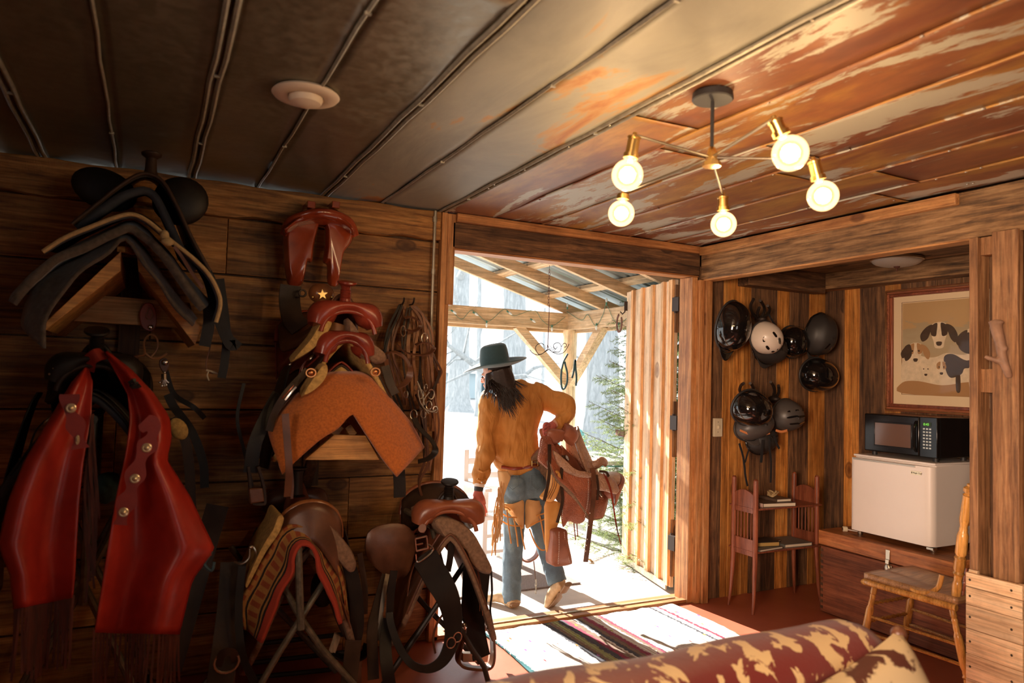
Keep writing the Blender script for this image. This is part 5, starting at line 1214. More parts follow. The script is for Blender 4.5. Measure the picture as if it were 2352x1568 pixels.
for s in (-1, 1): m = MB(); m.tube([(q.x+s*.32, 3.62, 0.01), (q.x, 3.6, q.z*.5), (q.x-s*.2, 3.62, q.z-.1)], .0135, 8); m.build('leg', 'stand_pipe', st5)
for a, b, c, d in ((575, 1480, 800, 1455), (575, 1522, 815, 1495), (575, 1556, 830, 1530)): m = MB(); m.tube([PY(a, b, 3.66), PY(c, d, 3.66)], .012, 8); m.build('spacer_bar', 'black_pipe', st5)
m = MB(); m.ell(PY(742, 1350, 3.5), (.06, .06, .09), nu=14, nv=8); o = m.build('covered_stirrup', 'dark_leather', smooth=80); setp(o, 'dark hooded stirrup hanging in the gap behind the striped blanket', 'stirrup')
th = thing('pale_stirrup', 'worn pale wooden stirrup on a black tread near the crossed stand leg', 'stirrup', PY(775, 1500, 3.3))
m = MB(); m.prism(ppx([(772, 1455, 3.3), (784, 1462, 3.3), (770, 1502, 3.3), (758, 1498, 3.3)]), (0, .03, 0)); m.build('side', 'pine_z', th, bevel=.003)
m = MB(); m.strap(crv(ppx([(764, 1500, 3.3), (785, 1510, 3.3), (815, 1512, 3.3), (838, 1500, 3.3), (846, 1480, 3.3)]), 4), .05, .01, flat=(0, -.2, 1)); m.build('tread', 'black_leather', th)
for lb, pts, w, mt in (('black strap hanging right of the striped blanket', [(800, 1290, 3.15), (816, 1360, 3.15), (820, 1440, 3.15), (806, 1500, 3.15)], .06, 'black_leather'),
                       ('narrow dark strap with a steel tip right of the striped blanket', [(826, 1270, 3.2), (838, 1350, 3.2), (838, 1410, 3.2)], .025, 'dark_leather'),
                       ('wide dark strap standing at the bottom between the two saddles', [(812, 1470, 3.1), (806, 1530, 3.08), (800, 1575, 3.06)], .07, 'dark_leather')):
    strap_thing('tack_strap', lb, pts, w, mt)

# ---------- lower right: chestnut saddle with horn, half in front of the doorway
C6 = PY(1010, 1200, 3.35)
s6 = thing('western_saddle', 'chestnut saddle with a tall black wrapped horn in front of the doorway edge', 'saddle', (C6.x, 3.5, C6.z), 'western saddles on racks and stands')
c6 = PY(1008, 1228, 3.30); M6 = local((c6.x+.085, 3.48, c6.z+.01), PI-R(14), R(3))
leather('chestnut', (.34, .105, .045), (.2, .055, .025), .3)
saddle(s6, M6, dict(body='chestnut', skirt='brown_leather', rim='chestnut', horn='black_leather', seat='dark_leather', fender='dark_leather'), swell=1.12, skirt_drop=1.5, spread=.86, fender=0, stirrup=False, horn_tilt=8, skirt_len=.68, fleece='fleece_brown')
l = [(1000, 1195), (1028, 1190), (1060, 1200), (1088, 1225), (1108, 1260), (1124, 1290), (1130, 1308), (1122, 1318), (1100, 1312), (1080, 1290), (1068, 1262), (1040, 1245), (1012, 1225)]
ring = crv(outline(l, 3.2), 3, True); C = sum(ring, Vector())/len(ring); m = MB(); m.rings([[p+Vector((0, .35, .0)) for p in ring], ring, [C+(p-C)*.9+Vector((0, -.012, 0)) for p in ring]], True); o = m.build('skirt_flap', 'fleece_brown', smooth=50); setp(o, 'rounded tan sheepskin skirt flap hanging into the doorway light', 'saddle lining')
l = [(845, 1225), (880, 1205), (930, 1205), (955, 1235), (950, 1280), (935, 1320), (905, 1330), (870, 1310), (842, 1275)]
ring = crv(outline(l, 3.3), 3, True); C = sum(ring, Vector())/len(ring); m = MB(); m.rings([[p+Vector((0, .012, .0)) for p in ring], ring, [C+(p-C)*.86+Vector((0, -.012, 0)) for p in ring]], True); m.build('side_jockey', 'brown_leather', s6, smooth=50)
m = MB(); q = PY(970, 1213, 3.2); m.lathe([(.02, 0), (.018, -.004), (.001, -.006)], Matrix.Translation(q) @ Matrix.Rotation(R(-90), 4, 'X') @ Matrix.Scale(-1, 4, (0, 0, 1)), n=16); m.build('concho', 'nickel', s6)
th = thing('flank_cinch', 'wide black flank cinch hanging in a long loop from the chestnut saddle', 'cinch', PY(980, 1500, 3.15))
P = crv(ppx([(972, 1272, 3.13), (1000, 1320, 3.12), (1028, 1370, 3.1), (1040, 1420, 3.1), (1038, 1470, 3.1), (1018, 1515, 3.1), (985, 1535, 3.1), (950, 1528, 3.1), (925, 1500, 3.12), (908, 1465, 3.14), (897, 1430, 3.16), (894, 1405, 3.18)]), 6)
ww = [.12*(1-.72*max(0, min(1, (k-8)/30))) if k > 0 else .075 for k in range(len(P))]; m = MB(); m.strap(P, ww, .008, flat=(-.1, -1, .15)); m.build('strap', 'black_leather', th, bevel=.002)
m = MB(); buckle(m, PY(968, 1248, 3.11), .055, .055, .0045, rot=.15); m.build('buckle', 'chrome', th)
m = MB(); m.tube(crv(ppx([(955, 1272, 3.11), (958, 1290, 3.11), (975, 1282, 3.1), (995, 1262, 3.1), (985, 1250, 3.1)]), 4), .004, 6); m.build('keeper', 'chrome', th)
m = MB(); q = PY(1035, 1475, 3.08); m.tube([q+Vector((.022*math.cos(t), -.005, .024*math.sin(t))) for t in [2*PI*k/14 for k in range(14)]], .003, 6, closed=True); q = PY(1050, 1462, 3.09); m.tube([q+Vector((.02*math.cos(t), -.005, .022*math.sin(t))) for t in [2*PI*k/14 for k in range(14)]], .003, 6, closed=True); m.build('ring', 'chrome', th)
for lb, pts, w, mt in (('curved black strap arching behind the chestnut saddle fork', [(1002, 1196, 3.22), (1022, 1205, 3.2), (1035, 1240, 3.2), (1034, 1280, 3.2), (1028, 1312, 3.2)], .032, 'black_leather'),
                       ('black leg strap hanging from the left side of the chestnut saddle', [(905, 1310, 3.2), (898, 1360, 3.2), (895, 1410, 3.2)], .035, 'black_leather'),
                       ('long dark strap at the very bottom left of the chestnut saddle', [(892, 1420, 3.2), (885, 1480, 3.15), (890, 1540, 3.1), (898, 1590, 3.1)], .055, 'black_leather'),
                       ('brown strap with a small buckle left of the chestnut saddle stand', [(888, 1320, 3.3), (868, 1390, 3.25), (855, 1450, 3.2), (858, 1560, 3.15)], .05, 'dark_leather'),
                       ('pale edged strap catching the light left of the crossed legs', [(890, 1318, 3.28), (882, 1360, 3.25), (874, 1420, 3.22), (872, 1470, 3.2)], .02, 'nickel')):
    strap_thing('tack_strap', lb, pts, w, mt)
th = thing('stirrup_and_fender', 'black fender strap ending in a leather bound stirrup in the sunlit doorway', 'stirrup', PY(1090, 1520, 3.3))
P = crv(ppx([(1096, 1300, 3.32), (1092, 1350, 3.32), (1090, 1400, 3.32), (1092, 1450, 3.32), (1106, 1510, 3.3)]), 5); m = MB(); m.strap(P, [.15-.03*k/len(P) if k < 12 else .11-.02*(k-12)/10 for k in range(len(P))], .01); m.build('fender', 'black_leather', th, bevel=.002)
m = MB(); m.strap(crv(ppx([(1078, 1330, 3.36), (1072, 1400, 3.36), (1078, 1430, 3.36)]), 5), .06, .008); m.build('fender_back', 'black_leather', th)
ring = crv(ppx([(1066, 1435, 3.3), (1062, 1465, 3.3), (1052, 1505, 3.3), (1056, 1524, 3.3), (1075, 1532, 3.3), (1115, 1534, 3.3), (1130, 1520, 3.3), (1132, 1480, 3.3), (1126, 1435, 3.3)]), 5)
m = MB(); m.strap(ring, .05, .014, side=(0, 1, 0)); m.build('stirrup', 'brown_leather', th, bevel=.004)
m = MB(); m.prism(ppx([(1064, 1500, 3.3), (1122, 1504, 3.3), (1120, 1520, 3.3), (1064, 1520, 3.3)]), (0, .035, 0)); m.build('tread_plate', 'nickel', th)
for a in (1066, 1124): m = MB(); m.ell(PY(a, 1438, 3.28), (.016, .014, .02), nu=10, nv=8); m.build('bolt_cap', 'chrome', th)
strap_thing('tack_strap', 'thin black thong dangling right of the doorway stirrup fender', [(1128, 1310, 3.3), (1130, 1360, 3.3), (1126, 1400, 3.3), (1132, 1440, 3.3)], .01, 'black_leather')
st6 = thing('saddle_stand', 'dark tubular steel stand with crossed legs under the chestnut saddle', 'saddle stand', (C6.x, 3.4, 0))
def leg(P, r=.0135, mt='stand_pipe'):
    p = ppx(P); m = MB(); e = p[-1]; d = p[-1]-p[-2]
    if e.z > .02: p.append(e+d*((e.z-.012)/-d.z))
    m.tube(p, r, 10); m.build('leg', mt, st6)
leg([(935, 1345, 3.6), (985, 1400, 3.55), (1030, 1445, 3.5), (1085, 1505, 3.45)], mt='dark_iron'); leg([(1085, 1250, 3.35), (1070, 1290, 3.35), (1030, 1350, 3.35), (970, 1440, 3.35), (905, 1535, 3.35)], mt='black_pipe')
leg([(1040, 1410, 3.2), (1060, 1450, 3.2), (1090, 1500, 3.2), (1112, 1530, 3.2), (1122, 1568, 3.2)], mt='dark_iron'); leg([(1000, 1395, 3.7), (960, 1450, 3.7), (930, 1490, 3.7)], mt='dark_iron')
m = MB(); q = PY(1008, 1215, 3.25); m.tube([q, q+Vector((0, .55, 0))], .016, 10); m.build('top_rail', 'stand_pipe', st6)
m = MB(); m.tube([PY(1028, 1350, 3.35), q+Vector((0, .1, 0))], .014, 8); m.build('upright', 'stand_pipe', st6)
strap_thing('tack_strap', 'thin leather rein dangling from the stand legs near the doorway floor', [(1028, 1395, 3.4), (1005, 1430, 3.4), (995, 1465, 3.4), (1000, 1500, 3.4)], .01, 'brown_leather')
# ================================================================== THE RIDER
YP_ = 4.30; PXM = 1/338.
pr = thing('person', 'person in cowboy hat, rust jacket and jeans walking out with a saddle on the hip', 'person', PY(1195, 1388, YP_))
def limb(mb, pts, n=16, y=YP_):
    """pts: (px, py, y, half width px, half depth px)"""
    C = [PY(a, b, c) for a, b, c, _, _ in pts]; W = [w*PXM for *_, w, d in pts]; D = [d*PXM for *_, d in pts]
    rings = []
    for i, c in enumerate(C):
        T = (C[min(i+1, len(C)-1)]-C[max(i-1, 0)]).normalized(); s_ = T.cross(Vector((.3, 1, 0)).normalized()); s_.normalize(); dd = s_.cross(T)
        rings.append([c+s_*(W[i]*math.cos(a))+dd*(D[i]*math.sin(a)) for a in [2*PI*k/n for k in range(n)]])
    # densify
    out = []
    for j in range(n):
        out.append(crv([r[j] for r in rings], 4))
    mb.rings([[out[j][i] for j in range(n)] for i in range(len(out[0]))])
hc = PY(1140, 857, 4.28); hf = Vector((-.62, .74, -.28)).normalized(); hl = Vector((-.78, -.60, .0)).normalized(); hu = hf.cross(hl)*-1
hu = hl.cross(hf); hu = hu if hu.z > 0 else -hu
def H(f, l, u): return hc+hf*f+hl*l+hu*u
Mh = frame(hc, hl, hf)  # x left, y forward, z up or down
if (Mh.to_3x3() @ Vector((0, 0, 1))).z < 0: Mh = frame(hc, -hl, hf)
def body():
    m = MB()
    m.ell(H(-.008, 0, .02), (.076, .095, .105), Mh.to_3x3(), 20, 14)                # skull
    m.ell(H(.035, 0, -.045), (.055, .062, .06), Mh.to_3x3(), 16, 10)               # jaw
    m.ell(H(.088, 0, -.085), (.022, .018, .018), Mh.to_3x3(), 10, 8)               # chin
    m.ell(H(.10, 0, -.015), (.012, .022, .022), Mh.to_3x3(), 10, 8); m.ell(H(.112, 0, -.028), (.016, .014, .011), Mh.to_3x3(), 10, 8)  # nose
    for s in (-1, 1):
        m.ell(H(.078, s*.034, .012), (.018, .014, .008), Mh.to_3x3(), 10, 8)       # brows / cheeks
        m.ell(H(.072, s*.036, -.03), (.022, .02, .018), Mh.to_3x3(), 10, 8)
        m.ell(H(-.005, s*.080, -.012), (.010, .020, .032), Mh.to_3x3(), 12, 8)     # ears
        m.ell(H(-.0, s*.082, -.038), (.008, .010, .012), Mh.to_3x3(), 10, 6)
    m.ell(H(.098, 0, -.055), (.024, .012, .007), Mh.to_3x3(), 10, 6); m.ell(H(.095, 0, -.066), (.021, .012, .007), Mh.to_3x3(), 10, 6)   # lips
    limb(m, [(1143, 866, 4.29, 17, 18), (1152, 884, 4.30, 17, 18), (1162, 905, 4.30, 24, 22)])
    limb(m, [(1166, 895, 4.30, 30, 22), (1178, 925, 4.30, 58, 30), (1182, 980, 4.30, 52, 30), (1195, 1060, 4.30, 42, 28), (1202, 1110, 4.30, 46, 34), (1205, 1140, 4.30, 44, 32)])
    limb(m, [(1125, 925, 4.30, 19, 18), (1117, 1020, 4.30, 15, 15), (1103, 1110, 4.28, 10, 9), (1099, 1130, 4.27, 9, 7)])
    limb(m, [(1250, 915, 4.27, 18, 18), (1300, 938, 4.18, 15, 15), (1284, 965, 4.15, 11, 10), (1268, 978, 4.13, 9, 9)])
    for P in ([(1184, 1120, 4.3, 27, 28), (1180, 1225, 4.28, 19, 20), (1176, 1300, 4.29, 15, 16), (1174, 1372, 4.30, 10, 11)], [(1228, 1120, 4.3, 27, 28), (1243, 1225, 4.26, 19, 20), (1268, 1290, 4.20, 15, 15), (1284, 1330, 4.14, 11, 11)]): limb(m, P)
    return m
def fingers(m, base, dirs, widths=None):
    for (pts, r) in dirs: m.tube(crv([PY(*p) for p in pts], 4), [r*(1-.25*k/(4*(len(pts)-1))) for k in range(4*(len(pts)-1)+1)], 10)
b = body()
# left gloved hand: palm and five fingers hanging down; right hand curled over the saddle front
bo = b.build('body', 'skin', pr, smooth=80); remesh(bo, .0065, 3)
m = MB()
limb(m, [(1099, 1126, 4.27, 9, 7), (1098, 1136, 4.27, 12, 7), (1101, 1150, 4.26, 13.5, 8), (1104, 1161, 4.26, 12.5, 7)])
fingers(m, None, [([(1094, 1158, 4.255), (1098, 1170, 4.25), (1104, 1181, 4.25)], .0092), ([(1100, 1160, 4.25), (1105, 1173, 4.245), (1111, 1186, 4.245)], .0095), ([(1106, 1159, 4.245), (1111, 1173, 4.24), (1115, 1185, 4.24)], .0092), ([(1111, 1157, 4.24), (1115, 1168, 4.235), (1118, 1177, 4.235)], .0085),
               ([(1090, 1140, 4.27), (1088, 1152, 4.25), (1092, 1164, 4.24), (1096, 1172, 4.235)], .0105)])
g = m.build('glove', 'glove', pr, smooth=80, label='dusty red glove on the hanging left hand'); remesh(g, .0035, 2)
m = MB()
limb(m, [(1272, 974, 4.13, 9, 8), (1264, 982, 4.12, 12, 9), (1257, 988, 4.11, 12, 9)])
fingers(m, None, [([(1262, 980, 4.10), (1258, 972, 4.075), (1250, 974, 4.06), (1248, 984, 4.07)], .0092), ([(1262, 986, 4.09), (1256, 980, 4.065), (1248, 984, 4.05), (1248, 992, 4.06)], .0092), ([(1262, 991, 4.09), (1256, 988, 4.06), (1249, 992, 4.05), (1250, 999, 4.06)], .009), ([(1263, 996, 4.09), (1258, 995, 4.065), (1252, 999, 4.06), (1254, 1004, 4.07)], .008), ([(1270, 986, 4.10), (1274, 994, 4.08), (1270, 1002, 4.07)], .010)])
g = m.build('glove', 'glove', pr, smooth=80, label='glove of the right hand curled on the saddle front'); remesh(g, .0035, 2)
m = MB()
# jacket
limb(m, [(1158, 884, 4.30, 22, 24), (1168, 898, 4.30, 44, 30), (1180, 915, 4.30, 68, 36), (1180, 950, 4.30, 66, 39), (1178, 1000, 4.30, 57, 38), (1184, 1040, 4.30, 54, 38), (1194, 1062, 4.30, 55, 38), (1199, 1076, 4.30, 51, 36)])
limb(m, [(1138, 914, 4.30, 28, 26), (1126, 932, 4.30, 27, 26), (1121, 975, 4.30, 24, 24), (1118, 1020, 4.30, 22, 22), (1114, 1045, 4.29, 23, 22), (1110, 1066, 4.29, 19, 19), (1108, 1086, 4.28, 21, 20), (1105, 1100, 4.28, 17, 17), (1103, 1112, 4.28, 14, 14)])
limb(m, [(1222, 905, 4.29, 30, 27), (1248, 912, 4.27, 29, 26), (1272, 922, 4.23, 26, 25), (1292, 932, 4.19, 26, 24), (1302, 944, 4.17, 22, 22), (1297, 958, 4.15, 21, 20), (1288, 968, 4.14, 19, 18), (1278, 976, 4.13, 16, 16)])
m.tube([PY(1140, 893, 4.25), PY(1150, 897, 4.19), PY(1172, 893, 4.18), PY(1186, 890, 4.25)], .018, 8)
jk = m.build('jacket', 'duck_canvas', pr, smooth=80); remesh(jk, .009, 4)
displace(jk, .12, .045, 'big_folds'); displace(jk, .05, .008, 'small_folds')
# deep folds: soft ridges on the sleeve are part of the cloth
m = MB()
for pts in ([(1098, 1078, 4.21), (1110, 1083, 4.21), (1122, 1078, 4.22)], [(1096, 1100, 4.22), (1106, 1104, 4.22), (1117, 1100, 4.225)]): m.tube(crv(ppx(pts), 4), .008, 8)
m.build('cuff_fold', 'duck_canvas', pr, smooth=80)
m = MB(); limb(m, [(1101, 1111, 4.275, 12.5, 12), (1100, 1118, 4.272, 11.5, 11)]); m.build('shirt_cuff', 'sock_cuff', pr, smooth=60)
m = MB(); limb(m, [(1100, 1117, 4.272, 10.5, 9.5), (1099, 1127, 4.27, 10, 9)]); m.build('wrist_band', 'matte_black', pr, smooth=60)
m = MB(); m.ell(PY(1107, 1107, 4.215), (.007, .005, .007), nu=10, nv=6); m.build('cuff_button', 'nickel', pr)
# jeans
m = MB()
limb(m, [(1201, 1062, 4.30, 45, 32), (1202, 1085, 4.30, 48, 37), (1204, 1115, 4.295, 53, 43), (1206, 1140, 4.295, 52, 38)])
m.ell(PY(1184, 1120, 4.23), (.075, .075, .085)); m.ell(PY(1230, 1118, 4.23), (.075, .075, .085))
limb(m, [(1181, 1110, 4.30, 29, 34), (1180, 1160, 4.29, 29, 33), (1180, 1225, 4.28, 24, 26), (1177, 1280, 4.29, 22, 24), (1175, 1340, 4.29, 22, 25), (1174, 1382, 4.29, 22, 26)])
limb(m, [(1230, 1110, 4.30, 28, 34), (1236, 1160, 4.28, 27, 32), (1246, 1225, 4.25, 23, 26), (1258, 1270, 4.21, 21, 24), (1270, 1305, 4.17, 22, 25), (1281, 1338, 4.13, 22, 25)])
jn = m.build('jeans', 'denim', pr, smooth=80, kind=None); remesh(jn, .009, 3); displace(jn, .06, .014, 'jean_folds')
for l in ([(1163, 1090, 4.17), (1190, 1092, 4.15), (1192, 1114, 4.14), (1177, 1124, 4.14), (1163, 1112, 4.16)], [(1219, 1092, 4.15), (1246, 1092, 4.17), (1247, 1112, 4.16), (1234, 1124, 4.14), (1220, 1114, 4.14)]):
    m = MB(); m.tube(crv([PY(a, b, c+.012) for a, b, c in l], 1, True), .0016, 5, closed=True); m.build('pocket_seam', 'denim', jn)
m = MB(); m.tube(crv([PY(a, b, c) for a, b, c in [(1152, 1072, 4.26), (1180, 1076, 4.21), (1202, 1074, 4.20), (1226, 1070, 4.175), (1250, 1064, 4.24)]], 5), .011, 8, ref=(0, 0, 1)); m.build('belt', 'red_leather', pr)
m = MB(); buckle(m, PY(1229, 1064, 4.155), .045, .035, .003); m.build('belt_buckle', 'brass', pr)
# chinks (short fringed chaps)
m = MB(); Rw = [[PY(1144, 1080, 4.2), PY(1150, 1082, 4.16), PY(1166, 1082, 4.15)], [PY(1146, 1100, 4.19), PY(1156, 1100, 4.15), PY(1172, 1096, 4.14)], [PY(1150, 1125, 4.18), PY(1156, 1125, 4.15), PY(1164, 1118, 4.145)], [PY(1148, 1155, 4.17), PY(1151, 1150, 4.15), PY(1154, 1146, 4.15)]]
sheet_rows(m, Rw, 8, 5); m.build('chink_side', 'chinks_tan', pr, solid=.005, smooth=70)
rs6 = random.Random(4); m = MB()
for k in range(34):
    f = k/33; a = PY(1152-12*f+6*math.sin(k), 1105+110*f, 4.16-.02*math.sin(k)); e = a+Vector((rs6.uniform(-.03, .01), rs6.uniform(-.03, .01), -rs6.uniform(.12, .2))); m.strap(crv([a, a.lerp(e, .5)+Vector((rs6.uniform(-.012, .012), 0, 0)), e], 3), .008, .0025)
m.build('chink_fringe', 'chinks_tan', pr)
for l in ([(1163, 1162), (1180, 1158), (1207, 1148), (1209, 1180), (1208, 1212), (1200, 1214), (1188, 1200), (1176, 1182)], [(1211, 1150), (1232, 1150), (1255, 1152), (1252, 1172), (1240, 1195), (1222, 1208), (1213, 1214), (1212, 1180)]):
    P = crv([PY(a, b, 4.185) for a, b in l], 3, True); m = MB(); C = sum(P, Vector())/len(P)
    def cv(p): return Vector((0, .0+ 9*((p-C).x**2), 0))
    m.rings([[p+Vector((0, .012, 0))+cv(p) for p in P], [p+cv(p) for p in P], [C+(p-C)*.5+Vector((0, -.006, 0)) for p in P]], True); m.build('chink_back_yoke', 'chinks_tan', pr, smooth=60)
for pts in ([(1150, 1162, 4.17), (1165, 1166, 4.17), (1172, 1172, 4.17)], [(1148, 1174, 4.2), (1165, 1186, 4.175), (1188, 1188, 4.17)], [(1150, 1195, 4.2), (1172, 1206, 4.175), (1200, 1208, 4.17)], [(1218, 1205, 4.17), (1236, 1198, 4.17), (1254, 1190, 4.19)], [(1232, 1184, 4.17), (1246, 1180, 4.17), (1256, 1176, 4.19)],
            [(1164, 1170, 4.165), (1168, 1205, 4.165), (1174, 1248, 4.165)], [(1180, 1190, 4.165), (1186, 1222, 4.165), (1190, 1255, 4.165)], [(1196, 1208, 4.165), (1200, 1235, 4.165), (1206, 1262, 4.165)], [(1240, 1185, 4.165), (1246, 1215, 4.165), (1252, 1250, 4.165)], [(1216, 1214, 4.165), (1228, 1245, 4.165), (1242, 1262, 4.165), (1256, 1262, 4.165)]):
    m = MB(); m.strap(crv(ppx(pts), 4), .009, .003); m.build('chink_lace', 'strap_orange', pr)
# boots
m = MB(); limb(m, [(1176, 1362, 4.29, 17, 20), (1178, 1376, 4.28, 17, 22), (1178, 1386, 4.27, 18, 26)]); 
a = PY(1180, 1383, 4.24); e = a+Vector((-.10, .22, 0)); m.tube(crv([a+Vector((0, 0, -.005)), a.lerp(e, .4)+Vector((0, 0, .015)), a.lerp(e, .75)+Vector((-.012, 0, .0)), e+Vector((-.015, .0, -.012))], 4), [(.042, .04)]*6+[(.045, .034)]*4+[(.03, .022)]*3, 14)
bt = m.build('boot', 'boot_tan', pr, smooth=80, label='pale tan left boot planted flat'); remesh(bt, .006, 3)
m = MB(); q = PY(1180, 1390, 4.24); m.tube([q+Vector((.0, -.03, .012)), q+Vector((-.012, .045, .012))], [(.034, .016)]*2, 14); m.build('boot_heel', 'boot_sole', bt) 
an = PY(1283, 1330, 4.12); he = PY(1294, 1343, 4.06); to = PY(1259, 1396, 4.20)
m = MB(); m.tube([PY(1278, 1318, 4.15), an, he+Vector((-.01, .03, .0))], [(.055, .05), (.045, .045), (.04, .04)], 14)
m.tube(crv([he+Vector((0, .02, .01)), he.lerp(to, .35)+Vector((-.015, .035, 0)), he.lerp(to, .7)+Vector((-.01, .015, 0)), to], 4), [(.036, .036)]*5+[(.044, .034)]*4+[(.04, .028)]*3+[(.016, .014)], 14)
bt = m.build('boot', 'boot_tan', pr, smooth=80, label='pale tan right boot swinging up on its toe'); remesh(bt, .006, 3)
d_ = (to-he).normalized(); nb = Vector((.35, -1, -.2)).normalized(); m = MB()
m.tube([he+nb*.028-d_*.025, he+nb*.028+d_*.045], [(.034, .016)]*2, 14, ref=nb); m.build('boot_heel', 'boot_sole', bt)
m = MB(); m.tube(crv([he+d_*.06+nb*.012, he.lerp(to, .6)+nb*.026, to+nb*.01], 4), [(.026, .006)]*3+[(.042, .006)]*3+[(.04, .006)]*2+[(.014, .005)], 14, ref=nb); m.build('boot_sole', 'boot_sole', bt)
# hair
m = MB()
m.ell(H(-.022, 0, .018), (.083, .094, .108), Mh.to_3x3(), 18, 12)
for pts in ([(1146, 850, 4.23, 27, 26), (1153, 876, 4.215, 30, 20), (1160, 896, 4.19, 24, 11), (1168, 915, 4.165, 13, 6), (1176, 932, 4.155, 5, 4)],
            [(1165, 872, 4.215, 15, 12), (1174, 890, 4.19, 12, 7), (1180, 908, 4.17, 5, 4)],
            [(1128, 862, 4.24, 13, 14), (1124, 880, 4.22, 11, 10), (1120, 893, 4.22, 6, 6)]): limb(m, pts, 14)
hr = m.build('hair', 'hair', pr, smooth=80); remesh(hr, .006, 3)
rh = random.Random(8); m = MB()
for k in range(300):
    f = rh.random(); x0_, y0_ = 1122+52*f, 862+14*math.sin(PI*f); L_ = rh.uniform(30, 92)*(1-.75*abs(f-.62)); g = rh.uniform(-6, 10)
    P = crv([PY(x0_, y0_, 4.225-.035*math.sin(PI*f)), PY(x0_+g*.5+5, y0_+L_*.4, 4.20-.04*math.sin(PI*f)), PY(x0_+g+14*(f+.2), y0_+L_*.75, 4.165-.02*math.sin(PI*f)), PY(x0_+g*1.6+22*(f+.1)+rh.uniform(-4, 4), y0_+L_, 4.155-.02*math.sin(PI*f))], 4)
    m.tube(P, [.0038*(1-.85*(q/len(P))**1.5) for q in range(len(P))], 5)
for k in range(16):
    x0_ = 1116+rh.uniform(0, 12); P = crv([PY(x0_, 872, 4.215), PY(x0_+rh.uniform(-4, 2), 892, 4.205), PY(x0_+rh.uniform(-10, -2), 906+rh.uniform(0, 12), 4.21)], 4); m.tube(P, [.005*(1-.8*q/len(P)) for q in range(len(P))], 5)
m.build('hair_strand', 'hair', hr, smooth=80, kind='stuff')
# re-expose the ear in front of the hair
m = MB(); q = H(.0, .092, -.012); m.ell(q, (.010, .021, .034), Mh.to_3x3(), 14, 10); m.ell(q+hl*.006, (.005, .011, .02), Mh.to_3x3(), 10, 8); o = m.build('ear', 'skin', bo, smooth=80)
m = MB(); m.ell(H(-.002, .1, -.045), (.004, .004, .004), nu=8, nv=6); m.build('earring', 'nickel', bo)
for s in (-1, 1): m = MB(); m.ell(H(.088, s*.033, -.004), (.012, .008, .006), Mh.to_3x3(), 10, 8); m.build('eye', 'hair', bo)
# hat
upv = Vector((-.15, -.06, .98)).normalized(); Fh = Vector((-.85, .5, -.12)); Fh = (Fh-upv*Fh.dot(upv)).normalized(); hb = PY(1137, 841, 4.27)
Mt = frame(hb, Fh, upv.cross(Fh))
hat = bpy.data.objects.new('tmp', None)
m = MB(Mt)
def crown(u, v):
    a = 2*PI*u; t = v
    rx, ry = .098*(1-.20*t**1.5), .080*(1-.24*t**1.5)
    if t < .86: z = .135*t/.86; k = 1
    else: k = math.cos((t-.86)/.14*PI/2)**.55; z = .135+.012*math.sin((t-.86)/.14*PI/2)
    x, y = rx*k*math.cos(a), ry*k*math.sin(a)
    if t > .7: z -= .026*math.exp(-(y/.022)**2)*(t-.7)/.3; z += .008*math.cos(a)*-1*(t-.7)/.3; y *= 1-.18*max(0, math.cos(a))*(t-.7)/.3
    return Vector((x, y, z))
m.grid(crown, 48, 30); m.v.append(m.v[0]); m.v.pop()
def brim(u, v):
    a = 2*PI*u; r = 1+v; rx = .098+.115*v; ry = .080+.085*v
    z = .004+.030*v*v*math.sin(a)**2-(.030*v**1.3*max(0, math.cos(a))**2)+.038*v**1.5*max(0, -math.cos(a))**1.5
    return Vector((rx*math.cos(a), ry*math.sin(a), z))
m2 = MB(Mt); m2.grid(brim, 64, 10)
ht = m.build('hat_crown', 'hat_felt', pr, solid=.003, smooth=80, label='dark teal felt crown with a pinched crease'); m2.build('hat_brim', 'hat_felt', pr, solid=.003, smooth=80)
m = MB(Mt); m.lathe([(.1, .002), (.1, .014)], Matrix.Scale(.82, 4, (0, 1, 0)), n=40, caps=False); m.build('hat_band', 'matte_black', pr, solid=.002)

# ------------------------------------------------------------------ the saddle carried on the hip
cs = thing('western_saddle', 'tooled tan saddle carried on the hip of the person in the doorway', 'saddle', PY(1330, 1200, 4.1), 'western saddles on racks and stands')
oc = PY(1328, 1072, 4.14); fy = Vector((-.72, -.10, .62)).normalized(); fz = Vector((.60, .06, .80)); 
xr = fy.cross(fz).normalized(); fz = xr.cross(fy); Mc = Matrix.Translation(oc) @ Matrix((xr, fy, fz)).transposed().to_4x4()
saddle(cs, Mc, dict(body='saddle_tan', skirt='saddle_tooled', rim='saddle_tan', horn='saddle_tan', seat='saddle_seat', metal='nickel'), horn=False, swell=.62, seat_w=.7, skirt_drop=.62, spread=.42, skirt_len=.66, fender=0, stirrup=False, strings=False, fleece='fleece_brown')
def plate(name, l, y, th, mat, parent, bulge=.012, back=None, lab=None):
    P = crv([PY(a, b, y) for a, b in l], 3, True); C = sum(P, Vector())/len(P); m = MB()
    m.rings([[p+Vector((0, th, 0)) for p in P], P, [C+(p-C)*.9+Vector((0, -bulge*.6, 0)) for p in P], [C+(p-C)*.5+Vector((0, -bulge, 0)) for p in P]], True)
    return m.build(name, mat, parent, smooth=50, label=lab)
def stitches(parent, pts, y, n, mat='sock_cuff', r=.0022):
    P = resamp(crv([PY(a, b, y) for a, b in pts], 5), n); m = MB()
    for a in P: m.ell(a, (r, r, r*1.6), nu=6, nv=4)
    return m.build('stitching', mat, parent, kind='stuff')
f_ = plate('fender', [(1290, 1072), (1320, 1086), (1352, 1092), (1357, 1110), (1353, 1150), (1346, 1185), (1340, 1198), (1325, 1203), (1310, 1197), (1300, 1200), (1294, 1210), (1290, 1180), (1290, 1120)], 4.02, .01, 'saddle_tooled', cs)
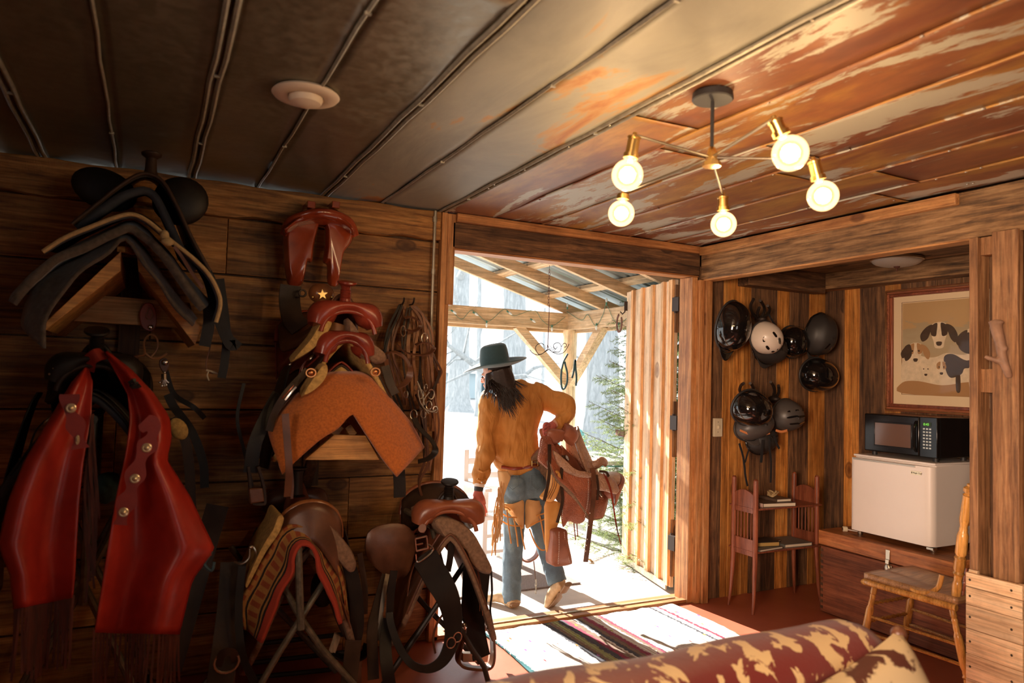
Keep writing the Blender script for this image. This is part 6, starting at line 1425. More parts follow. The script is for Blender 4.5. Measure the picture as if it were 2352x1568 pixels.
stitches(f_, [(1291, 1080), (1292, 1130), (1292, 1190)], 4.008, 26); stitches(f_, [(1352, 1096), (1350, 1150), (1342, 1190)], 4.008, 24)
f_ = plate('front_skirt', [(1244, 1005), (1262, 1002), (1272, 1020), (1285, 1045), (1290, 1070), (1278, 1090), (1262, 1080), (1245, 1066), (1236, 1055), (1240, 1030)], 4.03, .01, 'saddle_tooled', cs)
stitches(f_, [(1246, 1010), (1239, 1040), (1238, 1056), (1260, 1077), (1276, 1086)], 4.018, 24)
plate('pommel', [(1256, 990), (1268, 985), (1288, 986), (1299, 992), (1296, 1004), (1286, 1012), (1276, 1020), (1262, 1010)], 4.05, .10, 'saddle_tan', cs, .02)
plate('rear_jockey', [(1366, 1084), (1385, 1088), (1405, 1096), (1418, 1112), (1422, 1128), (1412, 1134), (1392, 1128), (1370, 1124), (1364, 1104)], 4.02, .02, 'saddle_seat', cs)
plate('seat_jockey', [(1272, 1035), (1290, 1050), (1310, 1070), (1340, 1086), (1364, 1088), (1358, 1096), (1330, 1096), (1300, 1084), (1282, 1066)], 4.0, .02, 'saddle_seat', cs)
m = MB(); m.tube(crv(ppx([(1356, 1070, 4.10), (1370, 1066, 4.08), (1382, 1058, 4.08), (1390, 1062, 4.1)]), 4), [(.02, .03)]*13, 10); m.build('cantle_point', 'saddle_seat', cs, smooth=70)
m = MB(); m.strap(crv(ppx([(1360, 1074, 4.0), (1364, 1100, 3.99), (1362, 1150, 3.99), (1354, 1220, 3.99), (1345, 1290, 3.99)]), 5), .034, .007); bl = m.build('billet_strap', 'brown_leather', cs, label='long dark billet strap with punched holes')
m = MB()
for a, b in ((1355, 1178), (1352, 1206), (1349, 1238), (1347, 1252), (1345, 1265)): m.ell(PY(a, b, 3.984), (.004, .002, .004), nu=8, nv=5)
m.build('strap_hole', 'sock_cuff', bl, kind='stuff')
m = MB(); m.strap(crv(ppx([(1294, 1045, 4.0), (1289, 1100, 3.995), (1292, 1150, 3.99), (1280, 1200, 3.99)]), 5), .02, .006); m.build('stirrup_leather', 'dark_leather', cs)
m = MB(); m.strap(crv(ppx([(1262, 1020, 4.01), (1262, 1060, 4.0), (1260, 1100, 3.99), (1250, 1150, 3.99)]), 5), .022, .006); m.build('latigo_strap', 'dark_leather', cs)
th_ = plate('rolled_cinch', [(1266, 1082), (1276, 1078), (1287, 1086), (1288, 1105), (1282, 1130), (1272, 1150), (1256, 1151), (1248, 1142), (1262, 1122)], 4.0, .05, 'strap_orange', cs, .015)
m = MB()
for k in range(3): m.tube(crv(ppx([(1270+k*5, 1086, 3.985), (1268+k*5, 1115, 3.98), (1254+k*5, 1146, 3.985)]), 4), .002, 5)
m.build('fold_line', 'brown_leather', th_)
plate('hanging_panel', [(1254, 1152), (1288, 1156), (1286, 1190), (1274, 1225), (1264, 1262), (1254, 1262), (1252, 1200)], 4.04, .008, 'strap_orange', cs)
hs_ = plate('hooded_stirrup', [(1272, 1217), (1300, 1216), (1304, 1240), (1314, 1288), (1310, 1296), (1290, 1300), (1268, 1298), (1266, 1270), (1269, 1235)], 3.99, .07, 'saddle_tan', cs, .02)
stitches(hs_, [(1284, 1222), (1284, 1260), (1282, 1294)], 3.966, 18); stitches(hs_, [(1296, 1222), (1300, 1255), (1308, 1290)], 3.972, 18)
for pts in ([(1386, 1086, 4.0), (1400, 1120, 3.99), (1408, 1160, 3.99), (1414, 1200, 3.99), (1426, 1250, 3.99)], [(1392, 1092, 4.0), (1405, 1130, 3.99), (1412, 1180, 3.99), (1420, 1230, 3.99)], [(1318, 1200, 4.03), (1322, 1240, 4.03)], [(1325, 1200, 4.03), (1327, 1232, 4.03)]):
    m = MB(); m.strap(crv(ppx(pts), 5), .006, .003); m.build('saddle_string', 'red_leather', cs)
for pts in ([(1376, 1082, 3.99), (1392, 1084, 3.98), (1398, 1094, 3.98)], [(1370, 1090, 3.99), (1374, 1120, 3.985), (1372, 1148, 3.985)]):
    m = MB(); m.strap(crv(ppx(pts), 4), .016, .005); m.build('tie_strap', 'dark_leather', cs)
# far stirrup seen between the legs, and the snap hanging from it
m = MB(); m.strap(crv(ppx([(1232, 1215, 4.45), (1238, 1245, 4.44), (1232, 1275, 4.44), (1212, 1288, 4.44), (1196, 1280, 4.44), (1194, 1240, 4.45)]), 5), .04, .012, side=(0, 1, 0)); m.build('far_stirrup', 'saddle_tan', cs)
m = MB(); m.tube(ppx([(1226, 1288, 4.42), (1230, 1330, 4.42)]), .004, 6); m.build('snap_strap', 'brown_leather', cs)
m = MB()
for k in range(4): 
    q = PY(1231, 1334+k*8, 4.42); m.tube([q+Vector((.006*math.cos(t) if k % 2 else 0, .006*math.cos(t) if not k % 2 else 0, .014*math.sin(t))) for t in [2*PI*j/10 for j in range(10)]], .0022, 5, closed=True)
m.build('snap_chain', 'nickel', cs)
# ================================================================== HELMETS
def helmet(c, r, roll, tilt, mat, lab, visor=0, vents=0, ridges=0, strap=0, yaw=0, y=3.70, grp='riding helmets hanging on the board wall'):
    """dome whose crown looks out of the wall; r = (half width, half length, height)"""
    C = PY(c[0], c[1], y); t = thing('riding_helmet', lab, 'helmet', C, grp)
    M = Matrix.Translation(C) @ Matrix.Rotation(yaw, 4, 'Z') @ Matrix.Rotation(tilt, 4, 'X') @ Matrix.Rotation(roll, 4, 'Y') @ Matrix.Rotation(R(90), 4, 'X')
    a, b, h = [q*(1.16 if 'white' not in lab else 1.1) for q in r]
    def dome(u, v, k=1.):
        th = 2*PI*u; ph = (1-v)*PI/2*1.0
        q = math.cos(ph)**.85 if ph < PI/2-.001 else 0
        z = h*math.sin(ph)
        x = a*q*math.cos(th); yy = b*q*math.sin(th)*(1+.06*math.sin(th))
        if ridges: z += -.006*math.cos(x/a*9)*q*(1 if abs(x) < a*.8 else 0)
        return Vector((x, yy, z))*k
    m = MB(M); m.grid(dome, 40, 16); m.build('shell', mat, t, solid=.012, smooth=80)
    m = MB(M); m.tube([dome(k/32, 1.)+Vector((0, 0, -.004)) for k in range(32)], .008, 8, closed=True); m.build('rim', 'helmet_matte' if mat != 'helmet_matte' else 'helmet_gloss', t, smooth=80)
    if visor:
        m = MB(M)
        m.grid(lambda u, v: Vector(((u-.5)*2*a*.78*(1-.25*v), -b*(math.sqrt(max(0, 1-((u-.5)*1.56)**2)))-visor*v*math.cos((u-.5)*2.4), .012-.012*v+.015*math.cos((u-.5)*3)*v)), 16, 6); m.build('visor', mat, t, solid=.005, smooth=80)
    for (vx, vy, vl, va) in (vents or []):
        q = math.sqrt(max(.02, 1-(vx/a)**2-(vy/b)**2)); ctr = Vector((vx, vy, h*q**1.15)); nrm = Vector((vx/a/a, vy/b/b, q/h)).normalized()
        tg = Vector((math.cos(va), math.sin(va), 0)); tg = (tg-nrm*tg.dot(nrm)).normalized(); sd = nrm.cross(tg)
        mm = MB(M @ frame(ctr, tg, sd)); vl *= 1.3; pts = [Vector((vl*math.copysign(abs(math.cos(t_))**.6, math.cos(t_)), (.0095 if 'white' in lab else .007)*math.sin(t_), 0)) for t_ in [2*PI*k/16 for k in range(16)]]
        mm.prism([p+Vector((0, 0, -.004)) for p in pts], (0, 0, .009)); mm.build('vent', 'helmet_gloss', t)
    return t
HV = [(.0, .03, .018, 0), (-.04, .045, .016, .2), (.05, -.03, .02, .1), (-.05, -.04, .018, -.3)]
helmet((1677, 752), (.108, .15, .125), R(6), R(8), 'helmet_gloss', 'glossy black riding helmet hanging alone at the far left of the upper row', visor=.055)
helmet((1762, 800), (.128, .105, .12), R(15), R(5), 'helmet_matte', 'matte black helmet hanging behind and below the white one', visor=.03, y=3.74)
helmet((1753, 776), (.112, .10, .125), R(28), R(10), 'helmet_white', 'cream white helmet with dark slotted vents hanging from the upper hooks', vents=[(-.045, .02, .017, -.5), (.008, .005, .018, -.7), (-.075, -.04, .014, -1.), (-.02, -.07, .015, -.2), (.055, -.035, .012, .3), (.07, .0, .012, .3), (.04, -.065, .010, .2)], y=3.63)
helmet((1818, 785), (.105, .115, .11), R(80), R(0), 'helmet_gloss', 'black helmet seen side on between the white helmet and the matte one', visor=.03, y=3.76)
helmet((1877, 770), (.112, .135, .12), R(4), R(12), 'helmet_matte', 'dull black ridged helmet at the upper right of the helmets', visor=.05, ridges=1, vents=[(-.02, -.06, .02, 1.2), (.03, -.06, .02, 1.3)], y=3.70)
helmet((1873, 862), (.138, .105, .13), R(4), R(5), 'helmet_gloss', 'wide glossy black helmet hanging lowest in the right-hand pair', visor=.0, y=3.68)
helmet((1745, 1010), (.115, .09, .10), R(-12), R(-14), 'helmet_matte', 'dark helmet with chin straps at the bottom of the lower left stack', y=3.76)
helmet((1727, 978), (.14, .085, .115), R(-14), R(-8), 'helmet_grey', 'grey brimmed helmet in the middle of the lower left stack', visor=.04, y=3.70)
helmet((1720, 938), (.132, .105, .13), R(10), R(12), 'helmet_gloss', 'glossy black helmet on top of the lower left stack under two black hooks', y=3.60)
helmet((1803, 955), (.112, .098, .11), R(4), R(4), 'helmet_grey', 'grey cycle helmet with long vents hanging right of the lower stack', ridges=0, vents=[(-.05, .045, .03, .1), (.02, .055, .03, .1), (-.055, .005, .032, .25), (.02, .015, .03, .15), (-.03, -.04, .028, .3), (.04, -.03, .028, .2)], y=3.70)
for lb, pts, w, mt in (('orange lining strap across the lower left stack of helmets', [(1700, 988), (1720, 996), (1745, 1000), (1768, 994)], .014, 'orange_strap'),
                       ('orange headband tip under the grey cycle helmet', [(1782, 988), (1795, 991), (1808, 988)], .016, 'orange_strap'),
                       ('black chin strap dangling left with a knotted end', [(1698, 1018), (1706, 1045), (1710, 1070), (1712, 1092), (1717, 1116)], .016, 'webbing'),
                       ('short black chin strap crossing the left dangling one', [(1722, 1025), (1716, 1045), (1711, 1062)], .012, 'webbing'),
                       ('black chin strap with a buckle in the middle below the helmets', [(1752, 1010), (1750, 1040), (1748, 1062)], .022, 'webbing'),
                       ('long straight black strap hanging below the grey cycle helmet', [(1768, 1000), (1768, 1030), (1771, 1060), (1770, 1108)], .016, 'webbing'),
                       ('black strap behind the grey cycle helmet with a free end', [(1778, 1000), (1784, 1018), (1790, 1030)], .016, 'webbing'),
                       ('thin black strap from the upper hooks to the side-on helmet', [(1766, 722), (1776, 740), (1788, 755)], .014, 'webbing')):
    m = MB(); m.strap(crv([PY(a, b, 3.62 if 'upper' not in lb else 3.72) for a, b in pts], 5), w, .003); o = m.build('helmet_strap', mt); setp(o, lb, 'strap')
# hooks made of bent horseshoe iron
for lb, prongs, base in (('branching black iron coat hook above the white helmet', [[(1738, 730), (1728, 718), (1724, 702), (1731, 686)], [(1742, 730), (1740, 718), (1744, 706)], [(1748, 730), (1756, 712), (1752, 698), (1746, 690)], [(1756, 728), (1766, 718), (1768, 708), (1763, 702)]], (1747, 733)),
                         ('pair of black iron prongs above the lower glossy helmet', [[(1702, 905), (1699, 895), (1702, 885), (1708, 880)], [(1728, 905), (1731, 895), (1728, 885), (1723, 880)]], (1715, 908)),
                         ('black iron hook with two prongs above the grey cycle helmet', [[(1776, 912), (1779, 898), (1776, 885), (1770, 877)], [(1782, 914), (1789, 900), (1788, 885)]], (1778, 916))):
    th = thing('coat_hook', lb, 'hook', PY(*base, 3.84), 'iron hooks on the helmet wall')
    m = MB(); q = PY(*base, 3.8); m.ell(q, (.035, .05, .025), nu=12, nv=8); m.build('base', 'dark_iron', th)
    for p in prongs: m = MB(); m.tube(crv([PY(a, b, 3.80-.05*k) for k, (a, b) in enumerate(p)], 5), .0105, 8); m.build('prong', 'dark_iron', th)
m = MB(); q = PY(1768, 932, 3.78); m.box(q.x-.02, q.x+.02, 3.77, 3.79, q.z-.02, q.z+.02); o = m.build('leather_tag', 'tan_leather', bevel=.003); setp(o, 'small tan tag behind the iron hook of the cycle helmet', 'tag')
# switch plate
q = PY(1646, 980, 3.85); th = thing('switch_plate', 'cream light switch plate on the weathered board by the doorway post', 'light switch', (q.x, 3.85, q.z-.06))
m = MB(); a, b = PY(1637, 960, 3.85), PY(1656, 1002, 3.85); m.box(a.x, b.x, 3.835, 3.852, b.z, a.z); m.build('plate', 'cream_plastic', th, bevel=.003)
m = MB(); m.box(q.x-.006, q.x+.006, 3.822, 3.837, q.z-.012, q.z+.010); m.build('toggle', 'cream_plastic', th, bevel=.002)
for dz in (-.035, .035): m = MB(); m.ell((q.x, 3.834, q.z+dz), (.003, .002, .003), nu=8, nv=4); m.build('screw', 'screw', th)
# alcove ceiling light
q = PX(2060, 585, 4.3); th = thing('flush_light', 'unlit frosted ribbed glass bowl light on the alcove ceiling', 'lamp', (4.3, q.y, 2.34))
m = MB(Matrix.Translation((4.3, q.y, 0))); nn = 64; zz = PX(2060, 612, 4.3).z
rings = []
for k in range(15):
    t = PI/2*k/14; rr = .15*math.cos(t)**.7; z = 2.325-(2.325-zz)*math.sin(t)
    rings.append([Vector((rr*(1+.015*math.cos(32*2*PI*j/nn*1.0)*math.cos(t))*math.cos(2*PI*j/nn), rr*(1+.015*(1 if j % 2 else -1)*math.cos(t))*math.sin(2*PI*j/nn), z)) for j in range(nn)])
m.rings(rings); m.build('glass_bowl', 'frosted', th, smooth=60)
m = MB(Matrix.Translation((4.3, q.y, 0))); m.lathe([(.12, 2.34), (.155, 2.335), (.158, 2.32), (.152, 2.318)], n=36); m.build('ceiling_plate', 'nickel', th)
m = MB(Matrix.Translation((4.3, q.y, 0))); m.lathe([(.02, zz+.004), (.018, zz-.006), (.006, zz-.012), (.004, zz-.03), (.001, zz-.034)], n=14); m.build('finial', 'rust_iron', th)
# framed print
yl, yr = PX(2036, 800, 4.64).y, 2.52; zb, zt = PX(2042, 943, 4.64).z, PX(2035, 668, 4.64).z
th = thing('framed_print', 'large framed and matted print of a group of hounds above the microwave', 'picture', (4.64, (yl+yr)/2, zb))
def frame_ring(m, y0, y1, z0, z1, w, x0, x1):
    m.box(x0, x1, y1, y0, z1-w, z1); m.box(x0, x1, y1, y0, z0, z0+w); m.box(x0, x1, y0-w, y0, z0+w, z1-w); m.box(x0, x1, y1, y1+w, z0+w, z1-w)
m = MB(); frame_ring(m, yl, yr, zb, zt, .03, 4.622, 4.66); m.build('outer_frame', 'trunk_dark', th, bevel=.006)
m = MB(); frame_ring(m, yl-.006, yr+.006, zb+.006, zt-.006, .01, 4.614, 4.65); m.build('gilt_edge', 'gilt_frame', th, bevel=.003)
m = MB(); frame_ring(m, yl-.03, yr+.03, zb+.03, zt-.03, .022, 4.628, 4.66); m.build('inner_frame', 'mahogany', th, bevel=.005)
m = MB(); m.box(4.645, 4.66, yr+.03, yl-.03, zb+.03, zt-.03); m.build('mat_board', 'mat_board', th)
py0, py1 = yl-.12, yr+.12; pz0, pz1 = zb+.125, zt-.10
m = MB(); m.box(4.642, 4.65, py1, py0, pz0, pz1); pp_ = m.build('print', 'print_paper', th)
m = MB(); frame_ring(m, py0+.008, py1-.008, pz0-.008, pz1+.008, .0025, 4.6425, 4.65); m.build('mat_line', 'gilt_frame', th)
def blob(l, mat, x=4.6405):
    """flat ink shape on the print: l in 0..1 from left/top"""
    P = crv([Vector((x, py0+(py1-py0)*a, pz1+(pz0-pz1)*b)) for a, b in l], 4, True); m = MB(); m.prism(P, (.002, 0, 0)); return m.build('printed_hound', mat, pp_)
W_ = 'dog_white'; D_ = 'dog_dark'; T_ = 'dog_tan'
# bodies first, then heads on top of them
blob([(0, .62), (.12, .56), (.3, .6), (.42, .6), (.55, .56), (.75, .58), (.9, .52), (1, .5), (1, .92), (.8, .96), (.5, .93), (.2, .97), (0, .95)], W_, 4.6418)
blob([(.0, .88), (.2, .86), (.5, .9), (.8, .86), (1, .88), (1, 1), (0, 1)], T_, 4.6416)
blob([(.52, .60), (.62, .57), (.78, .64), (.92, .60), (.97, .70), (.97, .80), (.92, .82), (.88, .74), (.76, .72), (.72, .78), (.60, .82), (.54, .74)], D_, 4.6412)
blob([(.66, .74), (.70, .74), (.71, .95), (.66, .95)], D_, 4.6411); blob([(.8, .72), (.9, .72), (.88, .94), (.82, .95)], W_, 4.6411)
def hound(cx, cy, sc, ear_l, ear_r, mask, x):
    """a hound's head: skull, muzzle, two hanging ears, eye patches, nose and eyes"""
    def q(l): return [(cx+a*sc, cy+b*sc*.77) for a, b in l]
    blob(q([(-.45, -.5), (-.2, -.72), (.2, -.72), (.45, -.5), (.4, .0), (.28, .45), (.2, .8), (-.2, .8), (-.28, .45), (-.4, .0)]), W_, x)
    if ear_l: blob(q([(-.35, -.6), (-.7, -.45), (-1.0, .0), (-.9, .4), (-.62, .25), (-.48, -.1)]), ear_l, x-.0004)
    if ear_r: blob(q([(.35, -.6), (.7, -.45), (.95, .05), (.85, .5), (.62, .3), (.48, -.1)]), ear_r, x-.0004)
    if mask: blob(q([(-.1, -.7), (-.42, -.5), (-.42, .0), (-.18, .1), (-.12, -.2)]), mask, x-.0003); blob(q([(.1, -.7), (.42, -.5), (.42, .0), (.18, .1), (.12, -.2)]), mask, x-.0003)
    blob(q([(-.14, .45), (.14, .45), (.1, .66), (-.1, .66)]), D_, x-.0006); blob(q([(-.28, -.18), (-.16, -.18), (-.18, -.06), (-.27, -.08)]), D_, x-.0006); blob(q([(.16, -.18), (.28, -.18), (.27, -.06), (.18, -.08)]), D_, x-.0006)
hound(.46, .36, .23, D_, D_, D_, 4.641); hound(.17, .55, .19, D_, T_, T_, 4.6408); hound(.86, .42, .2, D_, None, None, 4.6408); hound(.30, .74, .12, None, None, None, 4.6404); hound(.49, .72, .13, None, D_, T_, 4.6406)
blob([(.70, .40), (.80, .35), (.88, .42), (.85, .56), (.76, .56), (.69, .50)], D_, 4.6402); blob([(.02, .5), (.1, .46), (.12, .58), (.04, .64)], D_, 4.6402)
m = MB(); m.box(4.632, 4.634, yr+.04, yl-.04, zb+.04, zt-.04); m.build('glass', 'glass_coated', th)
# ------------------------------------------------------------------ trunk, fridge, microwave
XF = 4.035; TY0, TY1 = 2.12, 3.375
tk = thing('storage_chest', 'long dark wooden chest with an orange-brown lid under the small fridge', 'chest', (4.33, 2.75, 0))
m = MB(); m.box(XF+.012, 4.64, TY0, TY1-.01, .01, .435); m.build('body', 'trunk_dark', tk, bevel=.003)
m = MB(); m.box(XF, 4.65, TY0-.01, TY1, .445, .54); m.build('lid', 'trunk_lid', tk, bevel=.004)
m = MB()
for k in range(11): z = .03+k*.037; m.box(XF+.0105, XF+.02, TY1-.03, TY1-.0095, z, z+.018)
m.build('dovetail', 'rack_dark', tk)
q = PX(2040, 1262, XF); m = MB(); m.box(XF-.006, XF, q.y-.014, q.y+.014, .46, .52); ls = m.build('hasp', 'nickel', tk, bevel=.002)
m = MB(); m.box(XF-.012, XF+.01, q.y-.012, q.y+.012, .435, .462); m.ell((XF-.008, q.y, .41), (.010, .022, .028), nu=12, nv=8); m.box(XF+.0, XF+.012, q.y-.02, q.y+.02, .375, .43); m.build('lock_plate', 'nickel', tk, bevel=.002)
FZ0, FZ1, FY0, FY1, FX = .572, 1.06, 2.64, 3.185, 4.10
fr = thing('mini_fridge', 'small white fridge standing on the wooden chest', 'fridge', (4.36, 2.9, .54))
m = MB(); m.box(FX+.045, 4.60, FY0+.004, FY1-.004, FZ0, FZ1-.012); m.build('cabinet', 'white_enamel', fr, bevel=.006)
m = MB(); m.box(FX+.03, 4.61, FY0, FY1, FZ1-.014, FZ1); m.build('top_panel', 'white_enamel', fr, bevel=.004)
m = MB(); rings = []
for yy, xx in ((FY1, .016), (FY1-.012, .004), (FY1-.03, 0), (FY0+.05, 0), (FY0+.02, .006), (FY0+.006, .02), (FY0, .04)): rings.append([Vector((FX+xx, yy, FZ0+.004)), Vector((FX+.042, yy, FZ0+.004)), Vector((FX+.042, yy, FZ1-.022)), Vector((FX+xx, yy, FZ1-.022))])
m.rings(rings); dr_ = m.build('door', 'white_enamel', fr, bevel=.003)
m = MB(); m.box(FX-.002, FX+.02, FY0+.10, FY1-.02, FZ1-.034, FZ1-.024); m.build('handle_groove', 'nickel', dr_, bevel=.002)
bq = PX(2104, 1086, FX-.001); m = MB(); m.box(FX-.003, FX+.001, bq.y-.032, bq.y+.032, bq.z-.011, bq.z+.011); bg_ = m.build('badge', 'cream_metal', dr_, bevel=.001)
m = MB(); v_, f__ = text_mesh('Magic Chef', .0125, Matrix.Translation((FX-.0035, bq.y+.018, bq.z-.004)) @ Matrix(((0, 0, -1, 0), (-1, 0, 0, 0), (0, 1, 0, 0), (0, 0, 0, 1)))); m.add(v_, f__); m.ell((FX-.004, bq.y+.025, bq.z), (.001, .003, .006), nu=8, nv=6); m.build('badge_lettering', 'screw', bg_, smooth=0)
for yy in (FY0+.03, FY1-.03):
    for xx in (FX+.06, 4.55): m = MB(); m.lathe([(.014, .54), (.016, .545), (.016, .56), (.01, .562), (.01, FZ0)], Matrix.Translation((xx, yy, 0)), n=14); m.build('foot', 'nickel', fr)
m = MB(); m.box(FX+.01, FX+.05, FY0+.0, FY0+.04, FZ0-.012, FZ0); m.build('hinge', 'nickel', fr)
q = PZ(1942, 1214, .56); th = thing('power_plug', 'clear round power plug lying on the chest lid left of the fridge', 'plug', (q.x, q.y, .54))
m = MB(); m.tube([(q.x-.012, q.y+.012, .558), (q.x+.012, q.y-.006, .558)], .018, 14); m.build('plug', 'cream_plastic', th, bevel=.004)
m = MB(); m.tube(crv([(q.x+.01, q.y-.01, .556), (q.x+.06, q.y-.04, .548), (q.x+.12, q.y-.06, .546)], 4), .004, 6); m.build('cord', 'white_plastic', th)
m = MB(); m.lathe([(.011, 0), (.009, .002), (.001, .003)], frame((q.x-.014, q.y+.013, .558), (.6, .8, 0), (0, 0, 1)), n=10); m.build('face', 'screw', th)
MX, MY0, MY1, MZ0, MZ1 = 4.18, 2.66, 3.145, 1.085, 1.325
mw = thing('microwave', 'black microwave oven with a green clock on top of the small fridge', 'microwave', (4.36, 2.9, FZ1))
m = MB(); m.box(MX+.03, 4.56, MY0, MY1, MZ0, MZ1); m.build('case', 'black_plastic', mw, bevel=.006)
ysp = PX(2112, 1000, MX).y
m = MB(); m.box(MX, MX+.03, ysp+.002, MY1, MZ0, MZ1); dr_ = m.build('door', 'black_plastic', mw, bevel=.008)
wy0, wy1 = PX(2096, 1000, MX).y+.01, PX(2010, 1000, MX).y
m = MB(); m.box(MX-.002, MX+.01, wy0, wy1, MZ0+.045, MZ1-.055); m.build('window', 'microwave_window', dr_)
m = MB(); frame_ring(m, wy1+.008, wy0-.008, MZ0+.035, MZ1-.045, .008, MX-.005, MX+.004); m.build('window_bezel', 'black_plastic', dr_, bevel=.002)
m = MB(); hy = PX(2105, 1000, MX).y; m.tube(crv([(MX-.0, hy, MZ1-.03), (MX-.018, hy, MZ1-.06), (MX-.02, hy, (MZ0+MZ1)/2), (MX-.018, hy, MZ0+.05), (MX, hy, MZ0+.03)], 4), .009, 8); m.build('handle', 'black_plastic', dr_)
m = MB(); m.box(MX, MX+.03, MY0, ysp, MZ0, MZ1); cp = m.build('control_panel', 'black_plastic', mw, bevel=.004)
cy = (MY0+ysp)/2+.008
m = MB(); m.box(MX-.0015, MX+.002, cy-.027, cy+.027, MZ1-.055, MZ1-.03); ds = m.build('display', 'lcd_glow', cp)
m = MB(); v_, f__ = text_mesh('0:45', .021, Matrix.Translation((MX-.002, cy+.022, MZ1-.050)) @ Matrix(((0, 0, -1, 0), (-1, 0, 0, 0), (0, 1, 0, 0), (0, 0, 0, 1))), font_shear=.1); m.add(v_, f__); m.build('clock_digits', 'led_green', ds, smooth=0)
m = MB()
for r_ in range(7):
    for c_ in range(3): m.box(MX-.0015, MX+.001, cy+.024-.019*c_-.012, cy+.024-.019*c_, MZ1-.075-.019*r_, MZ1-.066-.019*r_)
m.build('keypad', 'nickel', cp, kind='stuff')
for yy in (MY0+.04, MY1-.04):
    for xx in (MX+.05, 4.5): m = MB(); m.lathe([(.016, FZ1), (.016, MZ0)], Matrix.Translation((xx, yy, 0)), n=12); m.build('foot', 'matte_black', mw)
# ------------------------------------------------------------------ side stand with spindled ends
sd = thing('side_stand', 'two-tier mahogany stand with spindled ends beside the dark chest', 'side table', (3.9, 3.6, 0))
posts = {'lb': (3.600, 3.70), 'lf': (3.600, 3.505), 'rb': (4.20, 3.725), 'rf': (4.215, 3.54)}
for k, (x, y) in posts.items():
    sx = -.02 if x < 4 else .02; sy = .02 if 'b' in k else -.02
    m = MB(); m.tube([(x+sx*1.3, y+sy*.6, 0), (x+sx*.6, y+sy*.3, .12), (x, y, .34), (x, y, .60), (x, y, .83), (x, y, .858), (x, y, .868)], [.008, .012, .017, .018, .017, .016, .008], 12); m.build('post', 'mahogany', sd)
for x, ya, yb_ in ((3.6, 3.505, 3.70), (4.21, 3.535, 3.73)):
    m = MB(); P = [Vector((x-.008, ya, .64)), Vector((x-.008, yb_, .64)), Vector((x-.008, yb_, .75))]+[Vector((x-.008, yb_+(ya-yb_)*t, .755+.035*math.sin(PI*t))) for t in (.15, .3, .45, .6, .75, .9)]+[Vector((x-.008, ya, .745))]; m.prism(P, (.016, 0, 0)); m.build('end_crest', 'mahogany', sd, bevel=.002)
    m = MB(); m.box(x-.008, x+.008, ya, yb_, .36, .47); m.build('end_rail', 'mahogany', sd, bevel=.002)
    for k in range(5): yy = ya+(yb_-ya)*(.2+.15*k); m = MB(); m.tube([(x, yy, .465), (x, yy, .645)], .0045, 6); m.build('spindle', 'mahogany', sd)
for z in (.395, .675): m = MB(); m.box(3.59, 4.22, 3.50, 3.735, z-.012, z); m.build('shelf', 'mahogany', sd, bevel=.002)
def book(c, w, d, h, rot, cover, lab, spine_text=None, page='paper', sp='book_pink'):
    t = thing('book', lab, 'book', c, 'books on the mahogany stand'); M = Matrix.Translation(c) @ Matrix.Rotation(rot, 4, 'Z')
    m = MB(M); m.box(-w/2, w/2, -d/2, d/2, h-.003, h); m.box(-w/2, w/2, -d/2, d/2, 0, .003); m.box(-w/2, -w/2+.004, -d/2, d/2, 0, h); m.build('cover', cover, t, bevel=.001)
    m = MB(M); m.box(-w/2+.004, w/2-.004, -d/2+.004, d/2-.004, .003, h-.003); m.build('pages', page, t)
    if spine_text:
        m = MB(M); m.box(-w/2-.001, -w/2+.002, -d/2+.002, d/2-.002, .001, h-.001); s_ = m.build('spine', sp, t)
        mt = M @ Matrix.Translation((-w/2-.0012, d/2-.05, h*.2)) @ Matrix(((0, 0, -1, 0), (-1, 0, 0, 0), (0, 1, 0, 0), (0, 0, 0, 1)))
        m = MB(); v_, f__ = text_mesh(spine_text, h*.8, mt); m.add(v_, f__); m.build('title', 'screw', s_, smooth=0)
    return t
book((3.84, 3.61, .675), .27, .20, .026, R(-8), 'book_brown', 'large flat book with a pale lettered spine on the upper shelf of the stand', 'DUST MELT')
book((3.90, 3.62, .701), .13, .17, .02, R(-4), 'book_brown', 'small brown paperback lying on the large book on the upper shelf')
m = MB(); q = Vector((3.88, 3.62, .722))
for k in range(7): a = rs5.uniform(0, 6); m.strap(crv([q+Vector((.04*math.cos(a+t), .04*math.sin(a+t)*.8, .006+.035*math.sin(t*1.2+k)**2)) for t in (0, .8, 1.6, 2.4)], 4), .01, .002)
o = m.build('dried_husk', 'cream_binding'); setp(o, 'curled dry straw-coloured leaf strips on top of the small paperback', 'husk')
book((3.74, 3.61, .395), .24, .21, .014, R(6), 'book_grey', 'thin wide pale-edged book at the left of the lower shelf', 'COWBOYS' if False else None, sp='paper')
book((4.02, 3.62, .395), .25, .21, .022, R(-3), 'book_grey', 'wide grey picture book at the right of the lower shelf')
book((3.77, 3.615, .409), .19, .14, .030, R(-10), 'book_dark', 'thick dark book with gold page edges stacked left on the lower shelf', None, 'book_gold')
book((3.86, 3.64, .418), .15, .12, .012, R(20), 'book_brown', 'thin brown booklet overlapping the middle of the lower shelf')
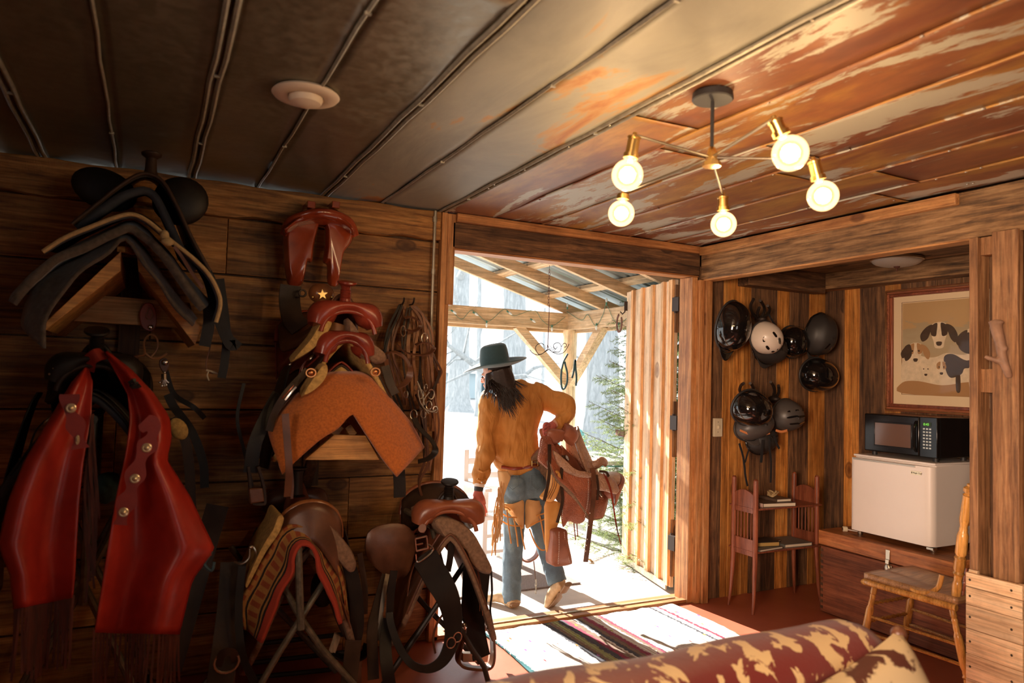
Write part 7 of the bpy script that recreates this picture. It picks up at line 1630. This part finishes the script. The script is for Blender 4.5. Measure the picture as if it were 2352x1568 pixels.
# ------------------------------------------------------------------ turned wooden chair
chr_ = thing('wooden_chair', 'glossy golden oak chair with turned legs and a saddled seat in front of the chest', 'chair', (3.74, 2.42, 0))
def turned(p0, p1, r, rings_at, n=14):
    p0, p1 = Vector(p0), Vector(p1); L_ = (p1-p0).length; M = frame(p0, (p1-p0).orthogonal(), (p1-p0).cross((p1-p0).orthogonal())); prof = []
    for k in range(49):
        t = k/48; rr = r*(.62+.38*math.sin(PI*(t*.85+.08)))
        for a in rings_at:
            if abs(t-a) < .035: rr *= 1+.22*math.cos((t-a)/.035*PI*2.5)*math.exp(-((t-a)/.02)**2)-.12
        prof.append((rr, L_*t))
    m = MB(M); m.lathe(prof, n=n); return m
x0, x1, ya, yb_ = 3.54, 3.95, 2.17, 2.66
m = MB(); rows = []
def seatf(u, v):
    x = x0+(x1-x0)*u; yy = ya+(yb_-ya)*v; e = abs(2*u-1); x = (x0+x1)/2+(x-(x0+x1)/2)*(1-.10*(1-v))
    z = .452-.018*math.exp(-((v-.45)/.22)**2)*(1-e**2)-.008*math.exp(-((u-.5)/.1)**2)*v
    return Vector((x, yy+.015*math.sin(PI*u)*v, z))
m.grid(seatf, 20, 20); st_ = m.build('seat', 'oak_seat', chr_, solid=.032, smooth=40)
m = MB(); m.tube([seatf(0, v/10)+Vector((0, 0, -.016)) for v in range(11)]+[seatf(u/10, 1)+Vector((0, 0, -.016)) for u in range(1, 11)]+[seatf(1, 1-v/10)+Vector((0, 0, -.016)) for v in range(1, 11)], .017, 8); m.build('seat_edge', 'oak_chair', st_, smooth=80)
F = {'fl': ((3.58, 2.62), (3.56, 2.70)), 'fr': ((3.91, 2.62), (3.93, 2.70)), 'bl': ((3.60, 2.22), (3.60, 2.12)), 'br': ((3.88, 2.22), (3.92, 2.12))}
for k, ((a, b), (c, d)) in F.items(): turned((c, d, 0), (a, b, .435), .020, (.25, .3, .72, .78, .84)).build('leg', 'oak_chair', chr_)
def lp(k, z): (a, b), (c, d) = F[k]; t = z/.435; return Vector((c+(a-c)*t, d+(b-d)*t, z))
for a, b, zs in (('fl', 'bl', (.16, .25)), ('fr', 'br', (.16, .25)), ('fl', 'fr', (.22, .32)), ('bl', 'br', (.2,))):
    for z in zs:
        p, q = lp(a, z), lp(b, z); m = MB(); P = [p.lerp(q, t/16) for t in range(17)]
        m.tube(P, [.0085 if not (a[0] == 'f' and b[0] == 'f') else .009+.003*(-1)**t for t in range(17)], 8); m.build('stretcher', 'oak_chair', chr_)
pt = PX(2222, 1118, 3.60); pb = Vector((3.60, 2.20, .45))
turned(pb, Vector((3.60, pt.y, pt.z-.04)), .026, (.22, .27, .42, .68, .72)).build('back_post', 'oak_chair', chr_)
m = MB(Matrix.Translation((3.60, pt.y-.001, pt.z-.04)) @ Matrix.Rotation(R(12), 4, 'X')); m.lathe([(.016, -.01), (.022, 0), (.014, .008), (.024, .022), (.024, .034), (.012, .046), (.014, .054), (.006, .06)], n=14); m.build('finial', 'oak_chair', chr_)
dx = .27
turned(pb+Vector((dx, 0, 0)), Vector((3.60+dx, pt.y, pt.z-.04)), .026, (.22, .27, .42, .68, .72)).build('back_post', 'oak_chair', chr_)
m = MB(); zc_ = pt.z-.12; m.box(3.61, 3.60+dx-.01, pt.y-.0, pt.y+.018, zc_-.07, zc_+.07); m.build('back_rail', 'trunk_lid', chr_, bevel=.005)
m = MB(); ym = pb.y*.55+pt.y*.45; m.box(3.61, 3.60+dx-.01, ym-.01, ym+.01, .62, .66); m.build('back_rail', 'trunk_lid', chr_, bevel=.005)
for k in range(4): x = 3.65+k*.055; turned((x, 2.2, .45), (x, ym, .62), .009, (.3, .6), 8).build('spindle', 'mahogany', chr_)
m = MB(); m.tube(crv([PX(2092, 1352, 3.56), PX(2110, 1360, 3.56), PX(2135, 1360, 3.565), PX(2155, 1348, 3.58), PX(2163, 1320, 3.585)], 5), [(.010, .013)]*21, 8); m.build('seat_brace', 'oak_chair', chr_, smooth=80)
# ------------------------------------------------------------------ pine box against the post, and the branch handle
bx = 3.335; a = PX(2218, 1312, bx); zt = a.z; yl = a.y; yr = PX(2349, 1345, bx).y
cr = thing('pine_box', 'pale pine board box with dark screw heads at the foot of the right-hand post', 'box', (bx+.02, (yl+yr)/2, 0))
m = MB(); zs = [0, .105, .21, .32, .43, .535, .615, zt]
for z0, z1 in zip(zs, zs[1:]): m.box(bx, bx+.018, yr, yl, z0+.001, z1-.001)
fb = m.build('front_board', 'crate_wood', cr, bevel=.002)
m = MB(); m.box(bx+.018, bx+.036, yl-.04, yl-.002, 0, zt+.01); m.build('corner_post', 'crate_wood', cr, bevel=.002)
m = MB(); m.box(bx+.018, bx+.036, yr, yr+.03, 0, zt); m.build('corner_post', 'crate_wood', cr, bevel=.002)
m = MB()
for i, (z0, z1) in enumerate(zip(zs, zs[1:])):
    for yy in (yl-.018, yr+.045): m.ell((bx, yy, (z0+z1)/2), (.0025, .0055, .0055), nu=8, nv=5)
m.build('screw', 'screw', fb, kind='stuff')
th = thing('branch_handle', 'forked bare branch used as a handle on the right-hand plank post', 'handle', PX(2300, 800, 3.37))
m = MB(); m.tube(crv([PX(a, b, 3.36+c) for a, b, c in ((2286, 738, 0), (2290, 760, -.01), (2298, 790, -.015), (2302, 820, -.012), (2312, 848, -.0), (2318, 866, .015))], 6), [.026-.0004*k for k in range(31)], 12)
m.tube(crv([PX(2306, 835, 3.35), PX(2290, 828, 3.335), PX(2272, 822, 3.32), PX(2262, 818, 3.31)], 5), [.011]*12+[.009]*4, 10); m.ell(PX(2308, 800, 3.345), (.012, .012, .012), nu=10, nv=6); m.ell(PX(2288, 740, 3.36), (.024, .034, .012), nu=12, nv=6)
bh = m.build('branch', 'branch', th, smooth=80); remesh(bh, .004, 3)
# ------------------------------------------------------------------ rug and couch
m = MB(); ra = PZ(1135, 1462, 0); 
m.grid(lambda u, v: Vector((1.80+1.40*u+.012*math.sin(v*9), 3.83-1.5*v+.008*math.sin(u*40), .014+.004*noise.noise(Vector((u*30, v*30, 0))))), 90, 60)
o = m.build('rag_rug', 'rag_rug', solid=.012, smooth=80); setp(o, 'striped cream rag rug on the red floor just inside the doorway', 'rug')
cc = thing('cowhide_couch', 'couch covered in brown and cream cowhide print in the near right corner', 'couch', (1.2, 1.3, 0))
m = MB(); rings = []
for k in range(40):
    x = .15+1.74*k/39; e = max(0, (x-1.79)/.11); f = math.sqrt(max(.05, 1-e*e)); yb = 1.40; zc_ = .745+.006*math.sin(x*9); ry, rz = .115*f, .09*f
    rings.append([Vector((x, yb+ry*math.cos(a)+.004*math.sin(x*14+a), zc_+rz*math.sin(a)+.004*math.sin(x*11))) for a in [2*PI*j/24 for j in range(24)]])
m.rings(rings); m.build('back_roll', 'cowhide', cc, smooth=80)
m = MB(); m.box(.15, 1.86, 1.31, 1.49, .12, .70); m.build('back', 'cowhide', cc, bevel=.05)
m = MB(); m.box(.15, 1.86, .55, 1.31, .12, .40); m.build('seat', 'cowhide', cc, bevel=.05)
for xx in (.3, 1.75):
    for yy in (.65, 1.4): m = MB(); m.box(xx-.03, xx+.03, yy-.03, yy+.03, 0, .12); m.build('leg', 'mahogany', cc)
pl = thing('throw_pillow', 'pale cowhide pillow with a dark corner tuft leaning on the couch back', 'pillow', (1.75, 1.2, .42))
Mp = Matrix.Translation((1.57, 1.16, .64)) @ Matrix.Rotation(R(6), 4, 'Z') @ Matrix.Rotation(R(-8), 4, 'Y') @ Matrix.Rotation(R(62), 4, 'X')
def pil(u, v, s):
    x, y_ = 2*u-1, 2*v-1; t = (1-x**4)*(1-y_**4); pin = 1-.10*(1-x*x)*abs(y_)**3 ; pin2 = 1-.10*(1-y_*y_)*abs(x)**3
    return Vector((x*.31*pin2, y_*.19*pin, s*.075*t**.5))
m = MB(Mp); m.grid(lambda u, v: pil(u, v, 1), 24, 20); m.grid(lambda u, v: pil(u, v, -1), 24, 20); m.build('cushion', 'cowhide_pale', pl, smooth=80)
m = MB(); m.ell(Mp @ Vector((.30, .18, 0)), (.022, .02, .02), nu=12, nv=8); m.build('corner_tuft', 'brown_leather', pl, smooth=80)
# ================================================================== LIGHT
wd = bpy.data.worlds.new('World'); SC.world = wd; wd.use_nodes = True; bg = wd.node_tree.nodes['Background']
bg.inputs[0].default_value = (.91, .96, 1., 1); bg.inputs[1].default_value = 2.4
def light(name, typ, loc, energy, color, **k):
    l = bpy.data.lights.new(name, typ); l.energy = energy; l.color = color
    for a, v in k.items(): setattr(l, a, v)
    o = bpy.data.objects.new(name, l); COL.objects.link(o); o.location = loc; return o
s = light('sun', 'SUN', (2, 10, 8), 24, (1, .93, .82), angle=R(.6))
to_sun = Vector((-.08, 1, math.tan(R(28)))).normalized(); s.rotation_euler = to_sun.to_track_quat('Z', 'Y').to_euler()
for p in BULBS: light('bulb_light', 'POINT', p, 6.2, (1, .7, .4), shadow_soft_size=.03)
w_ = light('window_fill', 'AREA', (1.5, -2.32, 1.55), 10, (1, .8, .6), shape='RECTANGLE', size=1.2, size_y=1.1); w_.rotation_euler = (R(-90), 0, 0)
w_.rotation_euler = Vector((0, -1, 0)).to_track_quat('Z', 'Y').to_euler()
w2 = light('window_fill', 'AREA', (-1.9, -.6, 1.6), 58, (1, .7, .5), shape='RECTANGLE', size=1.1, size_y=1.1, spread=R(66)); w2.rotation_euler = Vector((-5.95, -3.3, .5)).to_track_quat('Z', 'Y').to_euler()  # added warm fill through the added left-wall window, aimed at the alcove
vs = SC.view_settings; vs.view_transform = 'Standard'; vs.look = 'None'; vs.gamma = 1; vs.use_curve_mapping = False; vs.exposure = 0
SC.cycles.use_denoising = True; SC.cycles.max_bounces = 8; SC.cycles.sample_clamp_indirect = 6; SC.cycles.caustics_reflective = False; SC.cycles.caustics_refractive = False
bpy.context.view_layer.update()
